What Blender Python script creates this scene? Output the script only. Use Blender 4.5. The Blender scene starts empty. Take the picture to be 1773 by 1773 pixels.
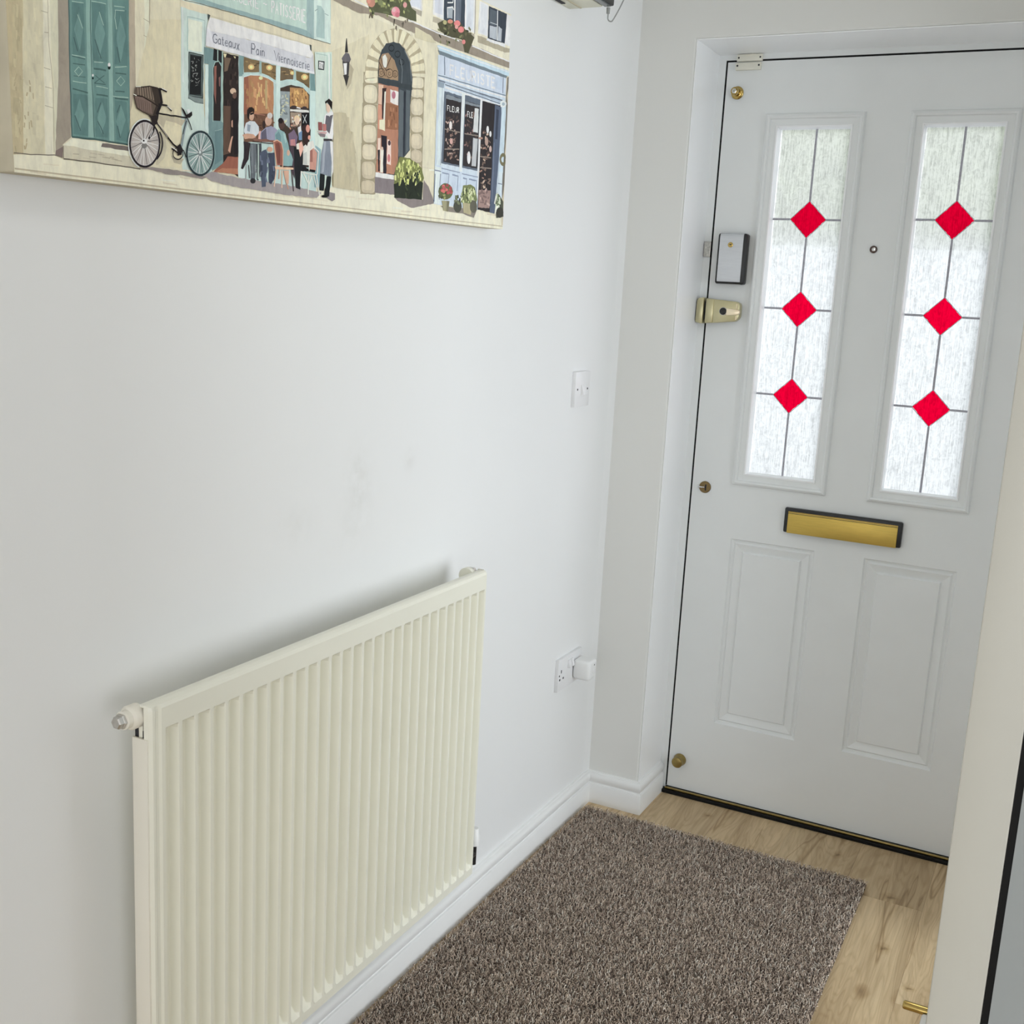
import bpy, bmesh, math, random
import numpy as np
from mathutils import Vector, Matrix

scene = bpy.context.scene
COL = scene.collection
PI = math.pi

# ------------------------------------------------------------------ camera
cd = bpy.data.cameras.new('camera')
cd.sensor_width = 36.0
cd.lens = 1940.88 / 1773.0 * 36.0
cd.shift_x = (886.5 - 887.776) / 1773.0
cd.shift_y = (894.174 - 886.5) / 1773.0
cd.clip_start = 0.02
cam = bpy.data.objects.new('camera', cd)
cam.location = (1.12313, -2.79115, 1.41161)
cam.rotation_euler = (math.radians(78.6646), math.radians(-2.9960), math.radians(27.3168))
COL.objects.link(cam)
scene.camera = cam

# ------------------------------------------------------------------ world, sun, lamps, exposure
world = bpy.data.worlds.new('sky')
scene.world = world
world.use_nodes = True
wn = world.node_tree.nodes
wn['Background'].inputs[0].default_value = (0.86, 0.93, 1.0, 1)
wn['Background'].inputs[1].default_value = 1.12

def lamp(name, kind, loc, target, energy, color, **kw):
    l = bpy.data.lights.new(name, kind)
    l.energy = energy
    l.color = color
    for k, v in kw.items():
        setattr(l, k, v)
    o = bpy.data.objects.new(name, l)
    o.location = loc
    d = Vector(target) - Vector(loc)
    o.rotation_euler = d.to_track_quat('-Z', 'Y').to_euler()
    COL.objects.link(o)
    return o

# hazy sun outside, to the right of the front door
lamp('hazy_sun', 'SUN', (4.6, 3.0, 3.0), (0.0, -0.5, 1.1), 3.0, (0.95, 0.97, 1.0), angle=math.radians(50))
# unseen side room daylight, through a doorway placed for it in the right wall
lamp('side_room_daylight', 'AREA', (3.30, -1.05, 1.05), (0.0, -0.60, 1.0), 50.0, (0.89, 0.945, 1.0), shape='RECTANGLE', size=1.7, size_y=1.9)
# added fill lamps beside and behind the viewpoint; no windows are built there
lamp('room_fill', 'AREA', (3.35, -3.9, 0.98), (0.0, -2.7, 0.85), 52.0, (0.955, 0.975, 1.0), shape='RECTANGLE', size=2.2, size_y=1.9)
lamp('rear_fill', 'AREA', (1.3, -5.7, 1.0), (0.8, 0.0, 0.6), 27.0, (0.96, 0.98, 1.0), shape='RECTANGLE', size=2.2, size_y=1.9)
# hall ceiling lamp
lamp('hall_ceiling_lamp', 'AREA', (0.78, -1.45, 2.36), (0.78, -1.45, 0.0), 2.4, (1.0, 0.99, 0.97), shape='DISK', size=0.45)

vs = scene.view_settings
vs.view_transform = 'Standard'
vs.look = 'None'
vs.exposure = 0.06
vs.gamma = 1.0
vs.use_curve_mapping = False
scene.render.engine = 'CYCLES'
scene.cycles.max_bounces = 12
scene.cycles.diffuse_bounces = 8
scene.cycles.transparent_max_bounces = 16
scene.cycles.caustics_refractive = False
scene.cycles.caustics_reflective = False

# ------------------------------------------------------------------ helpers
def lin(c):
    c = c / 255.0
    return c / 12.92 if c <= 0.04045 else ((c + 0.055) / 1.055) ** 2.4
def rgb(r, g, b):
    return (lin(r), lin(g), lin(b), 1.0)

class N:
    """small node-tree builder"""
    def __init__(self, name):
        self.m = bpy.data.materials.new(name)
        self.m.use_nodes = True
        self.t = self.m.node_tree
        self.b = self.t.nodes['Principled BSDF']
        self.out = self.t.nodes['Material Output']
    def n(self, kind, **kw):
        x = self.t.nodes.new(kind)
        for k, v in kw.items():
            setattr(x, k, v)
        return x
    def l(self, a, b):
        self.t.links.new(a, b)
    def coord(self, scale=(1, 1, 1), kind='Object'):
        tc = self.n('ShaderNodeTexCoord')
        mp = self.n('ShaderNodeMapping')
        mp.inputs['Scale'].default_value = scale
        self.l(tc.outputs[kind], mp.inputs[0])
        return mp.outputs[0]
    def noise(self, vec, scale, detail=4, rough=0.55, dist=0.0):
        x = self.n('ShaderNodeTexNoise')
        x.inputs['Scale'].default_value = scale
        x.inputs['Detail'].default_value = detail
        x.inputs['Roughness'].default_value = rough
        x.inputs['Distortion'].default_value = dist
        self.l(vec, x.inputs['Vector'])
        return x.outputs['Fac']
    def ramp(self, fac, stops):
        x = self.n('ShaderNodeValToRGB')
        e = x.color_ramp.elements
        while len(e) < len(stops):
            e.new(0.5)
        for k, (p, c) in enumerate(stops):
            e[k].position = p
            e[k].color = c
        self.l(fac, x.inputs[0])
        return x.outputs[0]
    def bump(self, h, strength, dist):
        x = self.n('ShaderNodeBump')
        x.inputs['Strength'].default_value = strength
        x.inputs['Distance'].default_value = dist
        self.l(h, x.inputs['Height'])
        self.l(x.outputs[0], self.b.inputs['Normal'])
        return x
    def mixc(self, fac, a, b, mode='MIX'):
        x = self.n('ShaderNodeMix', data_type='RGBA', blend_type=mode)
        for s, v in ((0, fac), (6, a), (7, b)):
            if hasattr(v, 'is_output'):
                self.l(v, x.inputs[s])
            else:
                x.inputs[s].default_value = v
        return x.outputs[2]
    def math(self, op, a, b=0.0, clamp=False):
        x = self.n('ShaderNodeMath', operation=op, use_clamp=clamp)
        for s, v in ((0, a), (1, b)):
            if hasattr(v, 'is_output'):
                self.l(v, x.inputs[s])
            else:
                x.inputs[s].default_value = v
        return x.outputs[0]

def plain(name, col, rough=0.5, metal=0.0, var=0.06, nscale=30.0, bump=0.0, spec=0.5, stretch=(1, 1, 1)):
    k = N(name)
    v = k.coord(stretch)
    f = k.noise(v, nscale, 3)
    dark = tuple(c * (1 - var) for c in col[:3]) + (1,)
    light = tuple(min(1, c * (1 + var)) for c in col[:3]) + (1,)
    k.l(k.ramp(f, [(0.3, dark), (0.7, light)]), k.b.inputs['Base Color'])
    k.b.inputs['Roughness'].default_value = rough
    k.b.inputs['Metallic'].default_value = metal
    k.b.inputs['Specular IOR Level'].default_value = spec
    if bump:
        k.bump(f, bump, 0.002)
    return k.m

WHITE = (0.835, 0.842, 0.842, 1)
M = {}
M['gloss_white'] = plain('white_gloss_paint', (0.83, 0.835, 0.83, 1), 0.32, var=0.01, nscale=8, spec=0.4)
M['door_white'] = plain('white_door_skin', (0.82, 0.84, 0.84, 1), 0.42, var=0.012, nscale=9, spec=0.35)
M['cream_enamel'] = plain('cream_radiator_enamel', (0.83, 0.82, 0.715, 1), 0.35, var=0.012, nscale=6, spec=0.4)
M['pale_enamel'] = plain('pale_cover_enamel', (0.80, 0.765, 0.67, 1), 0.4, var=0.01, nscale=6)
M['plastic'] = plain('white_moulded_plastic', (0.81, 0.81, 0.82, 1), 0.3, var=0.01, nscale=20)
M['cream_plastic'] = plain('cream_plastic', (0.74, 0.72, 0.58, 1), 0.38, var=0.02, nscale=20)
M['contact_plastic'] = plain('ivory_plastic', (0.80, 0.78, 0.68, 1), 0.4, var=0.02, nscale=40)
M['black'] = plain('black_rubber', (0.006, 0.006, 0.006, 1), 0.6, var=0.1, spec=0.2)
M['black_plastic'] = plain('black_plastic', (0.012, 0.012, 0.013, 1), 0.35, var=0.1)
M['dark_slot'] = plain('dark_recess', (0.02, 0.02, 0.025, 1), 0.7, var=0.1)
M['smoked'] = plain('smoked_flap', (0.10, 0.11, 0.11, 1), 0.15, var=0.05)
M['brass'] = plain('polished_brass', (0.50, 0.36, 0.12, 1), 0.20, 1.0, var=0.05, nscale=60)
M['old_brass'] = plain('dull_brass', (0.36, 0.27, 0.10, 1), 0.35, 1.0, var=0.12, nscale=80)
M['gold'] = plain('gold_anodised', (0.64, 0.455, 0.11, 1), 0.42, 0.75, var=0.06, nscale=25, stretch=(1, 1, 12))
M['pale_brass'] = plain('pale_brass_lacquer', (0.60, 0.55, 0.34, 1), 0.28, 0.75, var=0.04, nscale=30)
M['cream_brass'] = plain('pale_polished_brass', (0.95, 0.82, 0.60, 1), 0.3, 0.6, var=0.03)
M['silver'] = plain('brushed_silver', (0.66, 0.68, 0.71, 1), 0.38, 0.45, var=0.03, nscale=30, stretch=(1, 1, 10))
M['steel'] = plain('worn_steel', (0.55, 0.53, 0.50, 1), 0.35, 0.9, var=0.12, nscale=120)
M['chrome'] = plain('chrome', (0.7, 0.7, 0.7, 1), 0.12, 1.0, var=0.02)
M['lead'] = plain('grey_lead_came', (0.40, 0.40, 0.45, 1), 0.5, 0.05, var=0.15, nscale=200)
M['canvas_edge'] = plain('painted_canvas_edge', (0.55, 0.50, 0.38, 1), 0.85, var=0.12, nscale=14, spec=0.1)
M['grey_cable'] = plain('grey_cable_sheath', (0.34, 0.35, 0.34, 1), 0.5, var=0.03)
M['ground'] = plain('pale_paving', (0.72, 0.72, 0.70, 1), 0.9, var=0.06, nscale=3)
M['mat_backing'] = plain('mat_backing', (0.075, 0.06, 0.05, 1), 0.95, var=0.3, nscale=150)

def wall_mat(name, col, smudge=False):
    k = N(name)
    v = k.coord()
    f = k.noise(v, 2.2, 3, 0.5)
    base = k.ramp(f, [(0.3, tuple(c * 0.985 for c in col[:3]) + (1,)), (0.7, col)])
    if smudge:
        # faint scuffs on the paint above the radiator
        tc = k.n('ShaderNodeTexCoord')
        tot = None
        for (y, z, ry, rz, s) in ((-1.175, 1.085, 0.035, 0.05, 0.9), (-1.165, 1.04, 0.05, 0.05, 0.6), (-1.005, 1.09, 0.018, 0.02, 0.9), (-1.345, 1.02, 0.05, 0.03, 0.55), (-1.19, 0.98, 0.06, 0.05, 0.3)):
            mp = k.n('ShaderNodeMapping')
            mp.inputs['Location'].default_value = (0, -y / ry, -z / rz)
            mp.inputs['Scale'].default_value = (0, 1 / ry, 1 / rz)
            k.l(tc.outputs['Object'], mp.inputs[0])
            ln = k.n('ShaderNodeVectorMath', operation='LENGTH')
            k.l(mp.outputs[0], ln.inputs[0])
            g = k.math('SUBTRACT', 1.0, k.math('MULTIPLY', ln.outputs['Value'], 0.55), True)
            g = k.math('MULTIPLY', k.math('MULTIPLY', g, g), s)
            tot = g if tot is None else k.math('ADD', tot, g)
        tot = k.math('MULTIPLY', tot, k.ramp(k.noise(v, 22, 5, 0.65), [(0.35, (0, 0, 0, 1)), (0.7, (1, 1, 1, 1))]))
        tot = k.math('MULTIPLY', tot, 0.30, True)
        base = k.mixc(tot, base, (0.42, 0.40, 0.34, 1))
    k.l(base, k.b.inputs['Base Color'])
    k.b.inputs['Roughness'].default_value = 0.65
    k.b.inputs['Specular IOR Level'].default_value = 0.25
    k.bump(k.noise(v, 240, 3), 0.05, 0.001)
    return k.m
M['wall'] = wall_mat('white_emulsion', WHITE)
M['wall_warm_shaded'] = wall_mat('shade_dimmed_emulsion', (0.775, 0.775, 0.75, 1))  # end wall tone lowered and warmed, its shade put into the colour
M['lining'] = plain('lit_reveal_and_bead_white', (0.92, 0.93, 0.94, 1), 0.3, var=0.006, nscale=6, spec=0.45)  # extra white paints light onto the reveal; also the white of the beads
M['wall_scuffed'] = wall_mat('white_emulsion_scuffed', WHITE, True)
M['shade_grey_wall'] = wall_mat('shade_grey_emulsion', (0.345, 0.365, 0.36, 1))  # grey puts the shade of the wall end into its colour
M['ceiling'] = plain('ceiling_white', (0.8, 0.8, 0.78, 1), 0.8, var=0.01)

def oak():
    k = N('pale_oak_laminate')
    oi = k.n('ShaderNodeObjectInfo')
    tc = k.n('ShaderNodeTexCoord')
    off = k.n('ShaderNodeVectorMath', operation='ADD')
    sc = k.n('ShaderNodeVectorMath', operation='SCALE')
    cmb = k.n('ShaderNodeCombineXYZ')
    for i in range(3):
        k.l(oi.outputs['Random'], cmb.inputs[i])
    k.l(cmb.outputs[0], sc.inputs[0])
    sc.inputs['Scale'].default_value = 37.0
    k.l(tc.outputs['Object'], off.inputs[0])
    k.l(sc.outputs[0], off.inputs[1])
    mp = k.n('ShaderNodeMapping')
    mp.inputs['Scale'].default_value = (9.0, 1.3, 1)
    k.l(off.outputs[0], mp.inputs[0])
    big = k.noise(mp.outputs[0], 1.0, 3, 0.5, 0.6)
    # cathedral grain: contour lines of a stretched noise field
    rings = k.math('FRACT', k.math('MULTIPLY', big, 26.0))
    rings = k.math('ABSOLUTE', k.math('SUBTRACT', rings, 0.5))
    mp2 = k.n('ShaderNodeMapping')
    mp2.inputs['Scale'].default_value = (120.0, 5.0, 1)
    k.l(off.outputs[0], mp2.inputs[0])
    fine = k.noise(mp2.outputs[0], 1.0, 5, 0.6)
    tone = k.ramp(big, [(0.30, rgb(176, 152, 118)), (0.55, rgb(206, 183, 148)), (0.75, rgb(219, 198, 164))])
    ring_c = k.ramp(rings, [(0.0, (0.80, 0.76, 0.70, 1)), (0.30, (1, 1, 1, 1))])
    c = k.mixc(0.62, tone, ring_c, 'MULTIPLY')
    fine_c = k.ramp(fine, [(0.3, (0.74, 0.70, 0.64, 1)), (0.62, (1.04, 1.03, 1.0, 1))])
    c = k.mixc(0.75, c, fine_c, 'MULTIPLY')
    # knots and cracks
    vo = k.n('ShaderNodeTexVoronoi', feature='F1')
    mp3 = k.n('ShaderNodeMapping')
    mp3.inputs['Scale'].default_value = (7.0, 3.6, 1)
    k.l(off.outputs[0], mp3.inputs[0])
    wob = k.n('ShaderNodeVectorMath', operation='ADD')
    nz = k.n('ShaderNodeTexNoise')
    nz.inputs['Scale'].default_value = 6.0
    k.l(mp3.outputs[0], nz.inputs['Vector'])
    s2 = k.n('ShaderNodeVectorMath', operation='SCALE')
    s2.inputs['Scale'].default_value = 0.10
    k.l(nz.outputs['Color'], s2.inputs[0])
    k.l(mp3.outputs[0], wob.inputs[0]); k.l(s2.outputs[0], wob.inputs[1])
    k.l(wob.outputs[0], vo.inputs['Vector'])
    vo.inputs['Scale'].default_value = 1.15
    knot = k.ramp(vo.outputs['Distance'], [(0.03, (0.40, 0.34, 0.27, 1)), (0.09, (0.68, 0.61, 0.52, 1)), (0.17, (1, 1, 1, 1))])
    c = k.mixc(0.8, c, knot, 'MULTIPLY')
    mp4 = k.n('ShaderNodeMapping')
    mp4.inputs['Scale'].default_value = (16.0, 1.6, 1)
    mp4.inputs['Rotation'].default_value = (0, 0, 0.10)
    k.l(off.outputs[0], mp4.inputs[0])
    cr = k.noise(mp4.outputs[0], 1.0, 2, 0.4, 0.8)
    crack = k.math('ABSOLUTE', k.math('SUBTRACT', cr, 0.62))
    crack_c = k.ramp(crack, [(0.0, (0.45, 0.38, 0.30, 1)), (0.008, (0.72, 0.66, 0.58, 1)), (0.022, (1, 1, 1, 1))])
    c = k.mixc(0.7, c, crack_c, 'MULTIPLY')
    # larger knots of the boards in view, with their halo of bent grain
    for (kx, ky, ka, kb) in ((0.858, -0.091, 0.030, 0.026), (0.881, -0.333, 0.022, 0.030), (0.955, -0.462, 0.020, 0.014), (0.335, 0.090, 0.020, 0.022), (0.700, 0.060, 0.016, 0.030)):
        mk = k.n('ShaderNodeMapping')
        mk.inputs['Location'].default_value = (-kx / ka, -ky / kb, 0)
        mk.inputs['Scale'].default_value = (1 / ka, 1 / kb, 0)
        k.l(tc.outputs['Object'], mk.inputs[0])
        wk = k.n('ShaderNodeVectorMath', operation='ADD')
        nk = k.n('ShaderNodeTexNoise'); nk.inputs['Scale'].default_value = 1.4
        k.l(mk.outputs[0], nk.inputs['Vector'])
        k.l(mk.outputs[0], wk.inputs[0]); k.l(nk.outputs['Color'], wk.inputs[1])
        lk_ = k.n('ShaderNodeVectorMath', operation='LENGTH')
        sk_ = k.n('ShaderNodeVectorMath', operation='SUBTRACT'); sk_.inputs[1].default_value = (0.5, 0.5, 0.5)
        k.l(wk.outputs[0], sk_.inputs[0]); k.l(sk_.outputs[0], lk_.inputs[0])
        kc = k.ramp(lk_.outputs['Value'], [(0.10, (0.42, 0.36, 0.28, 1)), (0.26, (0.62, 0.56, 0.47, 1)), (0.42, (0.82, 0.78, 0.71, 1)), (0.60, (0.90, 0.87, 0.82, 1)), (0.95, (1, 1, 1, 1))])
        c = k.mixc(0.9, c, kc, 'MULTIPLY')
    hv = k.n('ShaderNodeHueSaturation')
    k.l(c, hv.inputs['Color'])
    k.l(k.math('ADD', 0.93, k.math('MULTIPLY', oi.outputs['Random'], 0.14)), hv.inputs['Value'])
    k.l(hv.outputs[0], k.b.inputs['Base Color'])
    k.b.inputs['Roughness'].default_value = 0.42
    k.b.inputs['Specular IOR Level'].default_value = 0.35
    k.bump(fine, 0.12, 0.0006)
    return k.m
M['oak'] = oak()

def glass(name, tint, streak, blur=0.75, clear=0.55, gloss=0.04):
    """rain-streak obscured glass: scatters daylight, shows the outside only as blurred tints"""
    k = N(name)
    v = k.coord((380.0, 1.0, 22.0))
    s = k.noise(v, 1.0, 4, 0.6, 0.4)
    v2 = k.coord((95.0, 1.0, 75.0))
    s2 = k.noise(v2, 1.0, 3, 0.6, 1.2)
    h = k.math('ADD', k.math('MULTIPLY', s, 0.7), k.math('MULTIPLY', s2, 0.5))
    bp = k.n('ShaderNodeBump')
    bp.inputs['Strength'].default_value = 0.8
    bp.inputs['Distance'].default_value = 0.002
    k.l(h, bp.inputs['Height'])
    tr = k.n('ShaderNodeBsdfTranslucent')
    tp = k.n('ShaderNodeBsdfTransparent')
    gl = k.n('ShaderNodeBsdfGlossy')
    gl.inputs['Roughness'].default_value = 0.15
    lo = tuple(c * (1 - streak) for c in tint[:3]) + (1,)
    col = k.ramp(h, [(0.42, lo), (0.66, tint)])
    k.l(col, tr.inputs[0])
    k.l(col, tp.inputs[0])
    k.l(bp.outputs[0], tr.inputs['Normal'])
    k.l(bp.outputs[0], gl.inputs['Normal'])
    rf = k.n('ShaderNodeBsdfRefraction')
    rf.inputs['Roughness'].default_value = 0.38
    rf.inputs['IOR'].default_value = 1.12
    k.l(col, rf.inputs[0])
    k.l(bp.outputs[0], rf.inputs['Normal'])
    m0 = k.n('ShaderNodeMixShader'); m0.inputs[0].default_value = blur
    k.l(tp.outputs[0], m0.inputs[1]); k.l(rf.outputs[0], m0.inputs[2])
    m1 = k.n('ShaderNodeMixShader'); m1.inputs[0].default_value = clear
    k.l(tr.outputs[0], m1.inputs[1]); k.l(m0.outputs[0], m1.inputs[2])
    m2 = k.n('ShaderNodeMixShader'); m2.inputs[0].default_value = gloss
    k.l(m1.outputs[0], m2.inputs[1]); k.l(gl.outputs[0], m2.inputs[2])
    k.l(m2.outputs[0], k.out.inputs['Surface'])
    return k.m
M['glass'] = glass('rain_textured_glass', (0.985, 0.985, 0.985, 1), 0.36)
M['red_glass'] = glass('red_film_glass', (1.0, 0.0, 0.20, 1), 0.02, 0.0, 0.90, 0.0)

def painted():
    k = N('printed_canvas')
    at = k.n('ShaderNodeAttribute', attribute_name='ink')
    v = k.coord((1, 1, 1))
    f = k.noise(v, 90.0, 4, 0.6)
    f2 = k.noise(v, 17.0, 3, 0.6)
    g = k.math('ADD', 0.80, k.math('MULTIPLY', k.math('ADD', f, k.math('MULTIPLY', f2, 1.2)), 0.182))
    hv = k.n('ShaderNodeHueSaturation')
    k.l(at.outputs['Color'], hv.inputs['Color'])
    k.l(g, hv.inputs['Value'])
    hv.inputs['Saturation'].default_value = 0.80
    # dry brush marks: warm / cool drift inside each flat of colour
    v3 = k.coord((1, 30.0, 9.0))
    br = k.noise(v3, 2.6, 5, 0.7, 0.5)
    drift = k.ramp(br, [(0.32, (0.80, 0.79, 0.80, 1)), (0.5, (0.94, 0.94, 0.94, 1)), (0.70, (1.05, 1.03, 1.0, 1))])
    k.l(k.mixc(0.85, hv.outputs[0], drift, 'MULTIPLY'), k.b.inputs['Base Color'])
    k.b.inputs['Roughness'].default_value = 0.8
    k.b.inputs['Specular IOR Level'].default_value = 0.12
    return k.m
M['print'] = painted()

def pile_mat():
    k = N('twist_pile_yarn')
    at = k.n('ShaderNodeAttribute', attribute_name='yarn')
    k.l(at.outputs['Color'], k.b.inputs['Base Color'])
    k.b.inputs['Roughness'].default_value = 0.95
    k.b.inputs['Specular IOR Level'].default_value = 0.05
    return k.m
M['pile'] = pile_mat()
M['leaf'] = plain('hedge_leaf', (0.50, 0.54, 0.30, 1), 0.6, var=0.4, nscale=4)

class MB:
    """collects shapes into one bmesh"""
    def __init__(self):
        self.bm = bmesh.new()
    def box(self, x0, x1, y0, y1, z0, z1, bevel=0.0, seg=2):
        b = bmesh.new()
        vs_ = [b.verts.new((x, y, z)) for x in (x0, x1) for y in (y0, y1) for z in (z0, z1)]
        for q in ((0, 1, 3, 2), (4, 6, 7, 5), (0, 4, 5, 1), (2, 3, 7, 6), (0, 2, 6, 4), (1, 5, 7, 3)):
            b.faces.new([vs_[i] for i in q])
        if bevel:
            bmesh.ops.bevel(b, geom=b.edges[:], offset=bevel, segments=seg, affect='EDGES', profile=0.5)
        self.merge(b)
        return self
    def merge(self, b, mat=None):
        if mat is not None:
            b.transform(mat)
        me = bpy.data.meshes.new('tmp')
        b.to_mesh(me)
        b.free()
        self.bm.from_mesh(me)
        bpy.data.meshes.remove(me)
    def lathe(self, prof, n=24, axis='Y', origin=(0, 0, 0), sign=1):
        """prof: (distance along axis, radius)"""
        b = bmesh.new()
        rings_ = []
        for d, r in prof:
            ring = []
            for i in range(n):
                a = 2 * PI * i / n
                c, s = r * math.cos(a), r * math.sin(a)
                p = {'Y': (c, sign * d, s), 'X': (sign * d, c, s), 'Z': (c, s, sign * d)}[axis]
                ring.append(b.verts.new(Vector(p) + Vector(origin)))
            rings_.append(ring)
        for k in range(len(rings_) - 1):
            for i in range(n):
                b.faces.new((rings_[k][i], rings_[k][(i + 1) % n], rings_[k + 1][(i + 1) % n], rings_[k + 1][i]))
        b.faces.new(rings_[0])
        b.faces.new(rings_[-1][::-1])
        bmesh.ops.recalc_face_normals(b, faces=b.faces[:])
        self.merge(b)
        return self
    def tube(self, pts, r, n=10):
        b = bmesh.new()
        pts = [Vector(p) for p in pts]
        prev = None
        up = Vector((0.13, 0.31, 0.94))
        for i, p in enumerate(pts):
            d = (pts[min(i + 1, len(pts) - 1)] - pts[max(i - 1, 0)]).normalized()
            a = d.cross(up).normalized()
            c = d.cross(a)
            ring = [b.verts.new(p + r * (math.cos(2 * PI * k / n) * a + math.sin(2 * PI * k / n) * c)) for k in range(n)]
            if prev:
                for k in range(n):
                    b.faces.new((prev[k], prev[(k + 1) % n], ring[(k + 1) % n], ring[k]))
            else:
                b.faces.new(ring)
            prev = ring
        b.faces.new(prev[::-1])
        bmesh.ops.recalc_face_normals(b, faces=b.faces[:])
        self.merge(b)
        return self
    def prism(self, pts, axis, a, c, bevel=0.0):
        """polygon in the two other axes, extruded along axis from a to c"""
        b = bmesh.new()
        def P(u, v, w):
            return {'X': (w, u, v), 'Y': (u, w, v), 'Z': (u, v, w)}[axis]
        lo = [b.verts.new(P(u, v, a)) for u, v in pts]
        hi = [b.verts.new(P(u, v, c)) for u, v in pts]
        n = len(pts)
        b.faces.new(lo)
        b.faces.new(hi[::-1])
        for i in range(n):
            b.faces.new((lo[i], hi[i], hi[(i + 1) % n], lo[(i + 1) % n]))
        bmesh.ops.recalc_face_normals(b, faces=b.faces[:])
        if bevel:
            bmesh.ops.bevel(b, geom=b.edges[:], offset=bevel, segments=2, affect='EDGES', profile=0.5)
        self.merge(b)
        return self
    def nested(self, x0, x1, z0, z1, y, prof, cap=True):
        """concentric rectangles on a wall facing -Y; prof: (inset, depth into the wall)"""
        b = bmesh.new()
        rs = []
        for i, d in prof:
            rs.append([b.verts.new((px, y + d, pz)) for px, pz in ((x0 + i, z0 + i), (x1 - i, z0 + i), (x1 - i, z1 - i), (x0 + i, z1 - i))])
        for k in range(len(rs) - 1):
            for i in range(4):
                j = (i + 1) % 4
                b.faces.new((rs[k][i], rs[k][j], rs[k + 1][j], rs[k + 1][i]))
        if cap:
            b.faces.new(rs[-1])
        self.merge(b)
        return self
    def quad(self, *p):
        self.bm.faces.new([self.bm.verts.new(q) for q in p])
        return self
    def build(self, name, mat, parent=None, smooth=False, auto=True, sharp=38):
        me = bpy.data.meshes.new(name)
        self.bm.to_mesh(me)
        self.bm.free()
        o = bpy.data.objects.new(name, me)
        me.materials.append(mat)
        COL.objects.link(o)
        if parent is not None:
            o.parent = parent
            o.matrix_parent_inverse = Matrix.Translation(-parent_loc(parent))
        if smooth:
            try:
                me.shade_auto_smooth = True
            except Exception:
                pass
            for p in me.polygons:
                p.use_smooth = True
            if auto:
                me.set_sharp_from_angle(angle=math.radians(sharp))
        return o

def parent_loc(p):
    # meshes are built in world coordinates; only Empties carry a location
    return Vector(p.location) if p.type == 'EMPTY' else Vector((0, 0, 0))

def tag(o, label, cat, group=None, kind=None):
    o['label'] = label
    o['category'] = cat
    if group:
        o['group'] = group
    if kind:
        o['kind'] = kind
    return o

def struct(o, label, cat):
    return tag(o, label, cat, kind='structure')

def thing(name, loc, label, cat, kind=None):
    o = bpy.data.objects.new(name, None)
    o.empty_display_size = 0.05
    o.location = loc
    COL.objects.link(o)
    return tag(o, label, cat, kind=kind)

# ------------------------------------------------------------------ room shell
XO0, XO1, ZO = 0.1533, 1.041, 2.0421      # opening of the front door
D = 0.1846                                # depth of the door plane behind the front wall
XR = 1.1225                               # right hall wall
HC = 2.42

w = MB()
w.quad((0, -6, 0), (0, -0.036, 0), (0, -0.036, HC), (0, -6, HC))
w.quad((0, -0.036, 0), (0.0045, -0.0, 0), (0.0045, -0.0, HC), (0, -0.036, HC))
w.quad((-0.1, -6, 0), (-0.1, -6, HC), (-0.1, 0.26, HC), (-0.1, 0.26, 0))
w.quad((0, -6, 0), (0, -6, HC), (-0.1, -6, HC), (-0.1, -6, 0))
struct(w.build('wall_left', M['wall_scuffed']), 'long white painted wall with faint grey scuffs above the radiator', 'wall')

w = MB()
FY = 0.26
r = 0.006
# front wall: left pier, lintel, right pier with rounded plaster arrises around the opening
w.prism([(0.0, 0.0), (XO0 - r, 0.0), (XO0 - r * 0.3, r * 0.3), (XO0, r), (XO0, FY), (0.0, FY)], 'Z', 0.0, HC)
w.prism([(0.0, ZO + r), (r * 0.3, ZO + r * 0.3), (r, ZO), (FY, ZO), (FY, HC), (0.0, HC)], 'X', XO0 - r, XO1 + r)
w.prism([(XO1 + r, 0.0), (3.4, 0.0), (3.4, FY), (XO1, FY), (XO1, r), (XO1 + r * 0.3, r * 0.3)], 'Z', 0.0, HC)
struct(w.build('wall_front', M['wall_warm_shaded']), 'white end wall with the deep reveal around the front door', 'wall')

w = MB()
w.box(XR, XR + 0.1, -1.92, -1.24, 0, HC)
w.box(XR, XR + 0.1, -0.26, 0.0, 0, HC)
w.box(XR, XR + 0.1, -1.24, -0.26, 2.02, HC)
struct(w.build('wall_right', M['wall']), 'white right wall of the hall with a doorway, hidden behind the open inner door', 'wall')
w = MB()
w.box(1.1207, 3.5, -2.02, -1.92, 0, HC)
struct(w.build('wall_end', M['shade_grey_wall']), 'wall end at the right edge of the picture, its shade painted grey', 'wall')
w = MB()
w.box(3.5, 3.6, -6, 0, 0, HC)
struct(w.build('wall_side', M['wall']), 'white wall of the adjoining room out of view', 'wall')
w = MB()
w.box(-0.1, 3.6, -6.1, -6.0, 0, HC)
struct(w.build('wall_back', M['wall']), 'white wall behind the viewpoint', 'wall')
w = MB()
w.box(-0.1, 3.6, -6.1, 0.26, HC, HC + 0.1)
struct(w.build('ceiling', M['ceiling']), 'flat white ceiling of the hallway', 'ceiling')

# added lining boards, their extra white stands for light on the reveal
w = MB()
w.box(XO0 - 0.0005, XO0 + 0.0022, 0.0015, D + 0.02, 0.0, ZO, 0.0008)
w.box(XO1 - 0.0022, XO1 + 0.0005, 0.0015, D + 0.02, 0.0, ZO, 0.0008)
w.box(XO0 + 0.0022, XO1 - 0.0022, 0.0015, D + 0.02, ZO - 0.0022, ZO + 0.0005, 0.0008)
struct(w.build('trim_3', M['lining']), 'added lining of the front door reveal, whitened to paint in its light', 'door lining')

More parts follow.
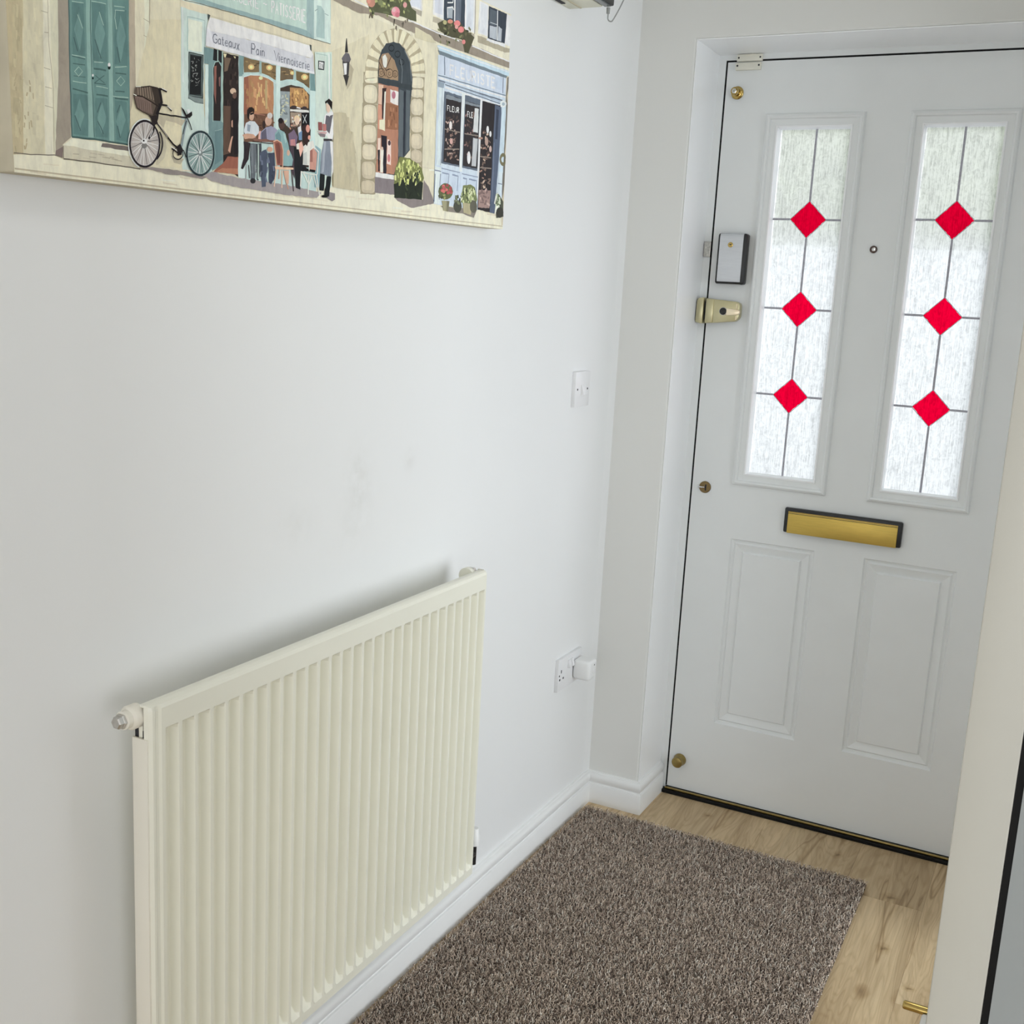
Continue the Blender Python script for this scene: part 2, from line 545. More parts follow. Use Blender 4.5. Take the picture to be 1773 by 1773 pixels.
# floor with planks
w = MB()
w.box(-0.1, 3.6, -6.1, 0.26, -0.06, -0.009)
floor = w.build('floor', M['mat_backing'])
struct(floor, 'pale oak laminate floor of long knotty planks', 'floor')
def plank_mesh(x0, x1, y0, y1):
    g = 0.00012
    b = bmesh.new()
    e = 0.0006
    x0 += g; x1 -= g; y0 += g; y1 -= g
    lo = [b.verts.new(p) for p in ((x0, y0, -0.009), (x1, y0, -0.009), (x1, y1, -0.009), (x0, y1, -0.009))]
    mi = [b.verts.new(p) for p in ((x0, y0, -e * 0.5), (x1, y0, -e * 0.5), (x1, y1, -e * 0.5), (x0, y1, -e * 0.5))]
    to = [b.verts.new(p) for p in ((x0 + e, y0 + e, 0), (x1 - e, y0 + e, 0), (x1 - e, y1 - e, 0), (x0 + e, y1 - e, 0))]
    for A, B in ((lo, mi), (mi, to)):
        for i in range(4):
            j = (i + 1) % 4
            b.faces.new((A[i], A[j], B[j], B[i]))
    b.faces.new(to)
    me = bpy.data.meshes.new('plank')
    b.to_mesh(me)
    b.free()
    me.materials.append(M['oak'])
    return me
PW = 0.190
edge = 0.937                              # a seam just left of the open inner door
cols = []
x = edge
while x > 0.0:
    cols.append((max(x - PW, 0.0), x)); x -= PW
x = edge
while x < 3.5:
    cols.append((x, min(x + PW, 3.5))); x += PW
rnd = random.Random(7)
for ci, (xa, xb) in enumerate(sorted(cols)):
    if ci % 2 == 0:
        cuts = [0.215, -0.115, -1.40, -2.68, -3.96, -5.2, -6.0]
    else:
        cuts = [0.215, -0.53, -1.81, -3.09, -4.37, -6.0]
    if xa > 1.3:
        continue
    for a, c in zip(cuts[1:], cuts[:-1]):
        if a < -4.5:
            continue
        o = bpy.data.objects.new('plank', plank_mesh(xa, xb, a, c))
        COL.objects.link(o)
        o.parent = floor

# skirting boards (torus profile)
SK = [(0.0, 0.0), (0.018, 0.0), (0.018, 0.0555), (0.0165, 0.0575), (0.0125, 0.0585), (0.0118, 0.0605), (0.0140, 0.0640), (0.0162, 0.0700), (0.0164, 0.0770), (0.0145, 0.0825),
      (0.0108, 0.0860), (0.0072, 0.0868), (0.0068, 0.0885), (0.0050, 0.0900), (0.0, 0.0905)]
def skirting(name, path, label):
    """path: list of (point, mitre direction per unit offset)"""
    b = bmesh.new()
    rings_ = []
    for (px, py), (nx, ny) in path:
        rings_.append([b.verts.new((px + nx * d, py + ny * d, z)) for d, z in SK])
    n = len(SK)
    for A, B in zip(rings_, rings_[1:]):
        for i in range(n):
            b.faces.new((A[i], A[(i + 1) % n], B[(i + 1) % n], B[i]))
    b.faces.new(rings_[0]); b.faces.new(rings_[-1][::-1])
    bmesh.ops.recalc_face_normals(b, faces=b.faces[:])
    m_ = MB(); m_.merge(b)
    return struct(m_.build(name, M['gloss_white'], smooth=True), label, 'skirting board')
skirting('baseboard_left', [((0, -5.9), (1, 0)), ((0, -0.0), (1, -1))], 'white torus skirting board along the long wall under the radiator')
skirting('baseboard_front', [((0, 0), (1, -1)), ((XO0, 0), (1, -1))], 'short white skirting board on the pier left of the front door')
skirting('baseboard_reveal', [((XO0, 0), (1, -1)), ((XO0, D - 0.012), (1, 0))], 'short white skirting board inside the front door reveal')

# ------------------------------------------------------------------ front door frame and threshold
XL, XRD, ZB, ZT = 0.1792, 1.0152, 0.0150, 2.0218
gap = 0.0046
tr = MB()
FF = D - 0.001
tr.box(XO0, XL - gap, FF, 0.26, 0.0, ZO)
tr.box(XRD + gap, XO1, FF, 0.26, 0.0, ZO)
tr.box(XL - gap, XRD + gap, FF, 0.26, ZT + gap, ZO)
frame = tr.build('trim_1', M['door_white'])
struct(frame, 'white door frame set flush around the front door', 'door frame')
# black weather seal seen in the gap
s = MB()
s.box(XL - gap, XL + 0.004, D + 0.0008, D + 0.02, ZB, ZT)
s.box(XRD - 0.004, XRD + gap, D + 0.0008, D + 0.02, ZB, ZT)
s.box(XL - gap, XRD + gap, D + 0.0008, D + 0.02, ZT - 0.002, ZT + gap)
s.build('weather_seal', M['black'], frame)
# keep of the upper lock on the frame
k = MB()
k.box(0.1565, 0.1755, FF - 0.004, FF, 1.5305, 1.5705, 0.001)
keep = k.build('strike_plate', M['steel'], frame, True)
k = MB()
k.box(0.1585, 0.1735, FF - 0.0045, FF - 0.0035, 1.534, 1.567, 0.0)
k.build('strike_recess', plain('worn_paint_on_steel', (0.55, 0.54, 0.50, 1), 0.6, 0.0, var=0.3, nscale=160), keep)
# staple of the night latch on the frame
k = MB()
k.prism([(0.1770, 1.4237), (0.1620, 1.4215), (0.1585, 1.416), (0.1575, 1.362), (0.1600, 1.3570), (0.1770, 1.3545)], 'Y', FF - 0.030, FF, 0.002)
k.build('latch_staple', M['pale_brass'], frame, True)
# upper half of the alarm contact with its wires
k = MB()
k.box(0.2045, 0.2705, FF - 0.009, FF, 2.0215, 2.0385, 0.0012)
c_up = k.build('alarm_contact', M['contact_plastic'], frame, True)
k = MB()
for xx in (0.2095, 0.2655):
    k.lathe([(0.0, 0.0022), (0.0008, 0.0022)], 12, 'Y', (xx, FF - 0.009, 2.030), -1)
k.build('screw', M['dark_slot'], c_up)
for off in (0.0, 0.006):
    k = MB()
    k.tube([(0.2435 + off, FF - 0.004, 2.0375), (0.240 + off, FF - 0.007, 2.041), (0.230, FF - 0.008, 2.0440 - off * 0.3), (0.212, FF - 0.006, 2.0435), (0.195, FF - 0.004, 2.0415)], 0.0013, 8)
    k.build('contact_wire', M['contact_plastic'], c_up, True)

th = MB()
th.box(XO0, XO1, D - 0.022, 0.255, -0.009, 0.0095, 0.002)
thr = th.build('trim_2', M['black'])
struct(thr, 'black threshold bar with a thin brass strip under the front door', 'threshold')
t2 = MB()
t2.box(XL - 0.002, XO1, D - 0.014, D - 0.006, 0.0095, 0.0150, 0.0015)
t2.build('brass_strip', M['old_brass'], thr, True)

# ------------------------------------------------------------------ front door
door = thing('door_1', (XL, D, ZB), 'white panelled front door with two leaded glass panes and brass fittings', 'door', kind='structure')
G1, G2, GB, GT = (0.2928, 0.5437), (0.6500, 0.8993), 0.9275, 1.8924    # outer edges of the glazing mouldings
P1, P2, PB, PT = (0.3020, 0.5314), (0.6600, 0.8894), 0.2375, 0.7767    # pressed panels
lf = MB()
xs = [XL, G1[0], P1[0], P1[1], G1[1], G2[0], P2[0], P2[1], G2[1], XRD]
zs = [ZB, PB, PT, GB, GT, ZT]
for i in range(len(xs) - 1):
    for j in range(len(zs) - 1):
        x0, x1, z0, z1 = xs[i], xs[i + 1], zs[j], zs[j + 1]
        cx, cz = (x0 + x1) / 2, (z0 + z1) / 2
        if GB < cz < GT and (G1[0] < cx < G1[1] or G2[0] < cx < G2[1]):
            continue
        if PB < cz < PT and (P1[0] < cx < P1[1] or P2[0] < cx < P2[1]):
            continue
        lf.quad((x0, D, z0), (x1, D, z0), (x1, D, z1), (x0, D, z1))
        lf.quad((x0, D + 0.044, z0), (x0, D + 0.044, z1), (x1, D + 0.044, z1), (x1, D + 0.044, z0))
for (a, b_) in (P1, P2):
    lf.nested(a, b_, PB, PT, D, [(0.0, 0.0), (0.0035, 0.0062), (0.009, 0.0075), (0.0135, 0.0030), (0.034, 0.0095), (0.0375, 0.0030)])
    lf.quad((a, D + 0.044, PB), (a, D + 0.044, PT), (b_, D + 0.044, PT), (b_, D + 0.044, PB))
for (x0, x1, z0, z1) in ((XL, XL, ZB, ZT), (XRD, XRD, ZB, ZT)):
    lf.quad((x0, D, z0), (x0, D, z1), (x0, D + 0.044, z1), (x0, D + 0.044, z0))
lf.quad((XL, D, ZT), (XRD, D, ZT), (XRD, D + 0.044, ZT), (XL, D + 0.044, ZT))
lf.quad((XL, D, ZB), (XL, D + 0.044, ZB), (XRD, D + 0.044, ZB), (XRD, D, ZB))
for g in (G1, G2):
    for xx in g:
        lf.quad((xx, D, GB), (xx, D, GT), (xx, D + 0.044, GT), (xx, D + 0.044, GB))
    for zz in (GB, GT):
        lf.quad((g[0], D, zz), (g[1], D, zz), (g[1], D + 0.044, zz), (g[0], D + 0.044, zz))
bmesh.ops.remove_doubles(lf.bm, verts=lf.bm.verts[:], dist=1e-5)
lf.build('door_leaf', M['door_white'], door)

DIAM = {0: [(0.4200, 1.6335), (0.4200, 1.4055), (0.4195, 1.1785)], 1: [(0.7758, 1.6385), (0.7758, 1.4070), (0.7740, 1.1785)]}
GY = D + 0.025
for gi, g in enumerate((G1, G2)):
    m_ = MB()
    m_.nested(g[0], g[1], GB, GT, D, [(0.0, 0.004), (0.0, -0.003), (0.003, -0.0100), (0.008, -0.0130), (0.0125, -0.0110), (0.0145, -0.0050), (0.0295, -0.0040), (0.0295, 0.020)], cap=False)
    gfr = m_.build('glazing_frame', M['door_white'], door)
    m_ = MB()
    m_.nested(g[0], g[1], GB, GT, D, [(0.0293, 0.004), (0.0293, -0.0062), (0.0300, -0.0075), (0.0332, -0.0078), (0.0345, -0.0045), (0.0352, 0.004), (0.0356, 0.0235), (0.0356, 0.036)], cap=False)
    m_.build('glazing_bead', M['lining'], gfr)
    i = 0.033
    pn = MB()
    pn.quad((g[0] + i, GY, GB + i), (g[1] - i, GY, GB + i), (g[1] - i, GY, GT - i), (g[0] + i, GY, GT - i))
    pane = pn.build('glass_pane', M['glass'], door)
    pane['label'] = 'rain textured obscured glass with leading and three red diamonds'
    cx = DIAM[gi][0][0]
    hw = 0.0465
    # lead cames: vertical and horizontal runs between the diamonds
    L = MB()
    w2 = 0.0027
    zc = [z for _, z in DIAM[gi]]
    stops = [GT - i] + [q for z in zc for q in (z + hw, z - hw)] + [GB + i]
    for a, b_ in zip(stops[0::2], stops[1::2]):
        L.box(cx - w2, cx + w2, GY - 0.0022, GY - 0.0002, b_, a, 0.0008, 1)
    for z in zc:
        L.box(g[0] + i, cx - hw, GY - 0.0022, GY - 0.0002, z - w2, z + w2, 0.0008, 1)
        L.box(cx + hw, g[1] - i, GY - 0.0022, GY - 0.0002, z - w2, z + w2, 0.0008, 1)
    lead = L.build('lead_strip', M['lead'], pane)
    lead['kind'] = 'stuff'
    for z in zc:
        dm = MB()
        e = 0.003
        rnd2 = random.Random(int(z * 1000) + gi)
        pts = []
        for q in range(4):
            a0, a1 = q * PI / 2, (q + 1) * PI / 2
            p0 = Vector((math.cos(a0), math.sin(a0))) * (hw - 0.001)
            p1 = Vector((math.cos(a1), math.sin(a1))) * (hw - 0.001)
            for t in range(14):
                p = p0.lerp(p1, t / 14.0)
                nrm = Vector((p0.y - p1.y, p1.x - p0.x)).normalized() * -1
                jit = 0.0 if t == 0 else rnd2.uniform(-0.0016, 0.0016)
                pts.append((cx + p.x - nrm.x * jit * 0.2, z + p.y + jit))
        dm.prism(pts, 'Y', GY - 0.0016, GY - 0.0004)
        red = dm.build('red_diamond', M['red_glass'], pane)
        red['label'] = 'red diamond of coloured glass'
        # lead outline of the diamond
        oc = MB()
        ww = 0.0016
        for q in range(4):
            a0, a1 = q * PI / 2, (q + 1) * PI / 2
            p0 = Vector((cx + math.cos(a0) * hw, 0, z + math.sin(a0) * hw)); p1 = Vector((cx + math.cos(a1) * hw, 0, z + math.sin(a1) * hw))
            d_ = (p1 - p0).normalized()
            nn = Vector((-d_.z, 0, d_.x)) * ww * 0.5
            yy = Vector((0, GY - 0.0019, 0)); y2 = Vector((0, GY - 0.0003, 0))
            b = bmesh.new()
            v8 = [b.verts.new(p) for p in (p0 + nn + yy, p0 - nn + yy, p1 - nn + yy, p1 + nn + yy, p0 + nn + y2, p0 - nn + y2, p1 - nn + y2, p1 + nn + y2)]
            for f_ in ((0, 1, 2, 3), (4, 7, 6, 5), (0, 4, 5, 1), (2, 6, 7, 3), (1, 5, 6, 2), (0, 3, 7, 4)):
                b.faces.new([v8[t] for t in f_])
            oc.merge(b)
        oc.build('lead_border', M['lead'], pane)

# letterbox
lb = MB()
lb.box(0.4446, 0.7482, D - 0.013, D, 0.8180, 0.8855, 0.004)
lbo = lb.build('letterbox', M['black_plastic'], door, True)
lbo['label'] = 'gold letterbox flap in a black surround'
lb = MB()
lb.box(0.4555, 0.7375, D - 0.0175, D - 0.012, 0.8180, 0.8765, 0.0015)
lb.build('letterbox_flap', M['gold'], lbo, True)
lb = MB()
lb.box(0.4555, 0.7375, D - 0.0180, D - 0.0172, 0.8735, 0.8770, 0.0003)
lb.build('flap_rib', M['brass'], lbo)
lb = MB()
lb.box(0.4555, 0.7375, D - 0.0178, D - 0.0172, 0.8710, 0.8722, 0.0)
lb.build('flap_groove', M['dark_slot'], lbo)

# peephole
pv = MB()
pv.lathe([(0.0, 0.0092), (0.003, 0.0092), (0.0042, 0.0078), (0.0042, 0.0060)], 24, 'Y', (0.5965, D, 1.5625), -1)
pe = pv.build('peephole', plain('dark_bronze', (0.10, 0.07, 0.06, 1), 0.25, 0.9, var=0.05), door, True)
pv = MB()
pv.lathe([(0.0, 0.0055), (0.0015, 0.0045), (0.0022, 0.002)], 16, 'Y', (0.5975, D - 0.0040, 1.5625), -1)
pv.build('lens', M['chrome'], pe, True)

# brass rack bolts (top and bottom) and the mid key turn
def bolt(x, z, mat, name):
    q = MB()
    q.lathe([(0.0, 0.0162), (0.003, 0.0162), (0.0048, 0.0145), (0.006, 0.0095), (0.012, 0.0085), (0.018, 0.0095), (0.024, 0.0105), (0.0285, 0.0100), (0.030, 0.0085)], 28, 'Y', (x, D, z), -1)
    return q.build(name, mat, door, True)
b1 = bolt(0.2110, 1.9460, M['brass'], 'bolt_knob')
b1['label'] = 'polished brass bolt knob near the door top'
q = MB()
q.lathe([(0.0, 0.0072), (0.0012, 0.0066), (0.0016, 0.004)], 6, 'Y', (0.2110, D - 0.0300, 1.9460), -1)
q.build('key_socket', M['chrome'], b1)
q = MB()
q.lathe([(0.0, 0.0185), (0.003, 0.0185), (0.010, 0.0150), (0.016, 0.0135), (0.022, 0.0150), (0.027, 0.0160), (0.030, 0.0140), (0.0315, 0.009)], 28, 'Y', (0.2120, D, 0.1030), -1)
b3 = q.build('bolt_knob', M['old_brass'], door, True)
b3['label'] = 'tarnished brass bolt knob at the door foot'
q = MB()
q.lathe([(0.0, 0.0165), (0.0025, 0.0165), (0.004, 0.0150), (0.0045, 0.008)], 28, 'Y', (0.2163, D, 0.9100), -1)
kh = q.build('key_escutcheon', plain('bronzed_brass', (0.24, 0.17, 0.08, 1), 0.3, 1.0, var=0.12), door, True)
q = MB()
q.box(0.1985, 0.2180, D - 0.0120, D - 0.0040, 0.9085, 0.9125, 0.0015)
q.build('key_turn', M['chrome'], kh, True)
q = MB()
q.box(0.2170, 0.2210, D - 0.0052, D - 0.0040, 0.9010, 0.9180, 0.0)
q.build('key_slot', M['dark_slot'], kh)

# silver lock case
lk = MB()
lk.box(0.2012, 0.2800, D - 0.0295, D, 1.4610, 1.5915, 0.006, 3)
lock = lk.build('lock_case', M['black_plastic'], door, True)
lock['label'] = 'silver lock cover with black sides'
lk = MB()
lk.prism([(1.4600, D - 0.0020), (1.4600, D - 0.0230), (1.4640, D - 0.0285), (1.4720, D - 0.0310), (1.5810, D - 0.0310), (1.5890, D - 0.0285), (1.5930, D - 0.0230), (1.5930, D - 0.0020)], 'X', 0.2075, 0.2705)
b = lk.bm
for v_ in b.verts:
    v_.co = (v_.co.x, v_.co.z, v_.co.y)
bmesh.ops.recalc_face_normals(b, faces=b.faces[:])
lk.build('lock_cover', M['silver'], lock, True)
lk = MB()
lk.lathe([(0.0, 0.0068), (0.0010, 0.0068), (0.0014, 0.0055)], 24, 'Y', (0.2370, D - 0.0310, 1.5620), -1)
cy = lk.build('lock_cylinder', M['brass'], lock, True)
lk = MB()
lk.box(0.2352, 0.2400, D - 0.0336, D - 0.0322, 1.5610, 1.5630, 0.0)
lk.build('keyhole', M['dark_slot'], lock)

# night latch
nl = MB()
nl.prism([(0.1815, 1.4218), (0.2000, 1.4205), (0.2640, 1.4165), (0.2725, 1.4125), (0.2750, 1.4050), (0.2750, 1.3790), (0.2725, 1.3725), (0.2640, 1.3650), (0.2000, 1.3575), (0.1815, 1.3560)], 'Y', D - 0.0240, D, 0.002)
latch = nl.build('night_latch', M['pale_brass'], door, True)
latch['label'] = 'pale brass night latch with black button'
nl = MB()
nl.box(0.1825, 0.2035, D - 0.0268, D - 0.0230, 1.3585, 1.4195, 0.0012)
nl.build('latch_cheek', M['pale_brass'], latch, True)
nl = MB()
nl.box(0.1778, 0.1812, D - 0.0200, D - 0.0020, 1.3650, 1.4140, 0.0005)
nl.build('latch_bolt', M['dark_slot'], latch)
nl = MB()
nl.lathe([(0.0, 0.0108), (0.0025, 0.0108), (0.0030, 0.0095)], 28, 'Y', (0.2315, D - 0.0240, 1.3900), -1)
ring_ = nl.build('button_ring', M['steel'], latch, True)
nl = MB()
nl.lathe([(0.0, 0.0094), (0.0030, 0.0092), (0.0036, 0.0080)], 28, 'Y', (0.2315, D - 0.0255, 1.3900), -1)
nl.build('snib_button', M['black_plastic'], latch, True)
nl = MB()
nl.prism([(0.2430, 1.3990), (0.2740, 1.3965), (0.2780, 1.3930), (0.2780, 1.3855), (0.2740, 1.3820), (0.2430, 1.3790)], 'Y', D - 0.0380, D - 0.0230, 0.0022)
nl.build('turn_lever', M['cream_brass'], latch, True)
nl = MB()
nl.box(0.2655, 0.2685, D - 0.0262, D - 0.0235, 1.3690, 1.3800, 0.0008)
nl.box(0.2655, 0.2685, D - 0.0262, D - 0.0235, 1.3985, 1.4110, 0.0008)
nl.build('latch_ridge', M['cream_brass'], latch)

# lower half of the alarm contact
k = MB()
k.box(0.2020, 0.2685, D - 0.0090, D, 2.0005, 2.0185, 0.0012)
c_lo = k.build('contact_magnet', M['contact_plastic'], door, True)
k = MB()
for xx in (0.2070, 0.2632):
    k.lathe([(0.0, 0.0024), (0.0008, 0.0024)], 12, 'Y', (xx, D - 0.0090, 2.0110), -1)
k.build('screw', M['dark_slot'], c_lo)

# ------------------------------------------------------------------ outside
g = MB()
g.box(-6, 8, 0.30, 16, -0.2, -0.12)
struct(g.build('ground', M['ground']), 'pale paving outside, blurred by the door glass', 'paving')
gw = MB()
gw.box(-7.0, 4.0, 7.6, 7.8, -0.12, 1.95)
struct(gw.build('wall_garden', plain('white_render', (0.80, 0.80, 0.78, 1), 0.9, var=0.05, nscale=2)), 'white garden wall across the drive, blurred by the door glass', 'wall')
hd = bmesh.new()
rnd = random.Random(11)
for i in range(1500):
    c = Vector((rnd.uniform(-6.0, 3.0), rnd.uniform(8.0, 8.6), rnd.uniform(1.6, 4.6)))
    a = Vector((rnd.uniform(-1, 1), rnd.uniform(-1, 1), rnd.uniform(-1, 1))).normalized() * 0.15
    b_ = a.cross(Vector((rnd.uniform(-1, 1), rnd.uniform(-1, 1), rnd.uniform(-1, 1)))).normalized() * 0.08
    hd.faces.new([hd.verts.new(c + a), hd.verts.new(c + b_), hd.verts.new(c - a), hd.verts.new(c - b_)])
hm = MB(); hm.merge(hd)
hm.box(-6.0, 3.0, 8.3, 8.5, -0.12, 3.6)
he = hm.build('hedge', M['leaf'])
tag(he, 'tall green hedge across the drive, seen as a blur through the door glass', 'hedge', kind='stuff')

# ------------------------------------------------------------------ inner door standing open on the right
DX0, DX1, DY = 1.0815, 1.1160, -2.020
d2 = thing('door_2', (DX0, DY, 0.008), 'cream edge of the open inner door standing in the right foreground', 'door', kind='structure')
b = MB()
b.box(DX0, DX1, DY, DY + 0.726, 0.008, 1.990, 0.0015)
b.build('door_leaf', plain('cream_door_paint', (0.56, 0.545, 0.48, 1), 0.4, var=0.012, nscale=7), d2, True)
b = MB()
b.box(DX1, DX1 + 0.0049, DY + 0.0005, DY + 0.022, 0.008, 1.990)
b.build('dark_gap_strip', M['black'], d2)  # solid black strip stands in for the dark gap beside the leaf
HY, HZ = DY + 0.060, 0.8940
b = MB()
b.box(DX0 - 0.0065, DX0, HY - 0.042, HY - 0.004, HZ - 0.10, HZ + 0.0005, 0.002)
pl = b.build('handle_plate', M['gloss_white'], d2, True)
b = MB()
b.lathe([(0.0, 0.0034), (0.0195, 0.0034), (0.0205, 0.0030), (0.0210, 0.0022)], 20, 'X', (DX0, HY, HZ), -1)
h = b.build('door_handle', M['brass'], d2, True)
h['label'] = 'small round brass handle bar'

# ------------------------------------------------------------------ radiator
RX, RY0, RY1, RZ0, RZ1 = 0.0920, -1.7660, -0.8410, 0.1815, 0.8560
rad = thing('radiator', (0.08, -1.30, RZ0), 'cream ribbed panel radiator hung on the long white wall', 'radiator')
b = bmesh.new()
# pressed front panel: height field over (y, z)
pitch = 0.0308
nr = 29
y_first = -1.7372
def prof_y():
    ys = [(RY0, 0.010), (RY0 + 0.002, 0.004), (RY0 + 0.006, 0.0), (RY0 + 0.010, 0.0), (RY0 + 0.0135, 0.0025), (RY0 + 0.0185, 0.0025), (RY0 + 0.022, 0.0)]
    for i in range(nr):
        a = y_first + i * pitch
        ys += [(a, 0.0), (a + 0.0014, 'r0.12'), (a + 0.0045, 'r0.92'), (a + 0.0062, 'r1'), (a + 0.0180, 'r1'), (a + 0.0198, 'r0.92'), (a + 0.0238, 'r0.12'), (a + 0.0252, 'r0')]
    ys += [(RY1 - 0.0040, 0.0), (RY1 - 0.0015, 0.003), (RY1, 0.008), (RY1, 0.0235)]
    return ys
ys = prof_y()
zrows = [(RZ0, 0.010, 0.0), (RZ0 + 0.002, 0.004, 0.0), (RZ0 + 0.006, 0.0, 0.0), (RZ0 + 0.022, 0.0, 0.0), (RZ0 + 0.030, 0.0, 0.55), (RZ0 + 0.040, 0.0, 1.0),
         (RZ1 - 0.052, 0.0, 1.0), (RZ1 - 0.045, 0.0, 0.9), (RZ1 - 0.0400, 0.0, 0.25), (RZ1 - 0.0375, 0.0, 0.0), (RZ1 - 0.0365, 0.0, 0.0), (RZ1 - 0.0085, 0.0, 0.0), (RZ1 - 0.0080, 0.0, 0.0), (RZ1 - 0.0030, 0.0025, 0.0), (RZ1 - 0.0010, 0.005, 0.0), (RZ1, 0.0085, 0.0)]
grid = []
for z, dz, k in zrows:
    row = []
    for y, v in ys:
        if isinstance(v, str):
            dep = float(v[1:]) * 0.0150 * k
        else:
            dep = v
        row.append(b.verts.new((RX - max(dep, dz), y, z)))
    grid.append(row)
for A, B in zip(grid, grid[1:]):
    for i in range(len(A) - 1):
        b.faces.new((A[i], A[i + 1], B[i + 1], B[i]))
m_ = MB(); m_.merge(b)
m_.build('front_panel', M['cream_enamel'], rad, True, sharp=24)
m_ = MB()
m_.box(RX - 0.024, RX - 0.0157, RY0 + 0.004, RY1 - 0.004, RZ0 + 0.004, RZ1 - 0.004, 0.002)
m_.build('back_panel', M['cream_enamel'], rad, True)
m_ = MB()
m_.box(RX - 0.0185, RX - 0.0075, RY0 + 0.001, RY1 - 0.001, RZ1 - 0.0045, RZ1 - 0.0005, 0.0015)
m_.box(RX - 0.0235, RX - 0.0195, RY0 + 0.001, RY1 - 0.001, RZ1 - 0.0075, RZ1 - 0.0025, 0.0012)
m_.build('top_seam', M['cream_enamel'], rad, True)
m_ = MB()
m_.box(RX - 0.030, RX - 0.004, RY0 - 0.001, RY0 + 0.003, RZ0 + 0.006, RZ1 - 0.0470, 0.0006)
sp = m_.build('side_panel', M['pale_enamel'], rad, True)
m_ = MB()
m_.box(RX - 0.030, RX - 0.006, RY0 + 0.0045, RY0 + 0.030, RZ1 - 0.0700, RZ1 - 0.0380)
m_.build('corner_recess', M['dark_slot'], rad)
m_ = MB()
m_.lathe([(0.0, 0.0165), (0.014, 0.0165), (0.016, 0.0150), (0.018, 0.0125), (0.026, 0.0125), (0.027, 0.0110)], 28, 'Y', (RX - 0.027, RY0 + 0.006, RZ1 - 0.0180), -1)
boss = m_.build('end_boss', M['pale_enamel'], rad, True)
m_ = MB()
m_.lathe([(0.0, 0.0105), (0.004, 0.0105), (0.0045, 0.0092), (0.010, 0.0088), (0.0115, 0.0070)], 6, 'Y', (RX - 0.027, RY0 - 0.0205, RZ1 - 0.0180), -1)
bp_ = m_.build('bleed_plug', M['steel'], boss)
m_ = MB()
m_.lathe([(0.0, 0.0165), (0.012, 0.0165), (0.014, 0.0150), (0.018, 0.0125)], 28, 'Y', (RX - 0.034, RY1 - 0.0300, RZ1 - 0.0110), 1)
b2 = m_.build('end_boss', M['cream_enamel'], rad, True)
m_ = MB()
m_.lathe([(0.0, 0.0125), (0.009, 0.0125), (0.010, 0.0105)], 6, 'Y', (RX - 0.034, RY1 - 0.0120, RZ1 - 0.0090), 1)
m_.build('blanking_plug', M['steel'], b2)
# lockshield valve beyond the far end
m_ = MB()
m_.lathe([(0.0, 0.0120), (0.022, 0.0120), (0.024, 0.0105), (0.036, 0.0095), (0.038, 0.0080)], 24, 'Z', (RX - 0.0170, RY1 + 0.0300, 0.2360), 1)
vc = m_.build('valve_cap', M['gloss_white'], rad, True)
m_ = MB()
m_.lathe([(0.0, 0.0062), (0.052, 0.0062)], 20, 'Z', (RX - 0.0170, RY1 + 0.0300, 0.1900), 1)
m_.lathe([(0.0, 0.0070), (0.038, 0.0070)], 20, 'Y', (RX - 0.0170, RY1 - 0.0080, 0.2150), 1)
vb = m_.build('valve_body', M['black_plastic'], rad, True)
m_ = MB()
m_.lathe([(0.0, 0.0060), (0.074, 0.0060)], 18, 'X', (0.0005, RY1 + 0.0300, 0.2080), 1)
m_.build('supply_pipe', M['black_plastic'], rad, True)
# wall brackets
for yy in (RY0 + 0.16, RY1 - 0.16):
    m_ = MB()
    m_.box(0.0005, RX - 0.024, yy - 0.014, yy + 0.014, RZ0 + 0.05, RZ1 - 0.10, 0.001)
    m_.build('wall_bracket', M['pale_enamel'], rad)

# ------------------------------------------------------------------ light switch
SY, SZ = -0.2763, 1.2276
sw = thing('light_switch', (0.0, SY + 0.043, SZ - 0.043), 'square white single light switch on the long wall near the front door', 'switch')
m_ = MB()
m_.box(0.0, 0.0100, SY, SY + 0.086, SZ - 0.086, SZ, 0.0010, 2)
m_.build('switch_plate', M['plastic'], sw, True)
m_ = MB()
m_.prism([(0.0090, SZ - 0.0330), (0.0125, SZ - 0.0320), (0.0190, SZ - 0.0560), (0.0090, SZ - 0.0570)], 'Y', SY + 0.0330, SY + 0.0580, 0.0008)
m_.build('rocker', M['plastic'], sw, True)
for yy in (SY + 0.0130, SY + 0.0730):
    m_ = MB()
    m_.lathe([(0.0, 0.0026), (0.0006, 0.0026)], 14, 'X', (0.0099, yy, SZ - 0.043), 1)
    m_.build('screw', M['dark_slot'], sw)

# ------------------------------------------------------------------ double socket with smart plug
OY, OZ = -0.2702, 0.4880
so = thing('double_socket', (0.0, OY + 0.073, OZ - 0.043), 'white double wall socket low on the long wall with its left outlet free', 'socket')
m_ = MB()
m_.box(0.0, 0.0095, OY, OY + 0.146, OZ - 0.086, OZ, 0.0010, 2)
m_.build('socket_plate', M['plastic'], so, True)
for yy in (OY + 0.0572, OY + 0.0742):
    m_ = MB()
    m_.prism([(0.0088, OZ - 0.0130), (0.0130, OZ - 0.0130), (0.0175, OZ - 0.0330), (0.0088, OZ - 0.0340)], 'Y', yy, yy + 0.0140, 0.0008)
    m_.build('rocker', M['plastic'], so, True)
m_ = MB()
m_.box(0.0090, 0.0099, OY + 0.0170, OY + 0.0210, OZ - 0.0380, OZ - 0.0295)
m_.build('earth_slot', M['dark_slot'], so)
for yy in (OY + 0.0115, OY + 0.0330):
    m_ = MB()
    m_.box(0.0090, 0.0099, yy - 0.0030, yy + 0.0030, OZ - 0.0570, OZ - 0.0520)
    m_.build('pin_slot', M['dark_slot'], so)
m_ = MB()
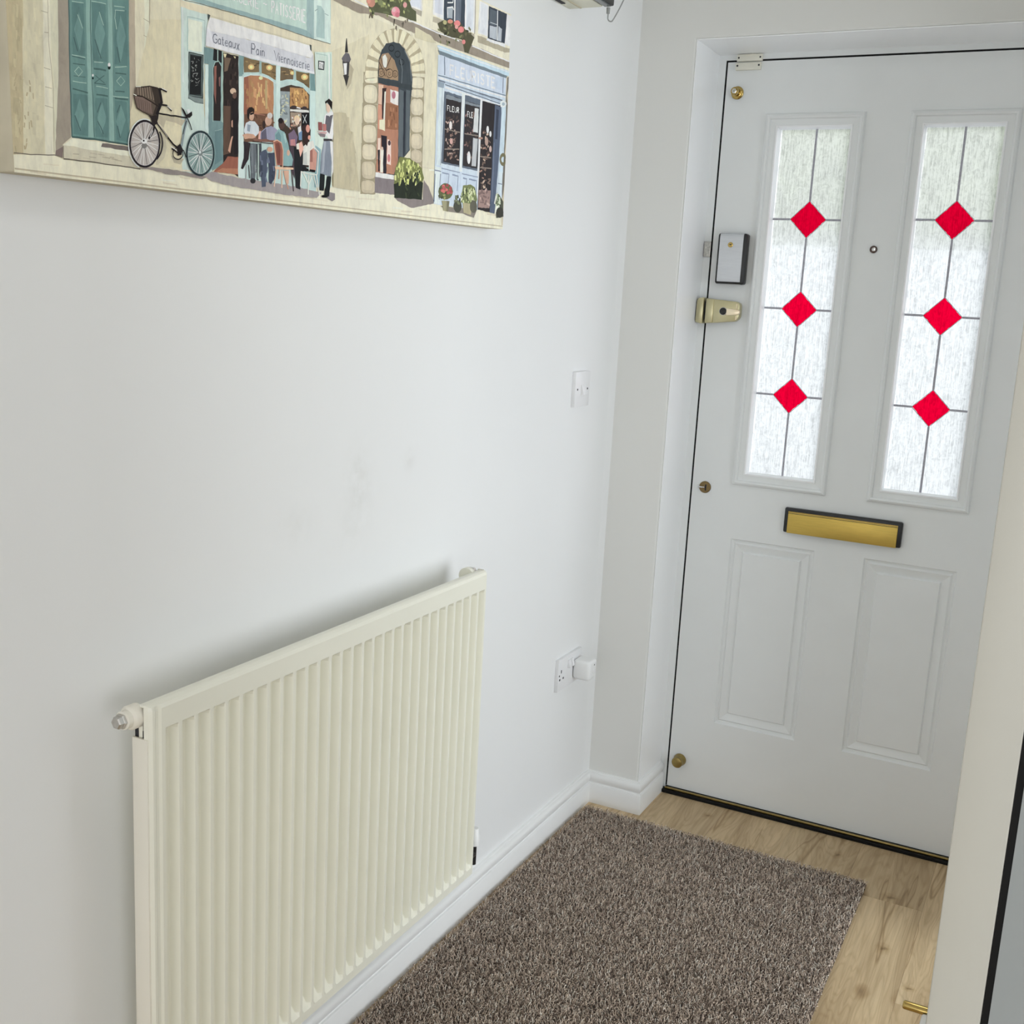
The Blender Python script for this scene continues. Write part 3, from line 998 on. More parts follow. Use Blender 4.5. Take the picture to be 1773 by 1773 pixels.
m_.lathe([(0.0, 0.0026), (0.0006, 0.0026)], 14, 'X', (0.0094, OY + 0.0080, OZ - 0.043), 1)
m_.build('screw', M['dark_slot'], so)

PYc, PZc = -0.1560, 0.4420
pg = thing('smart_plug', (0.012, PYc, PZc), 'white rounded cube plug pushed into the right half of the wall socket', 'plug')
m_ = MB()
m_.box(0.0098, 0.0600, PYc - 0.0255, PYc + 0.0255, PZc - 0.0270, PZc + 0.0270, 0.0095, 4)
m_.build('plug_body', M['gloss_white'], pg, True)
m_ = MB()
m_.lathe([(0.0, 0.0022), (0.0006, 0.0020)], 14, 'X', (0.0598, PYc + 0.0040, PZc + 0.0140), 1)
m_.build('status_light', M['dark_slot'], pg)
m_ = MB()
m_.lathe([(0.0, 0.0070), (0.0008, 0.0066), (0.0012, 0.0055)], 24, 'X', (0.0598, PYc + 0.0020, PZc - 0.0030), 1)
m_.build('push_button', M['gloss_white'], pg, True)

# ------------------------------------------------------------------ fuse box at the top of the long wall
FB = thing('fuse_box', (0.0, -0.62, 2.0225), 'cream fuse box with a dark smoked flap high on the long wall', 'fuse box')
m_ = MB()
m_.box(0.0, 0.082, -0.80, -0.4185, 2.0225, 2.20, 0.004, 2)
m_.build('housing', M['cream_plastic'], FB, True)
m_ = MB()
m_.box(0.030, 0.034, -0.74, -0.425, 2.0212, 2.0226)
m_.build('housing_joint', M['canvas_edge'], FB)
m_ = MB()
m_.box(0.006, 0.016, -0.515, -0.470, 2.0210, 2.0226, 0.001)
m_.build('knockout', M['dark_slot'], FB)
m_ = MB()
m_.box(0.0825, 0.1060, -0.78, -0.4150, 2.0235, 2.16, 0.0035, 2)
fl = m_.build('flap', M['black_plastic'], FB, True)
m_ = MB()
m_.box(0.0870, 0.1020, -0.77, -0.4230, 2.0215, 2.0240, 0.001)
m_.build('flap_window', M['smoked'], fl)
m_ = MB()
m_.lathe([(0.0, 0.0042), (0.012, 0.0036)], 14, 'Z', (0.0885, -0.4060, 2.0240), -1)
gl_ = m_.build('cable_grommet', M['grey_cable'], FB, True)
m_ = MB()
pts = []
for t in range(25):
    u = t / 24.0
    if u < 0.25:
        p = (0.0885, -0.4060, 2.022 - u * 0.075)
    else:
        v_ = (u - 0.25) / 0.75
        a = PI * (1 + min(1, v_ * 1.6))
        if v_ < 0.4:
            aa = PI + v_ / 0.4 * PI * 0.62
            p = (0.0885 + 0.008 + 0.008 * math.cos(aa), -0.4060, 2.0035 + 0.008 * math.sin(aa))
        else:
            q_ = (v_ - 0.4) / 0.6
            p = (0.0996 + 0.035 * q_ - 0.008 * q_ * q_, -0.4060 + 0.02 * q_, 1.9965 + 0.075 * q_ ** 1.05)
    pts.append(p)
m_.tube(pts, 0.0014, 8)
m_.build('cable', M['grey_cable'], gl_, True)

# ------------------------------------------------------------------ canvas picture
CU, CV, CT = 1.1533, 0.4013, 0.0375
pic = bpy.data.objects.new('canvas_picture', None)
pic.location = (0.0, -1.902, 1.5121)
pic.rotation_euler = (math.atan2(0.0208, 1.1531), 0, 0)
COL.objects.link(pic)
tag(pic, 'wide canvas print of a French street cafe hung above the radiator', 'picture')
def child(m_, name, mat, parent, smooth=False):
    o = m_.build(name, mat, None, smooth)
    o.parent = parent
    return o
m_ = MB()
m_.box(0.0005, CT, 0, CU, 0, CV, 0.0025, 3)
child(m_, 'stretched_canvas', M['canvas_edge'], pic, True)

PAINT = """206 199 170 0 0 0 11533 0 11533 4013 0 4013
212 206 180 0 5764 4013 11533 4013 11533 2892 6158 3024
199 191 160 0 5774 2292 6785 2732 6856 319 5805 321
180 166 128 0 0 1926 44 2644 256 2703 137 213 0 188
196 189 158 0 256 2703 514 2774 422 238 137 208
174 162 125 271 71 1276 52 1101
188 176 136 301 123 802 115 648
173 161 124 534 86 1513 78 1268
186 174 134 433 88 1391 78 1136
187 175 136 447 53 1000 45 866
179 167 129 515 28 564 19 406
188 176 136 512 87 642 77 462
181 169 131 329 127 1590 127 1483
170 158 122 403 140 1439 130 1276
189 177 137 291 81 1256 74 1105
177 165 127 416 151 1389 152 1271
171 159 122 428 57 792 42 628
173 161 124 459 139 1745 131 1474
184 172 133 324 198 1789 194 1550
178 166 128 500 151 997 138 859
178 166 129 539 76 1296 67 1193
170 158 122 343 49 766 37 646
189 177 137 239 123 1529 106 1396
183 171 132 383 104 1740 83 1459
172 160 123 367 91 786 90 596
174 162 125 361 134 1751 114 1490
186 174 135 305 145 1760 131 1622
174 162 125 244 179 1626 176 1424
189 177 137 448 66 614 58 374
179 167 129 516 85 1518 77 1252
176 164 127 446 104 754 98 554
198 191 160 662 361 1497 365 1395
204 197 164 301 394 972 396 858
204 197 164 346 372 1771 365 1587
200 193 161 281 419 1574 423 1481
202 195 163 601 194 753 191 569
202 195 163 413 223 941 219 720
195 188 157 289 344 1810 336 1639
202 195 163 428 354 1665 349 1489
187 180 150 316 354 753 346 594
201 194 162 475 281 1527 284 1422
189 182 152 492 301 667 286 428
200 193 161 353 178 656 160 421
194 187 156 632 394 1636 381 1518
195 188 157 653 264 1119 263 1027
192 185 155 572 314 1201 307 1096
191 184 154 606 391 1386 390 1191
199 192 160 654 341 1434 327 1191
192 185 155 536 364 809 356 691
200 193 161 325 260 960 244 841
201 194 162 429 200 631 193 479
198 191 159 650 220 1295 202 1094
192 185 155 284 294 1803 291 1578
201 194 162 347 337 581 329 402
197 190 159 682 381 847 362 642
199 192 160 624 349 1033 331 783
194 187 156 568 295 651 283 517
172 158 121 149 115 590 80 514
172 158 121 135 297 873 299 811
172 158 121 167 167 542 160 489
172 158 121 156 98 1041 63 961
172 158 121 185 137 1029 145 985
168 154 117 128 254 1001 264 954
172 158 121 119 233 561 227 482
168 154 117 123 88 484 105 411
168 154 117 173 29 279 40 206
172 158 121 168 184 330 160 261
172 158 121 159 221 666 220 622
172 158 121 152 70 956 53 908
168 154 117 134 119 775 130 739
168 154 117 181 221 869 209 828
168 154 117 191 262 935 258 877
172 158 121 138 142 507 119 440
172 158 121 137 80 664 93 610
168 154 117 138 185 376 180 337
172 158 121 184 251 579 262 505
168 154 117 162 71 901 76 862
168 154 117 158 149 297 153 257
168 154 117 142 173 622 181 578
209 205 182 0 507 2773 600 2798 551 242 429 234
198 196 170 0 600 2798 727 2833 641 252 551 242
165 157 130 81 551 1889 541 1459 576 969 553 269
160 152 124 61 452 1757 548 1756
160 152 124 63 459 1167 546 1159
160 152 124 63 462 966 555 960
160 152 124 64 451 762 565 752
160 152 124 63 486 1541 546 1547
150 140 125 0 727 2833 866 2872 801 458 682 369 668 225 565 238 657 1086
120 104 100 0 575 292 674 346 668 225 565 236
92 134 130 0 860 2870 1772 3122 1704 487 813 470
70 100 100 182 870 2873 822 1219 816 471
82 122 120 0 883 1940 1055 1967 1049 1396 872 1375
82 122 120 0 1173 2003 1383 2027 1385 1379 1170 1364
82 122 120 0 1508 1978 1708 2031 1707 1391 1498 1377
82 122 120 0 858 949 1073 965 1074 513 843 506
82 122 120 0 1181 954 1368 971 1357 525 1169 513
82 122 120 0 1485 966 1668 981 1681 518 1486 518
98 140 136 0 948 909 1011 734 931 561 867 714
98 140 136 0 1284 925 1344 757 1260 558 1201 738
98 140 136 0 1580 935 1644 764 1558 560 1495 733
98 140 136 0 979 1857 1035 1690 973 1435 906 1654
98 140 136 0 1282 1909 1362 1700 1268 1413 1199 1680
98 140 136 0 1613 1956 1688 1720 1591 1415 1533 1668
124 164 156 0 1111 2939 1185 2960 1139 497 1058 498
124 164 156 0 1440 3030 1510 3050 1454 489 1378 492
75 110 108 138 1194 2962 1145 1701 1142 1057 1147 511
85 120 116 81 1496 2201 1460 996 1463 504
66 98 98 142 895 1568 944 1425
66 98 98 146 1203 1606 1290 1406
66 98 98 155 1537 1581 1579 1413
66 98 98 141 867 714 945 552
66 98 98 144 1207 695 1290 561
66 98 98 155 1508 678 1549 548
66 98 98 145 1204 793 1261 911
66 98 98 150 1515 836 1560 927
150 182 170 93 963 1822 1027 1688
150 182 170 97 1283 1920 1343 1783
150 182 170 103 1545 1780 1522 1894
150 182 170 91 1522 1894 1531 1994 1676 2013
66 100 98 102 859 1357 1048 1358
66 100 98 104 867 1279 1045 1294
66 100 98 158 854 1007 1074 992
66 100 98 198 1174 1278 1359 1286
66 100 98 172 1198 995 1377 1000
66 100 98 107 1174 1116 1345 1127
66 100 98 136 1502 1284 1672 1296
66 100 98 178 1483 993 1692 1008
66 100 98 138 1493 1073 1640 1090
66 100 98 78 874 1148 1046 1160
150 182 170 83 860 1373 1056 1376
150 182 170 85 857 1085 1057 1097
150 182 170 88 1184 1350 1318 1368
150 182 170 85 1202 1088 1380 1088
150 182 170 92 1497 1344 1683 1387
150 182 170 90 1453 1011 1701 1031
150 182 170 84 886 1951 1055 1967
150 182 170 85 1171 2013 1390 2028
150 182 170 88 1510 2032 1678 2052
146 178 167 82 888 1198 950 1259 1008 1218 945 1156 888 1198
146 178 167 87 1518 1193 1585 1257 1648 1214 1581 1150 1518 1193
66 100 98 95 1193 1206 1330 1141
66 100 98 96 1326 1228 1174 1116
25 45 44 0 1430 1330 1427 1320 1421 1312 1412 1306 1403 1304 1395 1307 1389 1314 1387 1323 1390 1333 1396 1342 1405 1347 1414 1349 1422 1346 1428 1340
228 236 232 0 1431 1363 1429 1353 1422 1345 1414 1339 1404 1337 1396 1340 1390 1347 1389 1356 1391 1366 1397 1375 1406 1380 1415 1382 1424 1379 1429 1373
25 45 44 0 1168 1169 1166 1163 1162 1157 1157 1154 1151 1153 1146 1155 1142 1159 1141 1165 1143 1171 1147 1177 1152 1180 1158 1181 1163 1179 1167 1175
228 236 232 0 1169 1202 1167 1195 1164 1190 1158 1186 1152 1185 1147 1187 1144 1192 1143 1197 1144 1204 1148 1209 1154 1213 1159 1214 1165 1212 1168 1208
60 90 88 198 813 468 1146 483 1680 481
218 212 190 0 689 367 820 458 1249 462 1695 463 1769 309 695 349
112 102 97 0 1263 456 1679 461 1685 410 1243 409
192 186 162 0 686 369 1304 351 1722 345 1863 226 1513 226 915 215 681 213
173 160 138 0 1772 3122 1860 3147 1821 1196 1740 811 1704 484
207 200 172 0 1860 3147 2126 3220 2048 852 1748 812 1821 1196
217 212 187 0 2007 3187 2102 3213 2045 1255 1979 1244
165 156 128 71 1973 1986 2072 1967
165 156 128 72 1966 1795 2065 1775
165 156 128 73 1960 1603 2059 1582
165 156 128 73 1953 1422 2053 1399
150 140 115 116 2091 2445 2058 1257
203 194 160 0 2096 2002 2641 2113 2605 301 2209 277 2128 404 1703 358 1722 867
204 195 161 635 2286 1285 2285 1047
207 198 163 507 2266 1349 2266 1100
209 200 165 468 2234 962 2223 735
200 191 158 720 2558 874 2553 744
202 193 159 630 2256 1117 2253 971
198 189 156 482 2475 1304 2470 1130
209 200 165 882 2336 803 2338 634
206 197 162 403 2310 1313 2303 1110
205 196 161 541 2447 1061 2448 827
204 195 161 504 2460 797 2449 584
206 197 162 664 2463 1558 2454 1445
203 194 160 533 2259 884 2260 685
198 189 156 922 2482 1026 2483 797
206 197 162 515 2500 1016 2496 807
184 203 196 0 2637 3148 3137 3280 3117 2256 3054 1835 2997 1147 3157 286 2978 225 2592 262 2598 1300
215 208 183 0 0 0 0 184 555 237 692 201 1276 215 1830 223 2425 231 2901 225 3880 292 5910 356 6855 355 8645 392 11533 238 11533 0
206 198 172 197 6878 60 7441 43
206 198 172 195 1507 0 1766 0
206 198 172 208 1879 0 2119 0
222 216 194 212 3012 0 3251 0
206 198 172 226 8385 174 8739 188
222 216 194 178 2747 0 3048 0
200 191 165 194 6506 0 6863 0
200 191 165 158 207 26 430 16
206 198 172 200 296 0 474 0
222 216 194 166 5359 365 5769 389
222 216 194 250 7553 146 7868 149
206 198 172 133 390 125 615 135
206 198 172 201 5335 121 5749 118
200 191 165 154 1646 0 1816 0
222 216 194 233 3419 226 3636 225
200 191 165 224 8353 284 8772 285
206 198 172 205 4461 107 4874 113
206 198 172 199 8196 919 8554 929
206 198 172 260 6537 216 7037 238
200 191 165 122 312 0 462 0
222 216 194 201 3810 0 4108 0
206 198 172 178 7098 820 7653 855
222 216 194 227 4371 0 4589 0
200 191 165 306 7808 102 8160 115
206 198 172 179 8046 764 8646 762
206 198 172 157 53 0 231 0
206 198 172 203 2540 268 2839 281
200 191 165 145 443 0 585 0
200 191 165 193 2545 179 2731 178
200 191 165 208 5175 679 5464 699
200 191 165 177 2243 84 2497 77
200 191 165 283 10930 729 11533 722
200 191 165 222 4936 120 5396 133
206 198 172 195 5139 13 5397 1
222 216 194 158 2210 117 2458 125
222 216 194 278 8699 867 9090 892
200 191 165 128 1365 0 1556 0
206 198 172 309 8798 1061 9306 1076
200 191 165 180 2834 0 3132 0
222 216 194 151 4145 265 4386 278
222 216 194 253 11083 764 11533 770
222 216 194 194 2624 0 2863 0
222 216 194 165 3957 0 4319 0
206 198 172 157 3550 53 3752 47
222 216 194 189 3623 0 4002 0
222 216 194 223 2273 0 2566 0
200 191 165 257 10861 253 11418 248
206 198 172 159 1607 0 1829 0
206 198 172 171 234 0 453 0
222 216 194 229 7412 673 7984 687
200 191 165 233 8444 889 8744 891
222 216 194 175 2693 0 2898 0
222 216 194 204 1911 0 2182 0
222 216 194 266 7679 0 8204 0
200 191 165 244 8098 0 8398 0
206 198 172 211 5067 11 5419 0
206 198 172 259 6213 216 6458 225
222 216 194 198 1060 0 1288 0
206 198 172 194 5971 732 6416 761
206 198 172 284 7736 884 8072 893
178 166 136 177 0 39 2420 30 6222 47 11533 58
110 100 88 102 2 206 228 212 551 239 668 225
100 92 80 136 681 213 1060 219 1544 218 1863 214
120 110 98 99 683 358 681 218
170 162 138 94 1196 322 1293 318
170 162 138 111 1252 294 1382 291
170 162 138 124 1374 303 1442 304
180 172 148 99 768 225 876 227
180 172 148 120 1076 320 1183 316
170 162 138 126 1399 287 1495 285
170 162 138 118 817 285 908 287
170 162 138 105 1055 274 1162 275
180 172 148 82 961 253 1072 253
170 162 138 114 1451 282 1566 277
162 189 182 0 2682 2373 2701 3101 5747 3894 5771 2407 5357 2393 4165 2403 2996 2375
170 195 185 0 3059 2979 5174 3503 5193 2487 4166 2462 3535 2440 3081 2438
130 160 161 0 2747 2376 2897 2431 3535 2440 4166 2460 5193 2481 5356 2431 5357 2396 4165 2403 3080 2377
142 169 169 0 5174 3503 5345 3546 5357 2412 5187 2486
188 208 201 0 5349 3547 5744 3645 5764 2406 5361 2396
152 180 177 0 5422 2871 5528 2881 5611 2835 5623 2444 5413 2442
120 148 146 101 5375 2786 5440 2825
120 148 146 85 5618 2799 5708 2792
246 248 240 163 3181 2540 3183 2645 3226 2646 3238 2625 3225 2599 3182 2598
246 248 240 139 3225 2599 3244 2573 3231 2541 3181 2540
246 248 240 136 3299 2541 3274 2562 3269 2594 3275 2626 3301 2648 3326 2627 3332 2595 3325 2563 3299 2541
246 248 240 108 3357 2649 3356 2569 3375 2542 3400 2543 3420 2570 3421 2651
246 248 240 147 3446 2652 3444 2543 3502 2544
246 248 240 108 3534 2544 3568 2655 3599 2545
246 248 240 109 3547 2586 3586 2587
246 248 240 149 3624 2545 3626 2656 3690 2546 3692 2658
246 248 240 152 3780 2643 3757 2659 3730 2647 3717 2602 3729 2558 3756 2547 3779 2564 3780 2598 3756 2597
246 248 240 175 3869 2548 3808 2547 3810 2660 3870 2662
246 248 240 111 3809 2606 3856 2607
246 248 240 178 3902 2549 3903 2663 3950 2664 3967 2639 3950 2607 3903 2606
246 248 240 153 3936 2606 3970 2549
246 248 240 179 4009 2550 4010 2665
246 248 240 180 4111 2551 4049 2550 4050 2666 4112 2668
246 248 240 112 4049 2611 4098 2612
246 248 240 138 4212 2635 4237 2649 4270 2634 4295 2648
246 248 240 213 4396 2557 4396 2709 4438 2712 4453 2679 4438 2635 4396 2633
246 248 240 131 4479 2560 4509 2715 4539 2562
246 248 240 132 4491 2619 4527 2620
246 248 240 133 4563 2718 4624 2721
246 248 240 217 4593 2720 4593 2564
246 248 240 218 4659 2566 4659 2723
246 248 240 192 4750 2704 4726 2726 4701 2701 4704 2662 4744 2632 4751 2593 4726 2568 4698 2591
246 248 240 193 4837 2708 4812 2731 4787 2706 4790 2666 4831 2635 4837 2596 4812 2571 4784 2594
246 248 240 222 4925 2574 4868 2572 4867 2734 4924 2737
246 248 240 135 4868 2656 4912 2658
246 248 240 226 4956 2575 4955 2738 4999 2740 5016 2705 5000 2659 4955 2657
246 248 240 200 4987 2658 5020 2577
246 248 240 227 5056 2578 5055 2743
246 248 240 227 5152 2581 5094 2580 5092 2745 5150 2748
246 248 240 137 5093 2666 5138 2668
112 110 96 98 2682 2349 2996 2371 4165 2401 5357 2393 5764 2403
206 197 167 0 2617 2337 2682 2345 3131 2360 4165 2394 5357 2384 5764 2393 5772 2349 5336 2295 5270 2301 3146 2264 2615 2256
206 214 194 0 2750 2144 3008 2152 2983 1786 2741 1770
150 178 172 109 2726 2166 3051 2183 3035 1807
150 178 172 124 2734 2168 2724 1750
205 220 212 155 2647 2258 2632 1360
56 66 67 0 2740 1748 3017 1759 2996 1178 2726 1169
112 130 128 90 2761 1730 2991 1741 2972 1231 2739 1219 2761 1730
32 34 36 0 2781 1714 2974 1727 2952 1253 2756 1237
165 170 166 73 2811 1613 2827 1642
165 170 166 63 2803 1568 2838 1561
165 170 166 83 2795 1581 2811 1553
120 124 122 59 2867 1592 2890 1605
165 170 166 72 2892 1429 2853 1442
165 170 166 76 2856 1599 2886 1611
165 170 166 72 2816 1487 2849 1501
165 170 166 93 2865 1534 2864 1559
120 124 122 75 2855 1593 2890 1579
165 170 166 52 2908 1515 2852 1503
120 124 122 72 2889 1656 2881 1638
165 170 166 65 2815 1542 2830 1523
120 124 122 62 2814 1512 2797 1529
165 170 166 88 2817 1449 2814 1477
165 170 166 56 2897 1504 2872 1471
120 124 122 61 2797 1416 2764 1398
120 124 122 98 2846 1674 2844 1694
120 124 122 59 2887 1435 2923 1452
165 170 166 54 2861 1403 2875 1384
120 124 122 58 2874 1394 2920 1393
165 170 166 78 2815 1406 2784 1391
120 124 122 66 2912 1686 2937 1671
120 124 122 68 2906 1401 2939 1428
120 124 122 54 2902 1370 2852 1349
120 124 122 59 2826 1559 2798 1563
120 124 122 70 2825 1644 2781 1635
118 133 132 0 2729 1212 3004 1210 3003 1152 2841 1150 2731 1180
90 104 104 97 2731 1180 2841 1150 3003 1152
106 138 140 0 3030 1860 3385 1868 3374 434 3153 313 3087 713 3105 1655 3026 1657
191 212 208 0 3041 1649 3107 1655 3090 772 3025 850
36 36 39 0 3206 1867 3370 1865 3361 1720 3198 1729
150 178 172 178 3287 1871 3284 1712
46 39 39 0 3202 1651 3243 1705 3301 1720 3349 1665 3326 978 3189 960
132 76 62 0 3213 1652 3262 1671 3242 1173 3207 1307
122 80 76 0 3299 1524 3330 1545 3323 1410 3304 1423
150 178 172 108 3178 950 3190 1622 3235 1709 3301 1731 3357 1677 3343 971
90 123 127 0 3211 836 3354 877 3348 479 3207 398
135 162 160 83 3211 836 3354 877
150 178 166 0 3364 1864 3393 1864 3379 960 3356 973
48 40 38 0 3390 1856 3712 1857 3680 285 3370 417
60 46 44 249 3437 1539 3419 1475
60 46 44 314 3649 1410 3651 1363
36 30 30 296 3584 1746 3571 1678
60 46 44 219 3587 1618 3576 1546
60 46 44 214 3525 1477 3562 1412
36 30 30 187 3626 1594 3648 1533
60 46 44 238 3467 1252 3448 1198
60 46 44 269 3557 1552 3528 1470
70 56 50 253 3638 1649 3615 1599
60 46 44 220 3561 1746 3542 1705
60 46 44 215 3495 1231 3525 1176
70 56 50 240 3590 1358 3619 1303
70 56 50 287 3525 1525 3519 1463
60 46 44 236 3483 1273 3461 1194
70 56 50 207 3610 1383 3594 1335
70 56 50 230 3665 1548 3659 1502
36 30 30 281 3643 1338 3638 1283
70 56 50 179 3638 1397 3604 1318
36 30 30 298 3538 1607 3544 1537
60 46 44 206 3566 1434 3565 1363
36 30 30 200 3442 1683 3421 1640
60 46 44 234 3638 1768 3618 1713
36 30 30 226 3439 1250 3440 1166
60 46 44 286 3576 1608 3576 1545
36 30 30 264 3608 1309 3620 1239
36 30 30 187 3593 1343 3574 1282
90 66 52 0 3386 1183 3527 1198 3512 592 3376 544
142 73 46 0 3354 424 3457 536 3677 549 3670 318 3169 307
165 100 62 0 3353 371 3661 401 3670 318 3219 312
222 202 152 0 3396 1843 3463 1845 3422 1768
222 202 152 0 3590 1843 3637 1845 3627 1815
110 90 70 0 3409 1798 3542 1811 3473 1638 3409 1617
40 34 36 0 3543 1271 3680 1291 3681 603 3594 571
192 160 130 0 3640 1405 3634 1387 3617 1371 3592 1360 3565 1356 3540 1359 3524 1371 3518 1387 3524 1404 3541 1421 3566 1432 3593 1436 3618 1432 3634 1421
98 70 58 0 3648 1350 3644 1331 3632 1315 3616 1304 3598 1302 3581 1307 3570 1320 3566 1337 3571 1356 3582 1372 3599 1383 3617 1385 3633 1380 3644 1367
192 142 112 0 3540 800 3566 814 3512 584 3466 615
180 132 105 0 3540 1008 3569 1025 3568 924 3540 929
172 197 193 0 3695 1878 5366 1911 5427 205 4380 226 3676 274
193 214 208 0 3706 1872 3802 1884 3785 515 3803 274 3666 284
116 150 150 0 3706 1877 3802 1884 3796 1624 3703 1609
120 98 62 0 3801 1870 4124 1874 4119 1724 3796 1676
150 122 70 136 3929 1792 4018 1800
150 122 70 184 3831 1820 3884 1822
150 122 70 138 3979 1803 4032 1818
150 122 70 162 3930 1813 4010 1810
90 74 50 180 3972 1787 4063 1810
90 74 50 184 4054 1829 4152 1854
126 100 55 0 4168 1870 4482 1876 4478 1680 4171 1708
90 74 50 146 4230 1844 4315 1865
90 74 50 142 4386 1774 4479 1773
90 74 50 121 4438 1726 4537 1735
150 122 70 131 4299 1747 4371 1747
90 74 50 194 4277 1827 4351 1844
150 122 70 136 4269 1836 4328 1845
105 88 62 0 4579 1880 4878 1888 4868 1755 4575 1689
90 74 50 180 4811 1892 4898 1912
150 122 70 139 4681 1791 4764 1803
90 74 50 129 4798 1874 4855 1870
90 74 50 185 4639 1808 4693 1808
150 122 70 189 4778 1863 4859 1866
150 122 70 134 4604 1813 4703 1834
110 90 50 0 4931 1884 5252 1900 5254 1696 4942 1748
90 74 50 137 5161 1868 5266 1893
90 74 50 199 5053 1737 5116 1748
90 74 50 190 5098 1720 5194 1729
150 122 70 182 5069 1796 5166 1806
150 122 70 156 5126 1713 5199 1722
90 74 50 181 5105 1722 5213 1727
205 165 85 0 4018 1778 4011 1761 3992 1745 3965 1734 3936 1729 3909 1731 3891 1741 3884 1755 3891 1772 3909 1788 3936 1800 3966 1805 3993 1803 4011 1793
245 215 135 0 3984 1773 3981 1763 3971 1754 3958 1748 3943 1745 3930 1747 3921 1753 3917 1761 3921 1771 3930 1780 3943 1786 3958 1788 3972 1787 3981 1781
205 165 85 0 4408 1836 4401 1819 4382 1803 4354 1791 4323 1785 4295 1788 4276 1798 4269 1813 4276 1830 4295 1846 4323 1858 4354 1863 4382 1861 4401 1851
245 215 135 0 4373 1830 4370 1821 4360 1811 4346 1805 4331 1802 4317 1804 4307 1810 4304 1819 4307 1828 4317 1837 4331 1844 4346 1846 4360 1845 4370 1839
205 165 85 0 4901 1848 4895 1835 4880 1823 4859 1814 4835 1810 4814 1812 4799 1819 4794 1830 4799 1843 4814 1855 4835 1864 4859 1868 4880 1866 4895 1859
245 215 135 0 4874 1843 4871 1836 4864 1829 4853 1824 4841 1822 4830 1824 4823 1828 4820 1834 4823 1842 4830 1848 4841 1853 4853 1855 4864 1854 4871 1850
205 165 85 0 5217 1843 5208 1823 5186 1805 5152 1791 5115 1785 5082 1788 5059 1799 5051 1816 5059 1836 5082 1854 5115 1868 5152 1874 5185 1871 5208 1860
245 215 135 0 5175 1836 5171 1825 5160 1815 5143 1807 5125 1805 5108 1806 5096 1813 5092 1823 5096 1834 5108 1844 5124 1852 5143 1855 5159 1853 5171 1846
168 108 56 0 3799 1611 3989 1669 4168 1705 4391 1674 4425 1651 4423 848 3791 774
140 76 44 0 3799 1611 3892 1642 3895 1033 3793 1020
160 100 52 290 3884 1298 3868 1229
206 164 89 302 4168 1579 4155 1510
167 123 60 296 3947 1600 3936 1532
178 127 64 294 3968 1581 3954 1512
175 125 71 306 4297 1682 4310 1617
149 96 50 288 3858 1333 3841 1264
196 139 72 321 4291 1539 4293 1472
205 165 84 300 4080 1432 4068 1363
169 112 55 311 3913 1237 3911 1170
160 91 47 303 3820 1523 3824 1458
195 150 87 305 4098 1587 4106 1521
173 123 61 293 3949 1432 3934 1363
203 150 81 309 4060 1353 4065 1287
190 132 75 302 4275 1337 4259 1266
204 162 86 304 4203 1404 4190 1334
200 154 78 302 4041 1497 4031 1428
166 111 50 286 3869 1474 3850 1405
195 136 71 310 4007 1454 4003 1387
173 115 55 299 4389 1410 4411 1345
204 160 85 297 4213 1366 4232 1301
171 112 57 323 4374 1341 4370 1272
198 151 78 307 4038 1273 4045 1206
154 110 50 300 3870 1444 3877 1379
199 141 75 304 4024 1443 4033 1377
196 133 74 305 4022 1476 4030 1410
182 132 68 297 4308 1294 4330 1229
189 131 74 305 4279 1340 4294 1274
152 107 50 303 3865 1341 3870 1275
202 171 88 316 4110 1469 4112 1402
154 104 56 315 4381 1653 4373 1584
163 115 54 314 4397 1652 4388 1583
168 128 66 311 3981 1553 3984 1486
168 118 59 297 3936 1410 3925 1342
174 121 60 303 3942 1289 3935 1221
214 173 89 319 4154 1515 4153 1447
202 152 84 291 4077 1377 4056 1307
193 131 71 301 4295 1485 4312 1420
193 127 72 315 4289 1593 4295 1526
186 138 75 304 4271 1398 4257 1328
180 120 62 322 4343 1460 4340 1391
173 116 58 304 4370 1327 4387 1261
190 136 70 299 4000 1514 4011 1449
191 157 82 300 4233 1518 4248 1453
217 156 89 299 4123 1534 4109 1465
216 154 89 295 4150 1475 4168 1410
166 122 65 315 3974 1441 3974 1374
176 150 92 0 4241 1644 4286 1645 4285 1266 4248 1261
250 215 150 0 4193 1664 4189 1653 4177 1642 4160 1635 4140 1631 4123 1633 4111 1640 4107 1650 4111 1661 4123 1672 4141 1679 4160 1682 4177 1681 4189 1674
105 70 48 0 3794 1131 4424 1217 4423 837 3791 763
165 95 70 80 4003 1160 4239 1175
125 86 58 217 4382 1129 4444 1097
125 86 58 203 4198 932 4134 914
80 52 40 263 4068 1115 4030 1158
125 86 58 230 4350 1141 4291 1092
125 86 58 188 4260 973 4221 994
80 52 40 190 4106 998 4166 984
80 52 40 188 4294 998 4218 1014
80 52 40 237 4012 1095 3969 1106
80 52 40 229 4146 933 4222 963
80 52 40 329 3989 1043 3986 999
125 86 58 173 4091 895 4139 858
125 86 58 275 4327 1050 4299 1101
125 86 58 207 4286 1044 4239 1023
125 86 58 194 4144 1116 4158 1072
80 52 40 197 4161 1029 4067 1010
80 52 40 315 4047 1013 4039 958
66 54 46 0 4565 1584 4823 1676 5099 1678 5251 1601 5260 573 4565 504
166 116 46 0 4794 1637 5099 1667 5230 1592 5232 1412 4795 1370
120 78 36 252 5088 1639 5073 1569
185 135 50 331 4993 1537 4965 1475
205 160 70 362 4982 1612 5000 1567
205 160 70 300 5087 1520 5048 1443
185 135 50 358 5172 1632 5187 1576
185 135 50 357 4954 1448 4927 1389
185 135 50 278 4818 1574 4800 1524
185 135 50 354 4963 1630 4982 1592
185 135 50 260 5057 1593 5044 1557
205 160 70 311 4949 1615 4972 1569
185 135 50 329 4898 1623 4924 1581
205 160 70 355 4916 1604 4905 1556
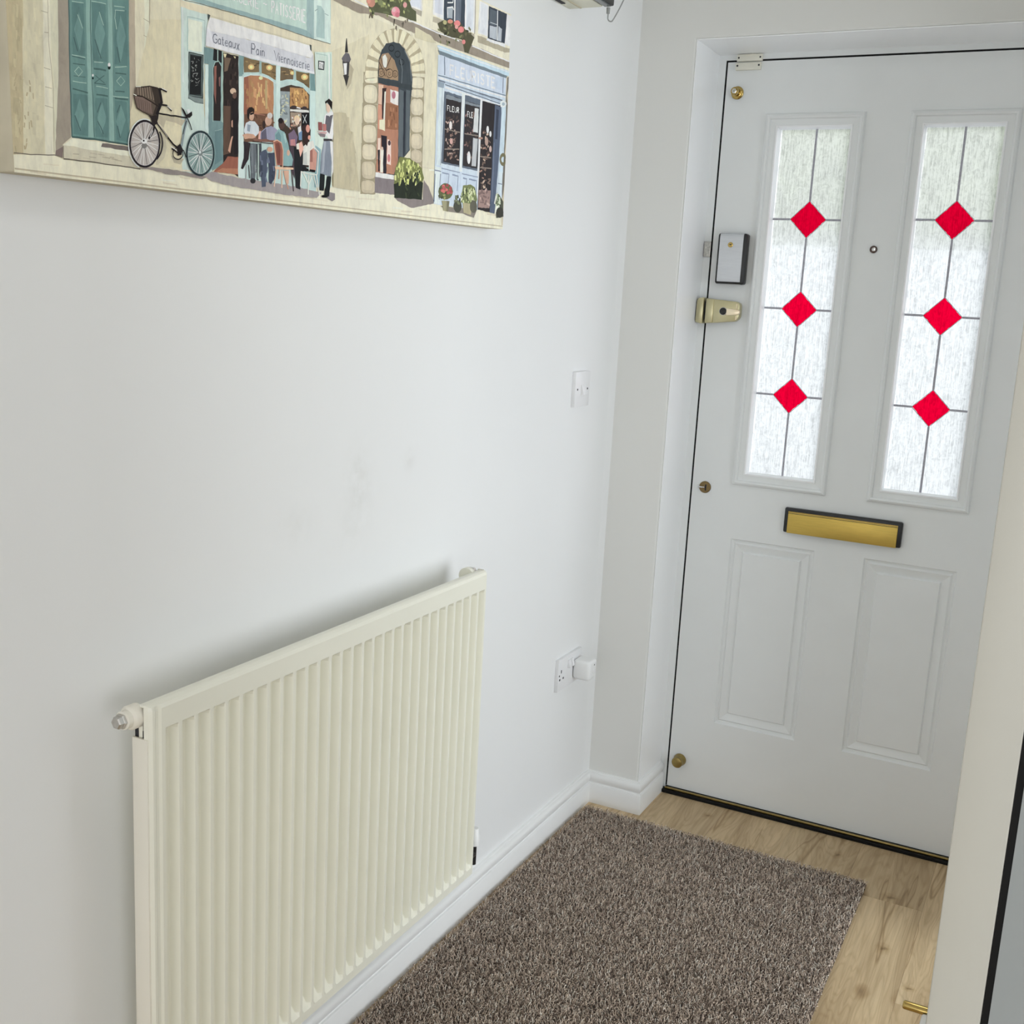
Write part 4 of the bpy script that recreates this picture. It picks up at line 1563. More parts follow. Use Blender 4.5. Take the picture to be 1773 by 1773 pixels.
120 78 36 317 4843 1480 4881 1419
185 135 50 291 5074 1552 5081 1489
185 135 50 264 4882 1572 4903 1511
205 160 70 377 4943 1455 4948 1397
185 135 50 278 5105 1665 5130 1595
185 135 50 311 4952 1557 4961 1517
120 78 36 283 4958 1520 4982 1478
185 135 50 381 5169 1536 5166 1463
205 160 70 279 4936 1506 4943 1472
120 78 36 293 4861 1562 4847 1505
185 135 50 363 5094 1605 5122 1542
205 160 70 238 4921 1503 4933 1468
120 78 36 342 5152 1568 5175 1526
205 160 70 267 5081 1515 5106 1454
140 152 155 0 4578 1549 4789 1572 4790 1070 4578 1160
195 195 150 200 4703 1470 4750 1468
170 180 182 162 4614 1423 4684 1443
170 180 182 282 4642 1289 4653 1330
105 116 120 281 4613 1316 4588 1274
105 116 120 208 4706 1283 4739 1254
195 195 150 139 4666 1381 4731 1381
170 180 182 222 4687 1407 4736 1384
170 180 182 177 4735 1134 4716 1098
195 195 150 202 4704 1525 4692 1482
170 180 182 224 4607 1392 4644 1411
105 116 120 203 4659 1261 4718 1253
170 180 182 187 4597 1121 4616 1169
195 195 150 179 4623 1276 4605 1250
170 180 182 236 4690 1180 4641 1142
195 195 150 130 4610 1227 4538 1232
170 180 182 170 4688 1406 4737 1428
105 116 120 125 4718 1348 4647 1347
195 195 150 244 4621 1499 4635 1461
170 180 182 267 4735 1196 4707 1143
105 116 120 233 4609 1353 4550 1367
195 195 150 224 4619 1338 4658 1362
195 195 150 213 4689 1417 4759 1404
195 195 150 197 4611 1302 4680 1287
195 195 150 247 4714 1168 4659 1130
170 180 182 209 4700 1383 4770 1371
170 180 182 205 4653 1491 4589 1452
205 205 200 0 4795 1338 5238 1377 5239 1348 4795 1305
235 235 232 0 4932 1389 5041 1387 5037 1369 4926 1368
60 50 52 0 4954 1386 4947 1376 4927 1366 4899 1358 4867 1353 4839 1354 4819 1358 4813 1366 4819 1376 4839 1386 4867 1395 4898 1399 4927 1399 4947 1394
60 50 52 0 5191 1408 5185 1398 5169 1388 5145 1381 5118 1377 5094 1378 5077 1383 5071 1391 5077 1401 5093 1411 5117 1419 5144 1422 5168 1422 5185 1417
150 130 110 0 4805 1289 5061 1316 5062 1129 4806 1096
90 66 60 280 5032 1184 5003 1165
90 66 60 265 4865 1081 4840 1079
90 66 60 260 4951 1265 4974 1258
190 120 90 286 4880 1224 4846 1233
225 215 205 287 4901 1182 4893 1195
235 230 228 275 4952 1259 4988 1258
190 120 90 246 4888 1100 4916 1125
225 215 205 297 4871 1178 4849 1169
190 120 90 455 4833 1130 4834 1110
90 66 60 388 5020 1190 5038 1171
235 230 228 197 4835 1222 4866 1221
190 120 90 199 4900 1192 4925 1183
90 66 60 225 4892 1096 4912 1107
90 66 60 230 4829 1140 4807 1127
90 66 60 375 4979 1218 5003 1241
225 215 205 225 5012 1282 4988 1279
90 66 60 335 4982 1132 5015 1143
225 215 205 306 5045 1231 5007 1217
225 215 205 206 4947 1211 4968 1215
190 120 90 316 4806 1080 4793 1058
90 66 60 342 4901 1191 4925 1211
235 230 228 243 5027 1210 4988 1194
90 66 60 265 4926 1113 4916 1095
225 215 205 267 4933 1216 4939 1234
90 66 60 449 4842 1126 4838 1149
90 66 60 320 4894 1152 4912 1163
28 28 32 0 5065 1319 5247 1342 5249 1129 5066 1129
190 195 195 112 5091 1299 5183 1192
190 195 195 116 5102 1182 5182 1312
171 199 196 387 3771 1622 3931 1677 4142 1704 4318 1693 4508 1645
171 199 196 397 4549 1649 4723 1713 4931 1740 5102 1717 5276 1649
196 216 212 109 3780 1608 3931 1663 4142 1690 4308 1679 4478 1636
150 178 172 440 4143 1875 4146 1710
150 178 172 469 4905 1886 4914 1744
186 208 204 0 4479 1888 4575 1889 4569 899 4472 951
182 207 203 0 5248 1903 5376 1906 5399 1666 5395 512 5271 500
101 138 139 0 5254 1904 5364 1908 5397 1670 5260 1666
189 206 195 0 5367 2218 5789 2294 5821 326 5524 282 5385 511 5399 1666
150 180 172 157 5668 2225 5694 1601
150 180 172 95 5398 2200 5668 2225
150 180 172 144 5752 2264 5779 1614
210 222 214 172 5720 2258 5745 1609
50 58 60 0 5450 2115 5606 2128 5595 1999 5449 1990
216 219 216 0 5473 2098 5585 2107 5578 2015 5474 2009
60 66 70 81 5487 2068 5500 2081 5516 2070 5513 2055 5488 2020 5520 2022
60 66 70 78 5556 2056 5542 2069 5555 2084 5568 2070 5556 2056 5541 2039 5556 2025 5570 2041 5556 2056
120 160 168 0 5391 904 5538 859 5503 299 5387 289
190 192 200 0 3075 2105 3160 2079 4164 2119 5272 2112 5326 2185 5366 1910 5058 1899 4559 1886 3764 1879 3050 1877
207 208 213 0 3058 1940 3765 1926 4559 1928 5362 1942 5366 1910 5058 1897 4559 1884 3764 1877 3050 1875
223 223 221 0 3137 2239 5238 2289 5326 2173 5276 2113 4164 2119 3160 2077 3075 2093
205 206 212 0 3075 2093 3160 2074 3200 1927 3054 1928
58 68 68 0 3099 2276 3143 2267 3129 2232 3100 2190
58 68 68 0 5249 2303 5286 2298 5293 2207 5258 2236
98 102 116 142 3269 2036 3239 2053 3205 2041 3187 1996 3203 1951 3237 1940 3267 1957 3268 1991 3238 1991
98 102 116 141 3334 2005 3308 2007 3286 1977 3301 1940 3330 1956
98 102 116 140 3334 2008 3333 1946 3342 1940
98 102 116 136 3376 2045 3375 1952 3389 1941 3398 1950
98 102 116 96 3361 2009 3395 2010
98 102 116 113 3423 1977 3471 1983 3460 2012 3435 2009 3420 1975 3434 1942 3471 1952
98 102 116 144 3544 2012 3517 2013 3495 1983 3510 1944 3540 1961
98 102 116 143 3544 2014 3543 1950 3552 1944
98 102 116 124 3571 2015 3574 1956 3592 1945 3617 1963
98 102 116 150 3620 2017 3619 1946
98 102 116 130 3648 2018 3699 1936
98 102 116 130 3700 2019 3650 1937
98 102 116 169 3955 1934 3956 2073 4009 2075 4028 2044 4009 2005 3956 2004
98 102 116 154 4101 2016 4073 2017 4051 1984 4066 1943 4098 1963
98 102 116 152 4101 2019 4101 1951 4110 1946
98 102 116 159 4140 2018 4140 1947
98 102 116 128 4138 2048 4142 2042
98 102 116 159 4176 2023 4175 1949
98 102 116 131 4176 2002 4201 2024 4223 2011 4223 1951
98 102 116 116 4434 2071 4445 2054 4488 1944 4537 2058
98 102 116 154 4549 2012 4549 1942
98 102 116 123 4548 2041 4551 2035
98 102 116 115 4584 1979 4633 1984 4620 2015 4596 2012 4581 1977 4596 1942 4633 1951
98 102 116 155 4660 2015 4660 1941
98 102 116 127 4660 1995 4685 2015 4706 2001 4706 1941
98 102 116 157 4737 2016 4737 1941
98 102 116 128 4737 1995 4762 2016 4784 2002 4784 1941
98 102 116 126 4840 1941 4815 1959 4812 1990 4840 2017 4865 1996 4865 1959 4840 1941
98 102 116 159 4901 2015 4901 1940
98 102 116 127 4899 2046 4902 2040
98 102 116 137 4969 2009 4949 2018 4936 2000 4969 1965 4959 1940 4934 1946
98 102 116 120 5000 1980 5051 1986 5038 2019 5013 2016 4997 1978 5013 1940 5051 1950
98 102 116 162 5082 2019 5083 1939
98 102 116 123 5082 1991 5097 2017 5116 2014
98 102 116 163 5152 2017 5153 1939
98 102 116 139 5150 2050 5153 2043
98 102 116 122 5189 1981 5241 1986 5228 2021 5202 2018 5186 1978 5202 1939 5241 1949
148 140 141 0 2978 247 3135 306 3664 273 4380 274 5046 258 5556 224 5442 138 4775 128 4252 135 3627 146 3132 179
50 42 46 0 3787 774 3929 768 3882 548 3766 400 3722 407 3785 549
150 150 150 144 3828 474 3821 224
60 52 56 166 3881 468 3898 288
92 100 108 0 3914 755 4054 771 4038 507 4018 253 3928 233 3919 472
62 68 76 0 4033 768 4152 782 4158 496 4087 270 4051 290 4053 543
120 128 134 258 4137 588 4150 532
50 56 64 301 3947 459 3950 385
50 56 64 268 4110 672 4122 600
120 128 134 301 4019 482 4023 394
120 128 134 247 4038 424 4040 378
120 128 134 202 3955 520 3957 479
120 128 134 218 4098 452 4087 398
50 56 64 311 3933 585 3938 530
110 118 125 0 3928 745 3982 751 3979 364 3934 360
45 45 50 0 4027 265 4021 249 4005 234 3982 225 3956 223 3933 228 3917 239 3912 255 3918 271 3934 285 3957 295 3982 297 4006 292 4022 281
191 199 206 0 3785 907 3825 1013 3913 1058 4020 1061 4101 1003 4113 923 4037 869 3806 874
132 146 162 0 3860 1006 3931 1004 3912 912 3850 915
188 138 108 0 3757 848 3841 875 3983 887 4040 849 3805 796
190 146 116 0 4003 1126 3997 1102 3982 1081 3961 1068 3937 1065 3916 1072 3901 1089 3896 1111 3902 1135 3916 1156 3938 1169 3962 1173 3983 1165 3998 1149
40 32 30 0 3850 1127 3858 1190 3901 1232 3959 1247 4004 1225 4007 1177 3968 1186 3911 1158 3892 1064 3864 1085
30 28 30 0 3914 1153 4000 1181 3996 1156 3923 1132
70 80 101 0 4115 654 4255 716 4291 662 4272 429 4243 205 4160 186 4132 415
58 66 86 0 4292 674 4441 690 4463 353 4365 250 4318 270 4309 490
95 105 128 324 4167 557 4172 496
95 105 128 347 4241 341 4267 270
95 105 128 339 4301 605 4325 539
50 58 76 259 4168 390 4149 329
50 58 76 334 4151 489 4158 414
50 58 76 324 4422 506 4405 416
95 105 128 381 4286 583 4281 534
95 105 128 329 4418 507 4428 438
95 105 128 272 4128 620 4136 540
95 105 128 235 4290 479 4269 400
50 58 76 350 4382 383 4398 329
95 105 128 252 4143 393 4126 329
140 140 166 0 4109 916 4256 1014 4367 1051 4508 1011 4460 855 4109 814
88 84 104 0 4146 932 4256 997 4274 844 4145 829
214 150 132 0 4095 937 4142 954 4127 804 4087 811
192 148 122 0 4382 1116 4375 1086 4354 1061 4324 1044 4291 1040 4262 1049 4241 1069 4234 1097 4242 1126 4262 1152 4292 1169 4325 1173 4354 1165 4375 1144
196 190 186 0 4399 1191 4393 1172 4377 1156 4353 1144 4326 1141 4303 1146 4286 1158 4281 1175 4286 1193 4303 1210 4327 1221 4353 1225 4377 1220 4393 1208
58 44 42 0 4243 1047 4240 1021 4231 1000 4217 988 4203 986 4189 995 4180 1014 4177 1038 4181 1063 4190 1084 4203 1097 4218 1099 4231 1090 4240 1071
192 142 112 0 4402 732 4395 716 4378 702 4352 693 4324 690 4299 694 4281 704 4275 718 4281 734 4299 748 4324 757 4352 761 4378 757 4396 747
122 78 64 0 3965 828 4255 856 4498 859 4536 835 4255 812 4000 801
62 46 44 113 3964 791 4255 802 4479 817
156 174 168 298 4087 765 4084 295
122 162 164 0 4451 956 4536 1021 4670 1003 4752 854 4777 762 4870 642 4851 554 4632 520 4613 756 4460 861
96 136 142 0 4461 936 4536 998 4584 928 4574 810 4479 857
150 186 184 0 4632 980 4680 986 4719 874 4680 846
84 58 52 0 4666 1111 4659 1076 4640 1047 4612 1029 4582 1025 4554 1036 4535 1061 4529 1093 4535 1127 4554 1156 4582 1174 4612 1178 4640 1167 4659 1143
40 32 34 0 4635 1153 4630 1135 4614 1120 4591 1109 4565 1106 4543 1110 4527 1122 4521 1138 4527 1156 4543 1172 4565 1182 4591 1186 4614 1181 4630 1170
198 152 122 0 4787 728 4784 709 4774 693 4760 683 4744 682 4730 688 4720 702 4717 720 4720 739 4730 755 4744 765 4760 766 4774 760 4784 746
112 92 117 0 4751 983 4884 1065 4968 974 4929 836 4787 832
176 108 112 0 4796 918 4904 931 4915 837 4806 827
214 184 138 0 5020 1230 5013 1207 4995 1186 4968 1173 4938 1169 4911 1175 4892 1191 4885 1212 4892 1236 4910 1256 4937 1270 4967 1274 4994 1267 5013 1252
216 180 152 0 5010 1193 5005 1170 4991 1150 4970 1137 4947 1134 4927 1142 4912 1158 4907 1180 4912 1203 4926 1223 4947 1236 4970 1239 4990 1231 5005 1215
206 205 205 0 4967 1105 5038 1138 5063 1034 4993 977
82 122 162 0 4993 1031 5073 1068 5068 936 4998 928
34 36 40 0 4869 808 5104 871 5090 653 5209 519 5036 478 5032 233 4931 249 4886 607
72 60 70 0 4767 820 4885 822 4897 369 4827 506 4866 641
207 206 197 0 5105 859 5226 933 5339 959 5381 866 5270 596 5096 590
176 180 176 0 5105 751 5186 784 5188 602 5106 594
207 152 132 0 4974 880 5064 920 5109 823 5029 694
226 206 192 0 4934 863 4994 894 5008 800 4949 793
54 37 36 0 5072 1142 5224 1188 5282 1109 5270 999 5186 866 5104 925
194 122 102 0 5257 1124 5252 1099 5239 1078 5219 1065 5198 1062 5178 1071 5164 1088 5159 1111 5164 1136 5177 1157 5197 1170 5218 1173 5238 1165 5252 1147
200 130 108 0 5274 999 5271 984 5262 971 5249 963 5235 962 5222 967 5212 977 5209 991 5212 1006 5221 1019 5234 1027 5249 1029 5262 1024 5271 1014
141 73 53 0 4419 833 4498 865 4593 836 4626 746 4617 527 4498 527 4441 667
112 54 42 0 4460 820 4536 841 4574 752 4565 551 4507 545
204 152 118 166 4413 838 4498 871 4597 842 4632 746 4622 510
204 152 118 181 4426 816 4460 657 4494 485
207 167 132 0 4441 503 4870 528 4870 496 4460 461
52 40 40 0 4632 528 4870 544 4870 525 4632 508
208 168 138 219 4475 460 4431 221
208 168 138 236 4609 467 4605 218
70 56 60 233 4831 494 4872 192
190 130 100 228 4719 472 4694 327 4753 212
190 140 110 224 4555 468 4536 336
196 148 120 0 4632 463 4768 476 4759 284 4710 280
186 126 106 0 5243 814 5350 856 5447 800 5412 536 5240 519
150 88 74 0 5247 803 5330 836 5327 653 5253 645
30 30 32 0 5066 554 5395 543 5395 506 5087 507
227 222 203 203 5246 522 5251 815 5360 873 5480 816 5442 486
227 222 203 144 5042 488 5230 470 5442 480
227 222 203 226 5057 480 5038 272
227 222 203 236 5234 460 5224 171
227 222 203 224 5421 478 5500 193
227 222 203 202 5323 456 5241 326
227 222 203 211 5354 465 5440 288
227 222 203 195 5107 473 5210 348
132 124 127 0 5729 255 5904 246 5899 154 5829 121 5654 171
30 34 36 0 5517 511 5632 510 5614 256 5499 259
30 34 36 0 5682 487 5801 491 5745 187 5628 194
26 26 28 0 5719 185 5710 175 5687 167 5652 160 5614 157 5579 158 5556 164 5547 172 5555 181 5579 190 5613 196 5651 199 5686 198 5710 193
121 131 146 0 5604 990 5754 1005 5802 701 5793 485 5517 509 5539 798
150 158 170 0 5605 978 5654 983 5606 532 5553 515
226 226 217 0 5754 1005 5828 1004 5858 607 5801 485 5802 701
221 223 223 0 5612 1346 5679 1419 5812 1447 5878 1370 5868 1207 5819 1025 5728 1027 5642 1080 5593 1246
95 92 100 0 5648 1363 5734 1362 5830 1403 5778 1245 5737 1114 5619 1170
226 228 230 0 5696 1416 5797 1439 5734 1350
60 56 60 0 5596 1023 5810 1041 5810 1007 5596 989
182 142 142 0 5426 1109 5679 1124 5646 1091 5515 1075
120 108 112 0 5452 1084 5641 1090 5621 1041 5515 1040
132 62 60 0 5454 1240 5554 1251 5564 1130 5468 1120
168 92 86 0 5563 1230 5652 1241 5654 1136 5577 1126
217 182 157 0 5641 1545 5746 1526 5760 1452 5705 1405 5658 1435
35 30 30 0 5622 1557 5719 1617 5801 1580 5798 1467 5746 1511 5682 1553 5635 1529
178 168 142 0 2175 893 2666 902 2602 818 2486 848 2313 852 2278 758 2183 809
186 178 152 0 2191 709 2306 641 2324 515 2277 397 2167 295 2125 299 2216 488
168 160 136 0 2398 440 2563 404 2631 427 2562 343 2440 346
136 126 122 0 1728 211 2060 253 2492 259 2809 243 3043 233 2947 192 2558 204 2347 190 2059 223
176 168 163 0 2186 552 2176 485 2152 419 2116 360 2068 311 2013 274 1954 252 1894 246 1836 256 1785 282 1742 321 1711 372 1693 430 1688 495 1698 560 1721 624 1756 681 1801 730 1855 768 1913 791 1973 799 2030 791 2083 767 2127 729 2161 678 2180 618
128 154 152 0 3180 544 3171 476 3147 410 3109 350 3061 300 3004 263 2942 241 2880 235 2820 246 2766 272 2721 312 2688 363 2668 423 2662 488 2671 554 2694 619 2730 677 2776 726 2832 764 2892 787 2954 795 3015 787 3070 762 3116 723 3152 672 3173 611
236 234 230 68 1926 544 2168 529
232 230 226 74 1926 544 2153 460
96 90 90 78 1926 544 2123 396
236 234 230 82 1926 544 2079 340
232 230 226 85 1926 544 2026 298
96 90 90 89 1926 544 1967 271
236 234 230 90 1926 544 1906 261
232 230 226 86 1926 544 1847 269
96 90 90 82 1926 544 1794 295
236 234 230 79 1926 544 1751 335
232 230 226 76 1926 544 1721 388
96 90 90 72 1926 544 1705 450
236 234 230 67 1926 544 1705 517
232 230 226 69 1926 544 1720 584
96 90 90 74 1926 544 1749 647
236 234 230 78 1926 544 1791 701
232 230 226 83 1926 544 1842 744
96 90 90 89 1926 544 1900 772
236 234 230 88 1926 544 1961 784
232 230 226 85 1926 544 2020 777
96 90 90 82 1926 544 2074 754
236 234 230 79 1926 544 2118 714
232 230 226 76 1926 544 2150 660
96 90 90 71 1926 544 2167 597
222 232 230 71 2915 518 3158 521
214 226 224 79 2915 518 3143 451
60 82 84 85 2915 518 3113 385
222 232 230 90 2915 518 3069 329
214 226 224 94 2915 518 3015 285
60 82 84 100 2915 518 2955 258
222 232 230 101 2915 518 2892 249
214 226 224 95 2915 518 2832 258
60 82 84 90 2915 518 2777 284
222 232 230 86 2915 518 2733 326
214 226 224 81 2915 518 2701 380
60 82 84 77 2915 518 2684 443
222 232 230 69 2915 518 2682 511
214 226 224 76 2915 518 2697 579
60 82 84 81 2915 518 2726 643
222 232 230 87 2915 518 2768 699
214 226 224 92 2915 518 2820 742
60 82 84 98 2915 518 2880 770
222 232 230 100 2915 518 2942 781
214 226 224 95 2915 518 3003 775
60 82 84 91 2915 518 3058 750
222 232 230 88 2915 518 3104 709
214 226 224 84 2915 518 3138 655
60 82 84 79 2915 518 3156 590
205 211 210 139 1829 236 1797 249 1768 265 1742 287 1719 312 1700 340 1684 372 1673 406 1666 442 1664 479 1666 517 1673 555 1684 593 1699 629 1718 663 1741 696 1767 725 1795 751 1827 773 1860 791 1894 805 1929 814 1965 818 2000 816 2034 810
38 33 40 251 2186 552 2178 494 2160 437 2132 384 2095 337 2051 298 2002 270 1950 253 1898 248 1848 254 1801 273 1761 302 1729 341 1705 387 1691 439 1688 495 1696 551 1713 607 1740 658 1776 704 1818 743 1866 772 1917 790 1969 797 2019 792 2066 775 2108 747 2142 709 2167 662 2182 609 2186 552
190 184 184 73 2164 548 2157 490 2138 433 2109 381 2071 337 2026 301 1977 277 1926 266 1876 267 1830 281 1788 307 1755 344 1730 389 1716 441 1712 496 1720 552 1738 608 1766 658 1803 703 1846 738 1894 763 1944 776 1994 776 2042 763 2084 739 2119 703 2145 657 2160 605 2164 548
38 33 40 210 2188 697 2202 680 2213 661 2223 641 2230 620 2234 598 2236 575 2236 552 2233 529 2227 506 2219 483 2209 460 2197 438 2182 417 2165 397 2147 378 2126 360
40 55 60 285 3175 544 3168 485 3150 427 3122 374 3085 327 3040 288 2990 260 2938 243 2884 238 2833 245 2785 264 2744 294 2710 333 2685 380 2670 432 2666 488 2673 546 2691 602 2718 654 2753 700 2796 739 2845 768 2896 786 2949 793 3001 787 3050 770 3093 741 3128 702 3154 655 3170 601 3175 544
165 182 182 71 3151 541 3144 483 3125 426 3096 373 3058 328 3013 293 2963 269 2911 258 2860 259 2812 274 2770 300 2735 337 2709 383 2693 435 2689 491 2696 548 2714 604 2742 655 2779 699 2823 735 2871 759 2923 772 2974 772 3022 759 3066 734 3102 697 3130 651 3146 599 3151 541
120 150 150 134 3062 785 3096 764 3127 738 3152 707 3173 672 3188 632 3197 590 3199 546 3195 502 3185 458 3168 415 3146 374 3119 337 3087 304 3052 275
120 118 116 0 1972 505 1967 491 1953 478 1934 469 1912 467 1894 471 1881 481 1877 494 1882 509 1895 522 1915 530 1936 533 1955 529 1968 519
236 232 228 0 1976 557 1970 544 1956 532 1936 524 1914 521 1894 525 1881 533 1876 546 1882 559 1896 571 1916 579 1938 582 1958 578 1971 570
40 36 40 0 1930 559 1929 554 1925 549 1919 547 1912 546 1907 547 1903 551 1901 556 1903 561 1907 566 1913 569 1919 570 1925 568 1929 564
120 132 132 0 2964 523 2959 507 2946 493 2927 484 2906 482 2887 487 2875 498 2871 513 2875 529 2889 543 2907 552 2928 554 2947 550 2959 538
200 210 208 0 2931 533 2929 525 2923 517 2915 513 2905 512 2897 515 2891 520 2889 528 2892 537 2898 544 2906 548 2915 550 2924 547 2929 541
124 140 146 349 2684 924 2617 740 2573 566
36 32 34 115 2665 891 2599 715
36 32 34 185 2176 915 2401 920 2689 931
36 32 34 253 2146 800 2286 684 2424 572 2506 536
190 185 176 68 2162 802 2276 697 2328 644
36 32 34 159 2689 924 2732 861 2764 789
36 32 34 268 2116 855 2090 697 1998 589
225 225 222 87 2074 695 2024 615
36 32 34 170 2506 536 2611 517 2654 437
40 38 42 130 2595 478 2589 453 2573 429 2548 410 2518 398 2486 395 2457 401 2433 414 2418 434 2413 459 2419 484 2435 508 2460 526 2490 538 2521 542 2551 537 2575 523 2590 503 2595 478
225 222 216 90 2379 544 2466 516 2520 473
36 32 34 193 2390 519 2526 469
36 32 34 0 2489 549 2551 595 2600 531 2565 458 2497 443
36 32 34 0 2571 1051 2624 1022 2678 969 2770 1021 2778 975 2732 936 2666 929 2623 984
206 216 216 0 2663 1027 2720 1043 2747 1016 2703 978
44 37 37 0 1997 876 2188 961 2174 855 2140 777 2066 767 2048 839
94 80 68 0 1804 1174 1915 1190 2029 1220 2175 1218 2233 1056 2156 896 2059 868 1905 898 1815 921 1782 990 1768 1068
118 96 86 0 1779 1062 1911 1074 2064 1024 2080 887 1905 907 1815 930
168 145 122 75 1839 1171 1843 1085
168 145 122 75 1877 1180 1885 1082
168 145 122 75 1916 1189 1928 1078
168 145 122 75 1955 1198 1971 1074
168 145 122 75 1995 1207 2014 1071
168 145 122 75 2034 1216 2057 1067
168 145 122 75 2074 1225 2101 1063
84 66 60 74 1814 1052 1825 932
84 66 60 74 1848 1047 1859 925
84 66 60 75 1883 1042 1894 918
84 66 60 75 1917 1037 1928 911
84 66 60 75 1952 1032 1963 904
84 66 60 76 1987 1027 1998 898
84 66 60 76 2022 1022 2033 891
84 66 60 76 2057 1017 2068 884
60 50 44 0 2060 1219 2175 1215 2235 1056 2164 882 2070 877 2131 997
48 38 34 128 1806 1171 1915 1186 2034 1216 2177 1213
44 35 31 160 1768 1068 1911 1076 2054 1036 2173 999
60 48 42 127 1779 1054 1810 937 1905 898 2059 868
238 218 198 114 1762 1082 1815 1073
238 218 198 114 1804 1175 1890 1190
36 32 34 252 2195 1201 2238 1213 2328 1196
232 222 208 89 2238 1225 2325 1208
36 32 34 226 2179 1026 2318 1031 2405 975
226 220 208 96 2328 1025 2403 991
36 32 34 419 2196 1219 2233 1056 2144 896
181 171 139 0 5832 1430 6161 1467 6387 1029 6563 331 5850 334
176 166 136 613 6128 1295 6108 1048
188 178 146 838 6357 619 6334 350
184 174 142 701 6058 718 6123 587
186 176 144 647 6060 886 6158 594
179 169 139 476 6301 1174 6424 896
182 172 141 600 6062 881 6045 613
188 178 146 890 6384 749 6377 572
183 173 142 524 6217 1418 6239 1249
183 173 142 370 6171 952 6254 821
177 167 137 622 6219 677 6237 543
185 175 143 834 5979 1064 5955 790
188 178 146 426 6350 1210 6322 1040
180 170 139 399 6193 905 6142 612
185 175 143 335 6103 703 6035 421
170 160 132 0 6243 2228 6379 2148 6304 1927 6199 1815 6221 2018
50 48 50 0 6170 2558 6191 2562 6224 2364 6145 2350
96 93 99 0 6053 2250 6161 2353 6246 2353 6301 2279 6270 2230 6085 2212
66 64 66 0 6080 2217 6265 2232 6242 2033 6126 2002
222 224 226 0 6107 2187 6204 2212 6194 2040 6136 2024
60 58 58 0 6105 2016 6253 2032 6193 1858
152 140 110 0 6642 2153 7054 2203 7060 2032 6647 1979
211 203 174 0 7039 2115 7035 2072 7016 2052 6983 2039 6927 2028 6787 2009 6732 2008 6699 2016 6680 2032 6673 2073 6678 2116 6696 2135 6728 2148 6783 2160 6922 2180 6978 2181 7012 2173 7032 2157
220 212 182 0 6957 2117 6951 2083 6929 2070 6888 2061 6779 2047 6737 2050 6716 2062 6708 2094 6714 2127 6735 2140 6776 2149 6884 2163 6926 2161 6949 2149
152 140 110 0 6632 1983 7045 2030 7055 1728 6640 1681
203 194 165 0 7033 1874 7029 1798 7011 1766 6977 1744 6922 1730 6781 1713 6725 1717 6692 1733 6672 1763 6664 1836 6668 1911 6686 1942 6718 1964 6773 1979 6913 1998 6969 1994 7004 1978 7024 1948
212 203 173 0 6950 1877 6944 1818 6923 1796 6881 1783 6772 1771 6730 1778 6708 1800 6699 1857 6705 1914 6725 1937 6767 1950 6876 1963 6918 1956 6941 1934
152 140 110 0 6625 1685 7041 1726 7051 1416 6633 1374
200 190 161 0 7028 1566 7024 1489 7006 1455 6973 1434 6916 1420 6774 1405 6719 1410 6685 1427 6665 1458 6657 1534 6661 1610 6679 1642 6712 1664 6767 1678 6908 1695 6964 1691 6999 1674 7019 1643
209 199 169 0 6945 1570 6939 1510 6918 1487 6876 1475 6766 1464 6724 1473 6701 1495 6693 1554 6698 1613 6719 1636 6760 1649 6870 1660 6913 1652 6936 1630
152 140 110 0 6618 1379 7037 1415 7046 1112 6626 1075
200 189 160 0 7024 1258 7020 1182 7001 1150 6967 1130 6911 1117 6768 1104 6712 1109 6678 1127 6658 1157 6650 1231 6654 1305 6672 1337 6705 1357 6760 1371 6903 1386 6960 1381 6994 1364 7015 1333
209 198 168 0 6940 1264 6934 1205 6913 1183 6870 1171 6759 1162 6717 1171 6695 1193 6686 1251 6691 1308 6712 1330 6754 1342 6865 1352 6908 1344 6931 1322
152 140 110 0 6610 1080 7032 1110 7040 846 6617 815
197 185 156 0 7018 974 7014 908 6995 880 6961 863 6904 852 6760 840 6704 845 6670 860 6650 887 6642 951 6647 1016 6665 1044 6698 1061 6754 1073 6897 1086 6954 1081 6989 1066 7010 1040
206 194 164 0 6934 980 6928 930 6906 911 6864 901 6752 893 6709 901 6687 921 6678 971 6684 1021 6705 1040 6747 1050 6859 1059 6902 1051 6925 1031
152 140 110 0 6602 819 7026 844 7036 544 6610 518
188 175 146 0 7013 690 7009 615 6990 583 6956 564 6898 553 6754 543 6697 550 6663 568 6643 598 6634 672 6639 746 6657 776 6690 796 6746 808 6890 819 6948 813 6983 795 7004 764
197 184 154 0 6928 697 6922 640 6900 618 6857 607 6745 601 6702 611 6680 634 6671 691 6676 748 6698 769 6740 780 6852 787 6896 778 6919 755
152 140 110 0 6594 523 7021 542 7028 316 6600 295
185 171 142 0 7006 427 7002 370 6982 347 6948 332 6890 324 6745 316 6688 321 6653 335 6634 358 6626 413 6631 469 6649 492 6683 506 6739 515 6884 525 6942 520 6977 506 6998 483
194 180 150 0 6921 435 6915 392 6893 376 6850 369 6737 364 6694 372 6671 389 6663 432 6669 475 6690 491 6733 498 6846 504 6889 496 6912 479
152 140 110 0 8017 2311 8465 2371 8462 2175 8013 2119
203 194 166 0 8439 2269 8435 2220 8415 2198 8379 2182 8318 2169 8165 2147 8105 2146 8068 2154 8047 2172 8038 2218 8043 2266 8062 2288 8097 2304 8157 2318 8310 2340 8371 2342 8408 2335 8430 2317
211 202 173 0 8350 2268 8345 2231 8322 2216 8278 2205 8162 2190 8118 2192 8095 2204 8086 2239 8091 2275 8113 2291 8157 2302 8272 2317 8317 2316 8341 2304
152 140 110 0 8025 2120 8462 2175 8457 2026 8019 1974
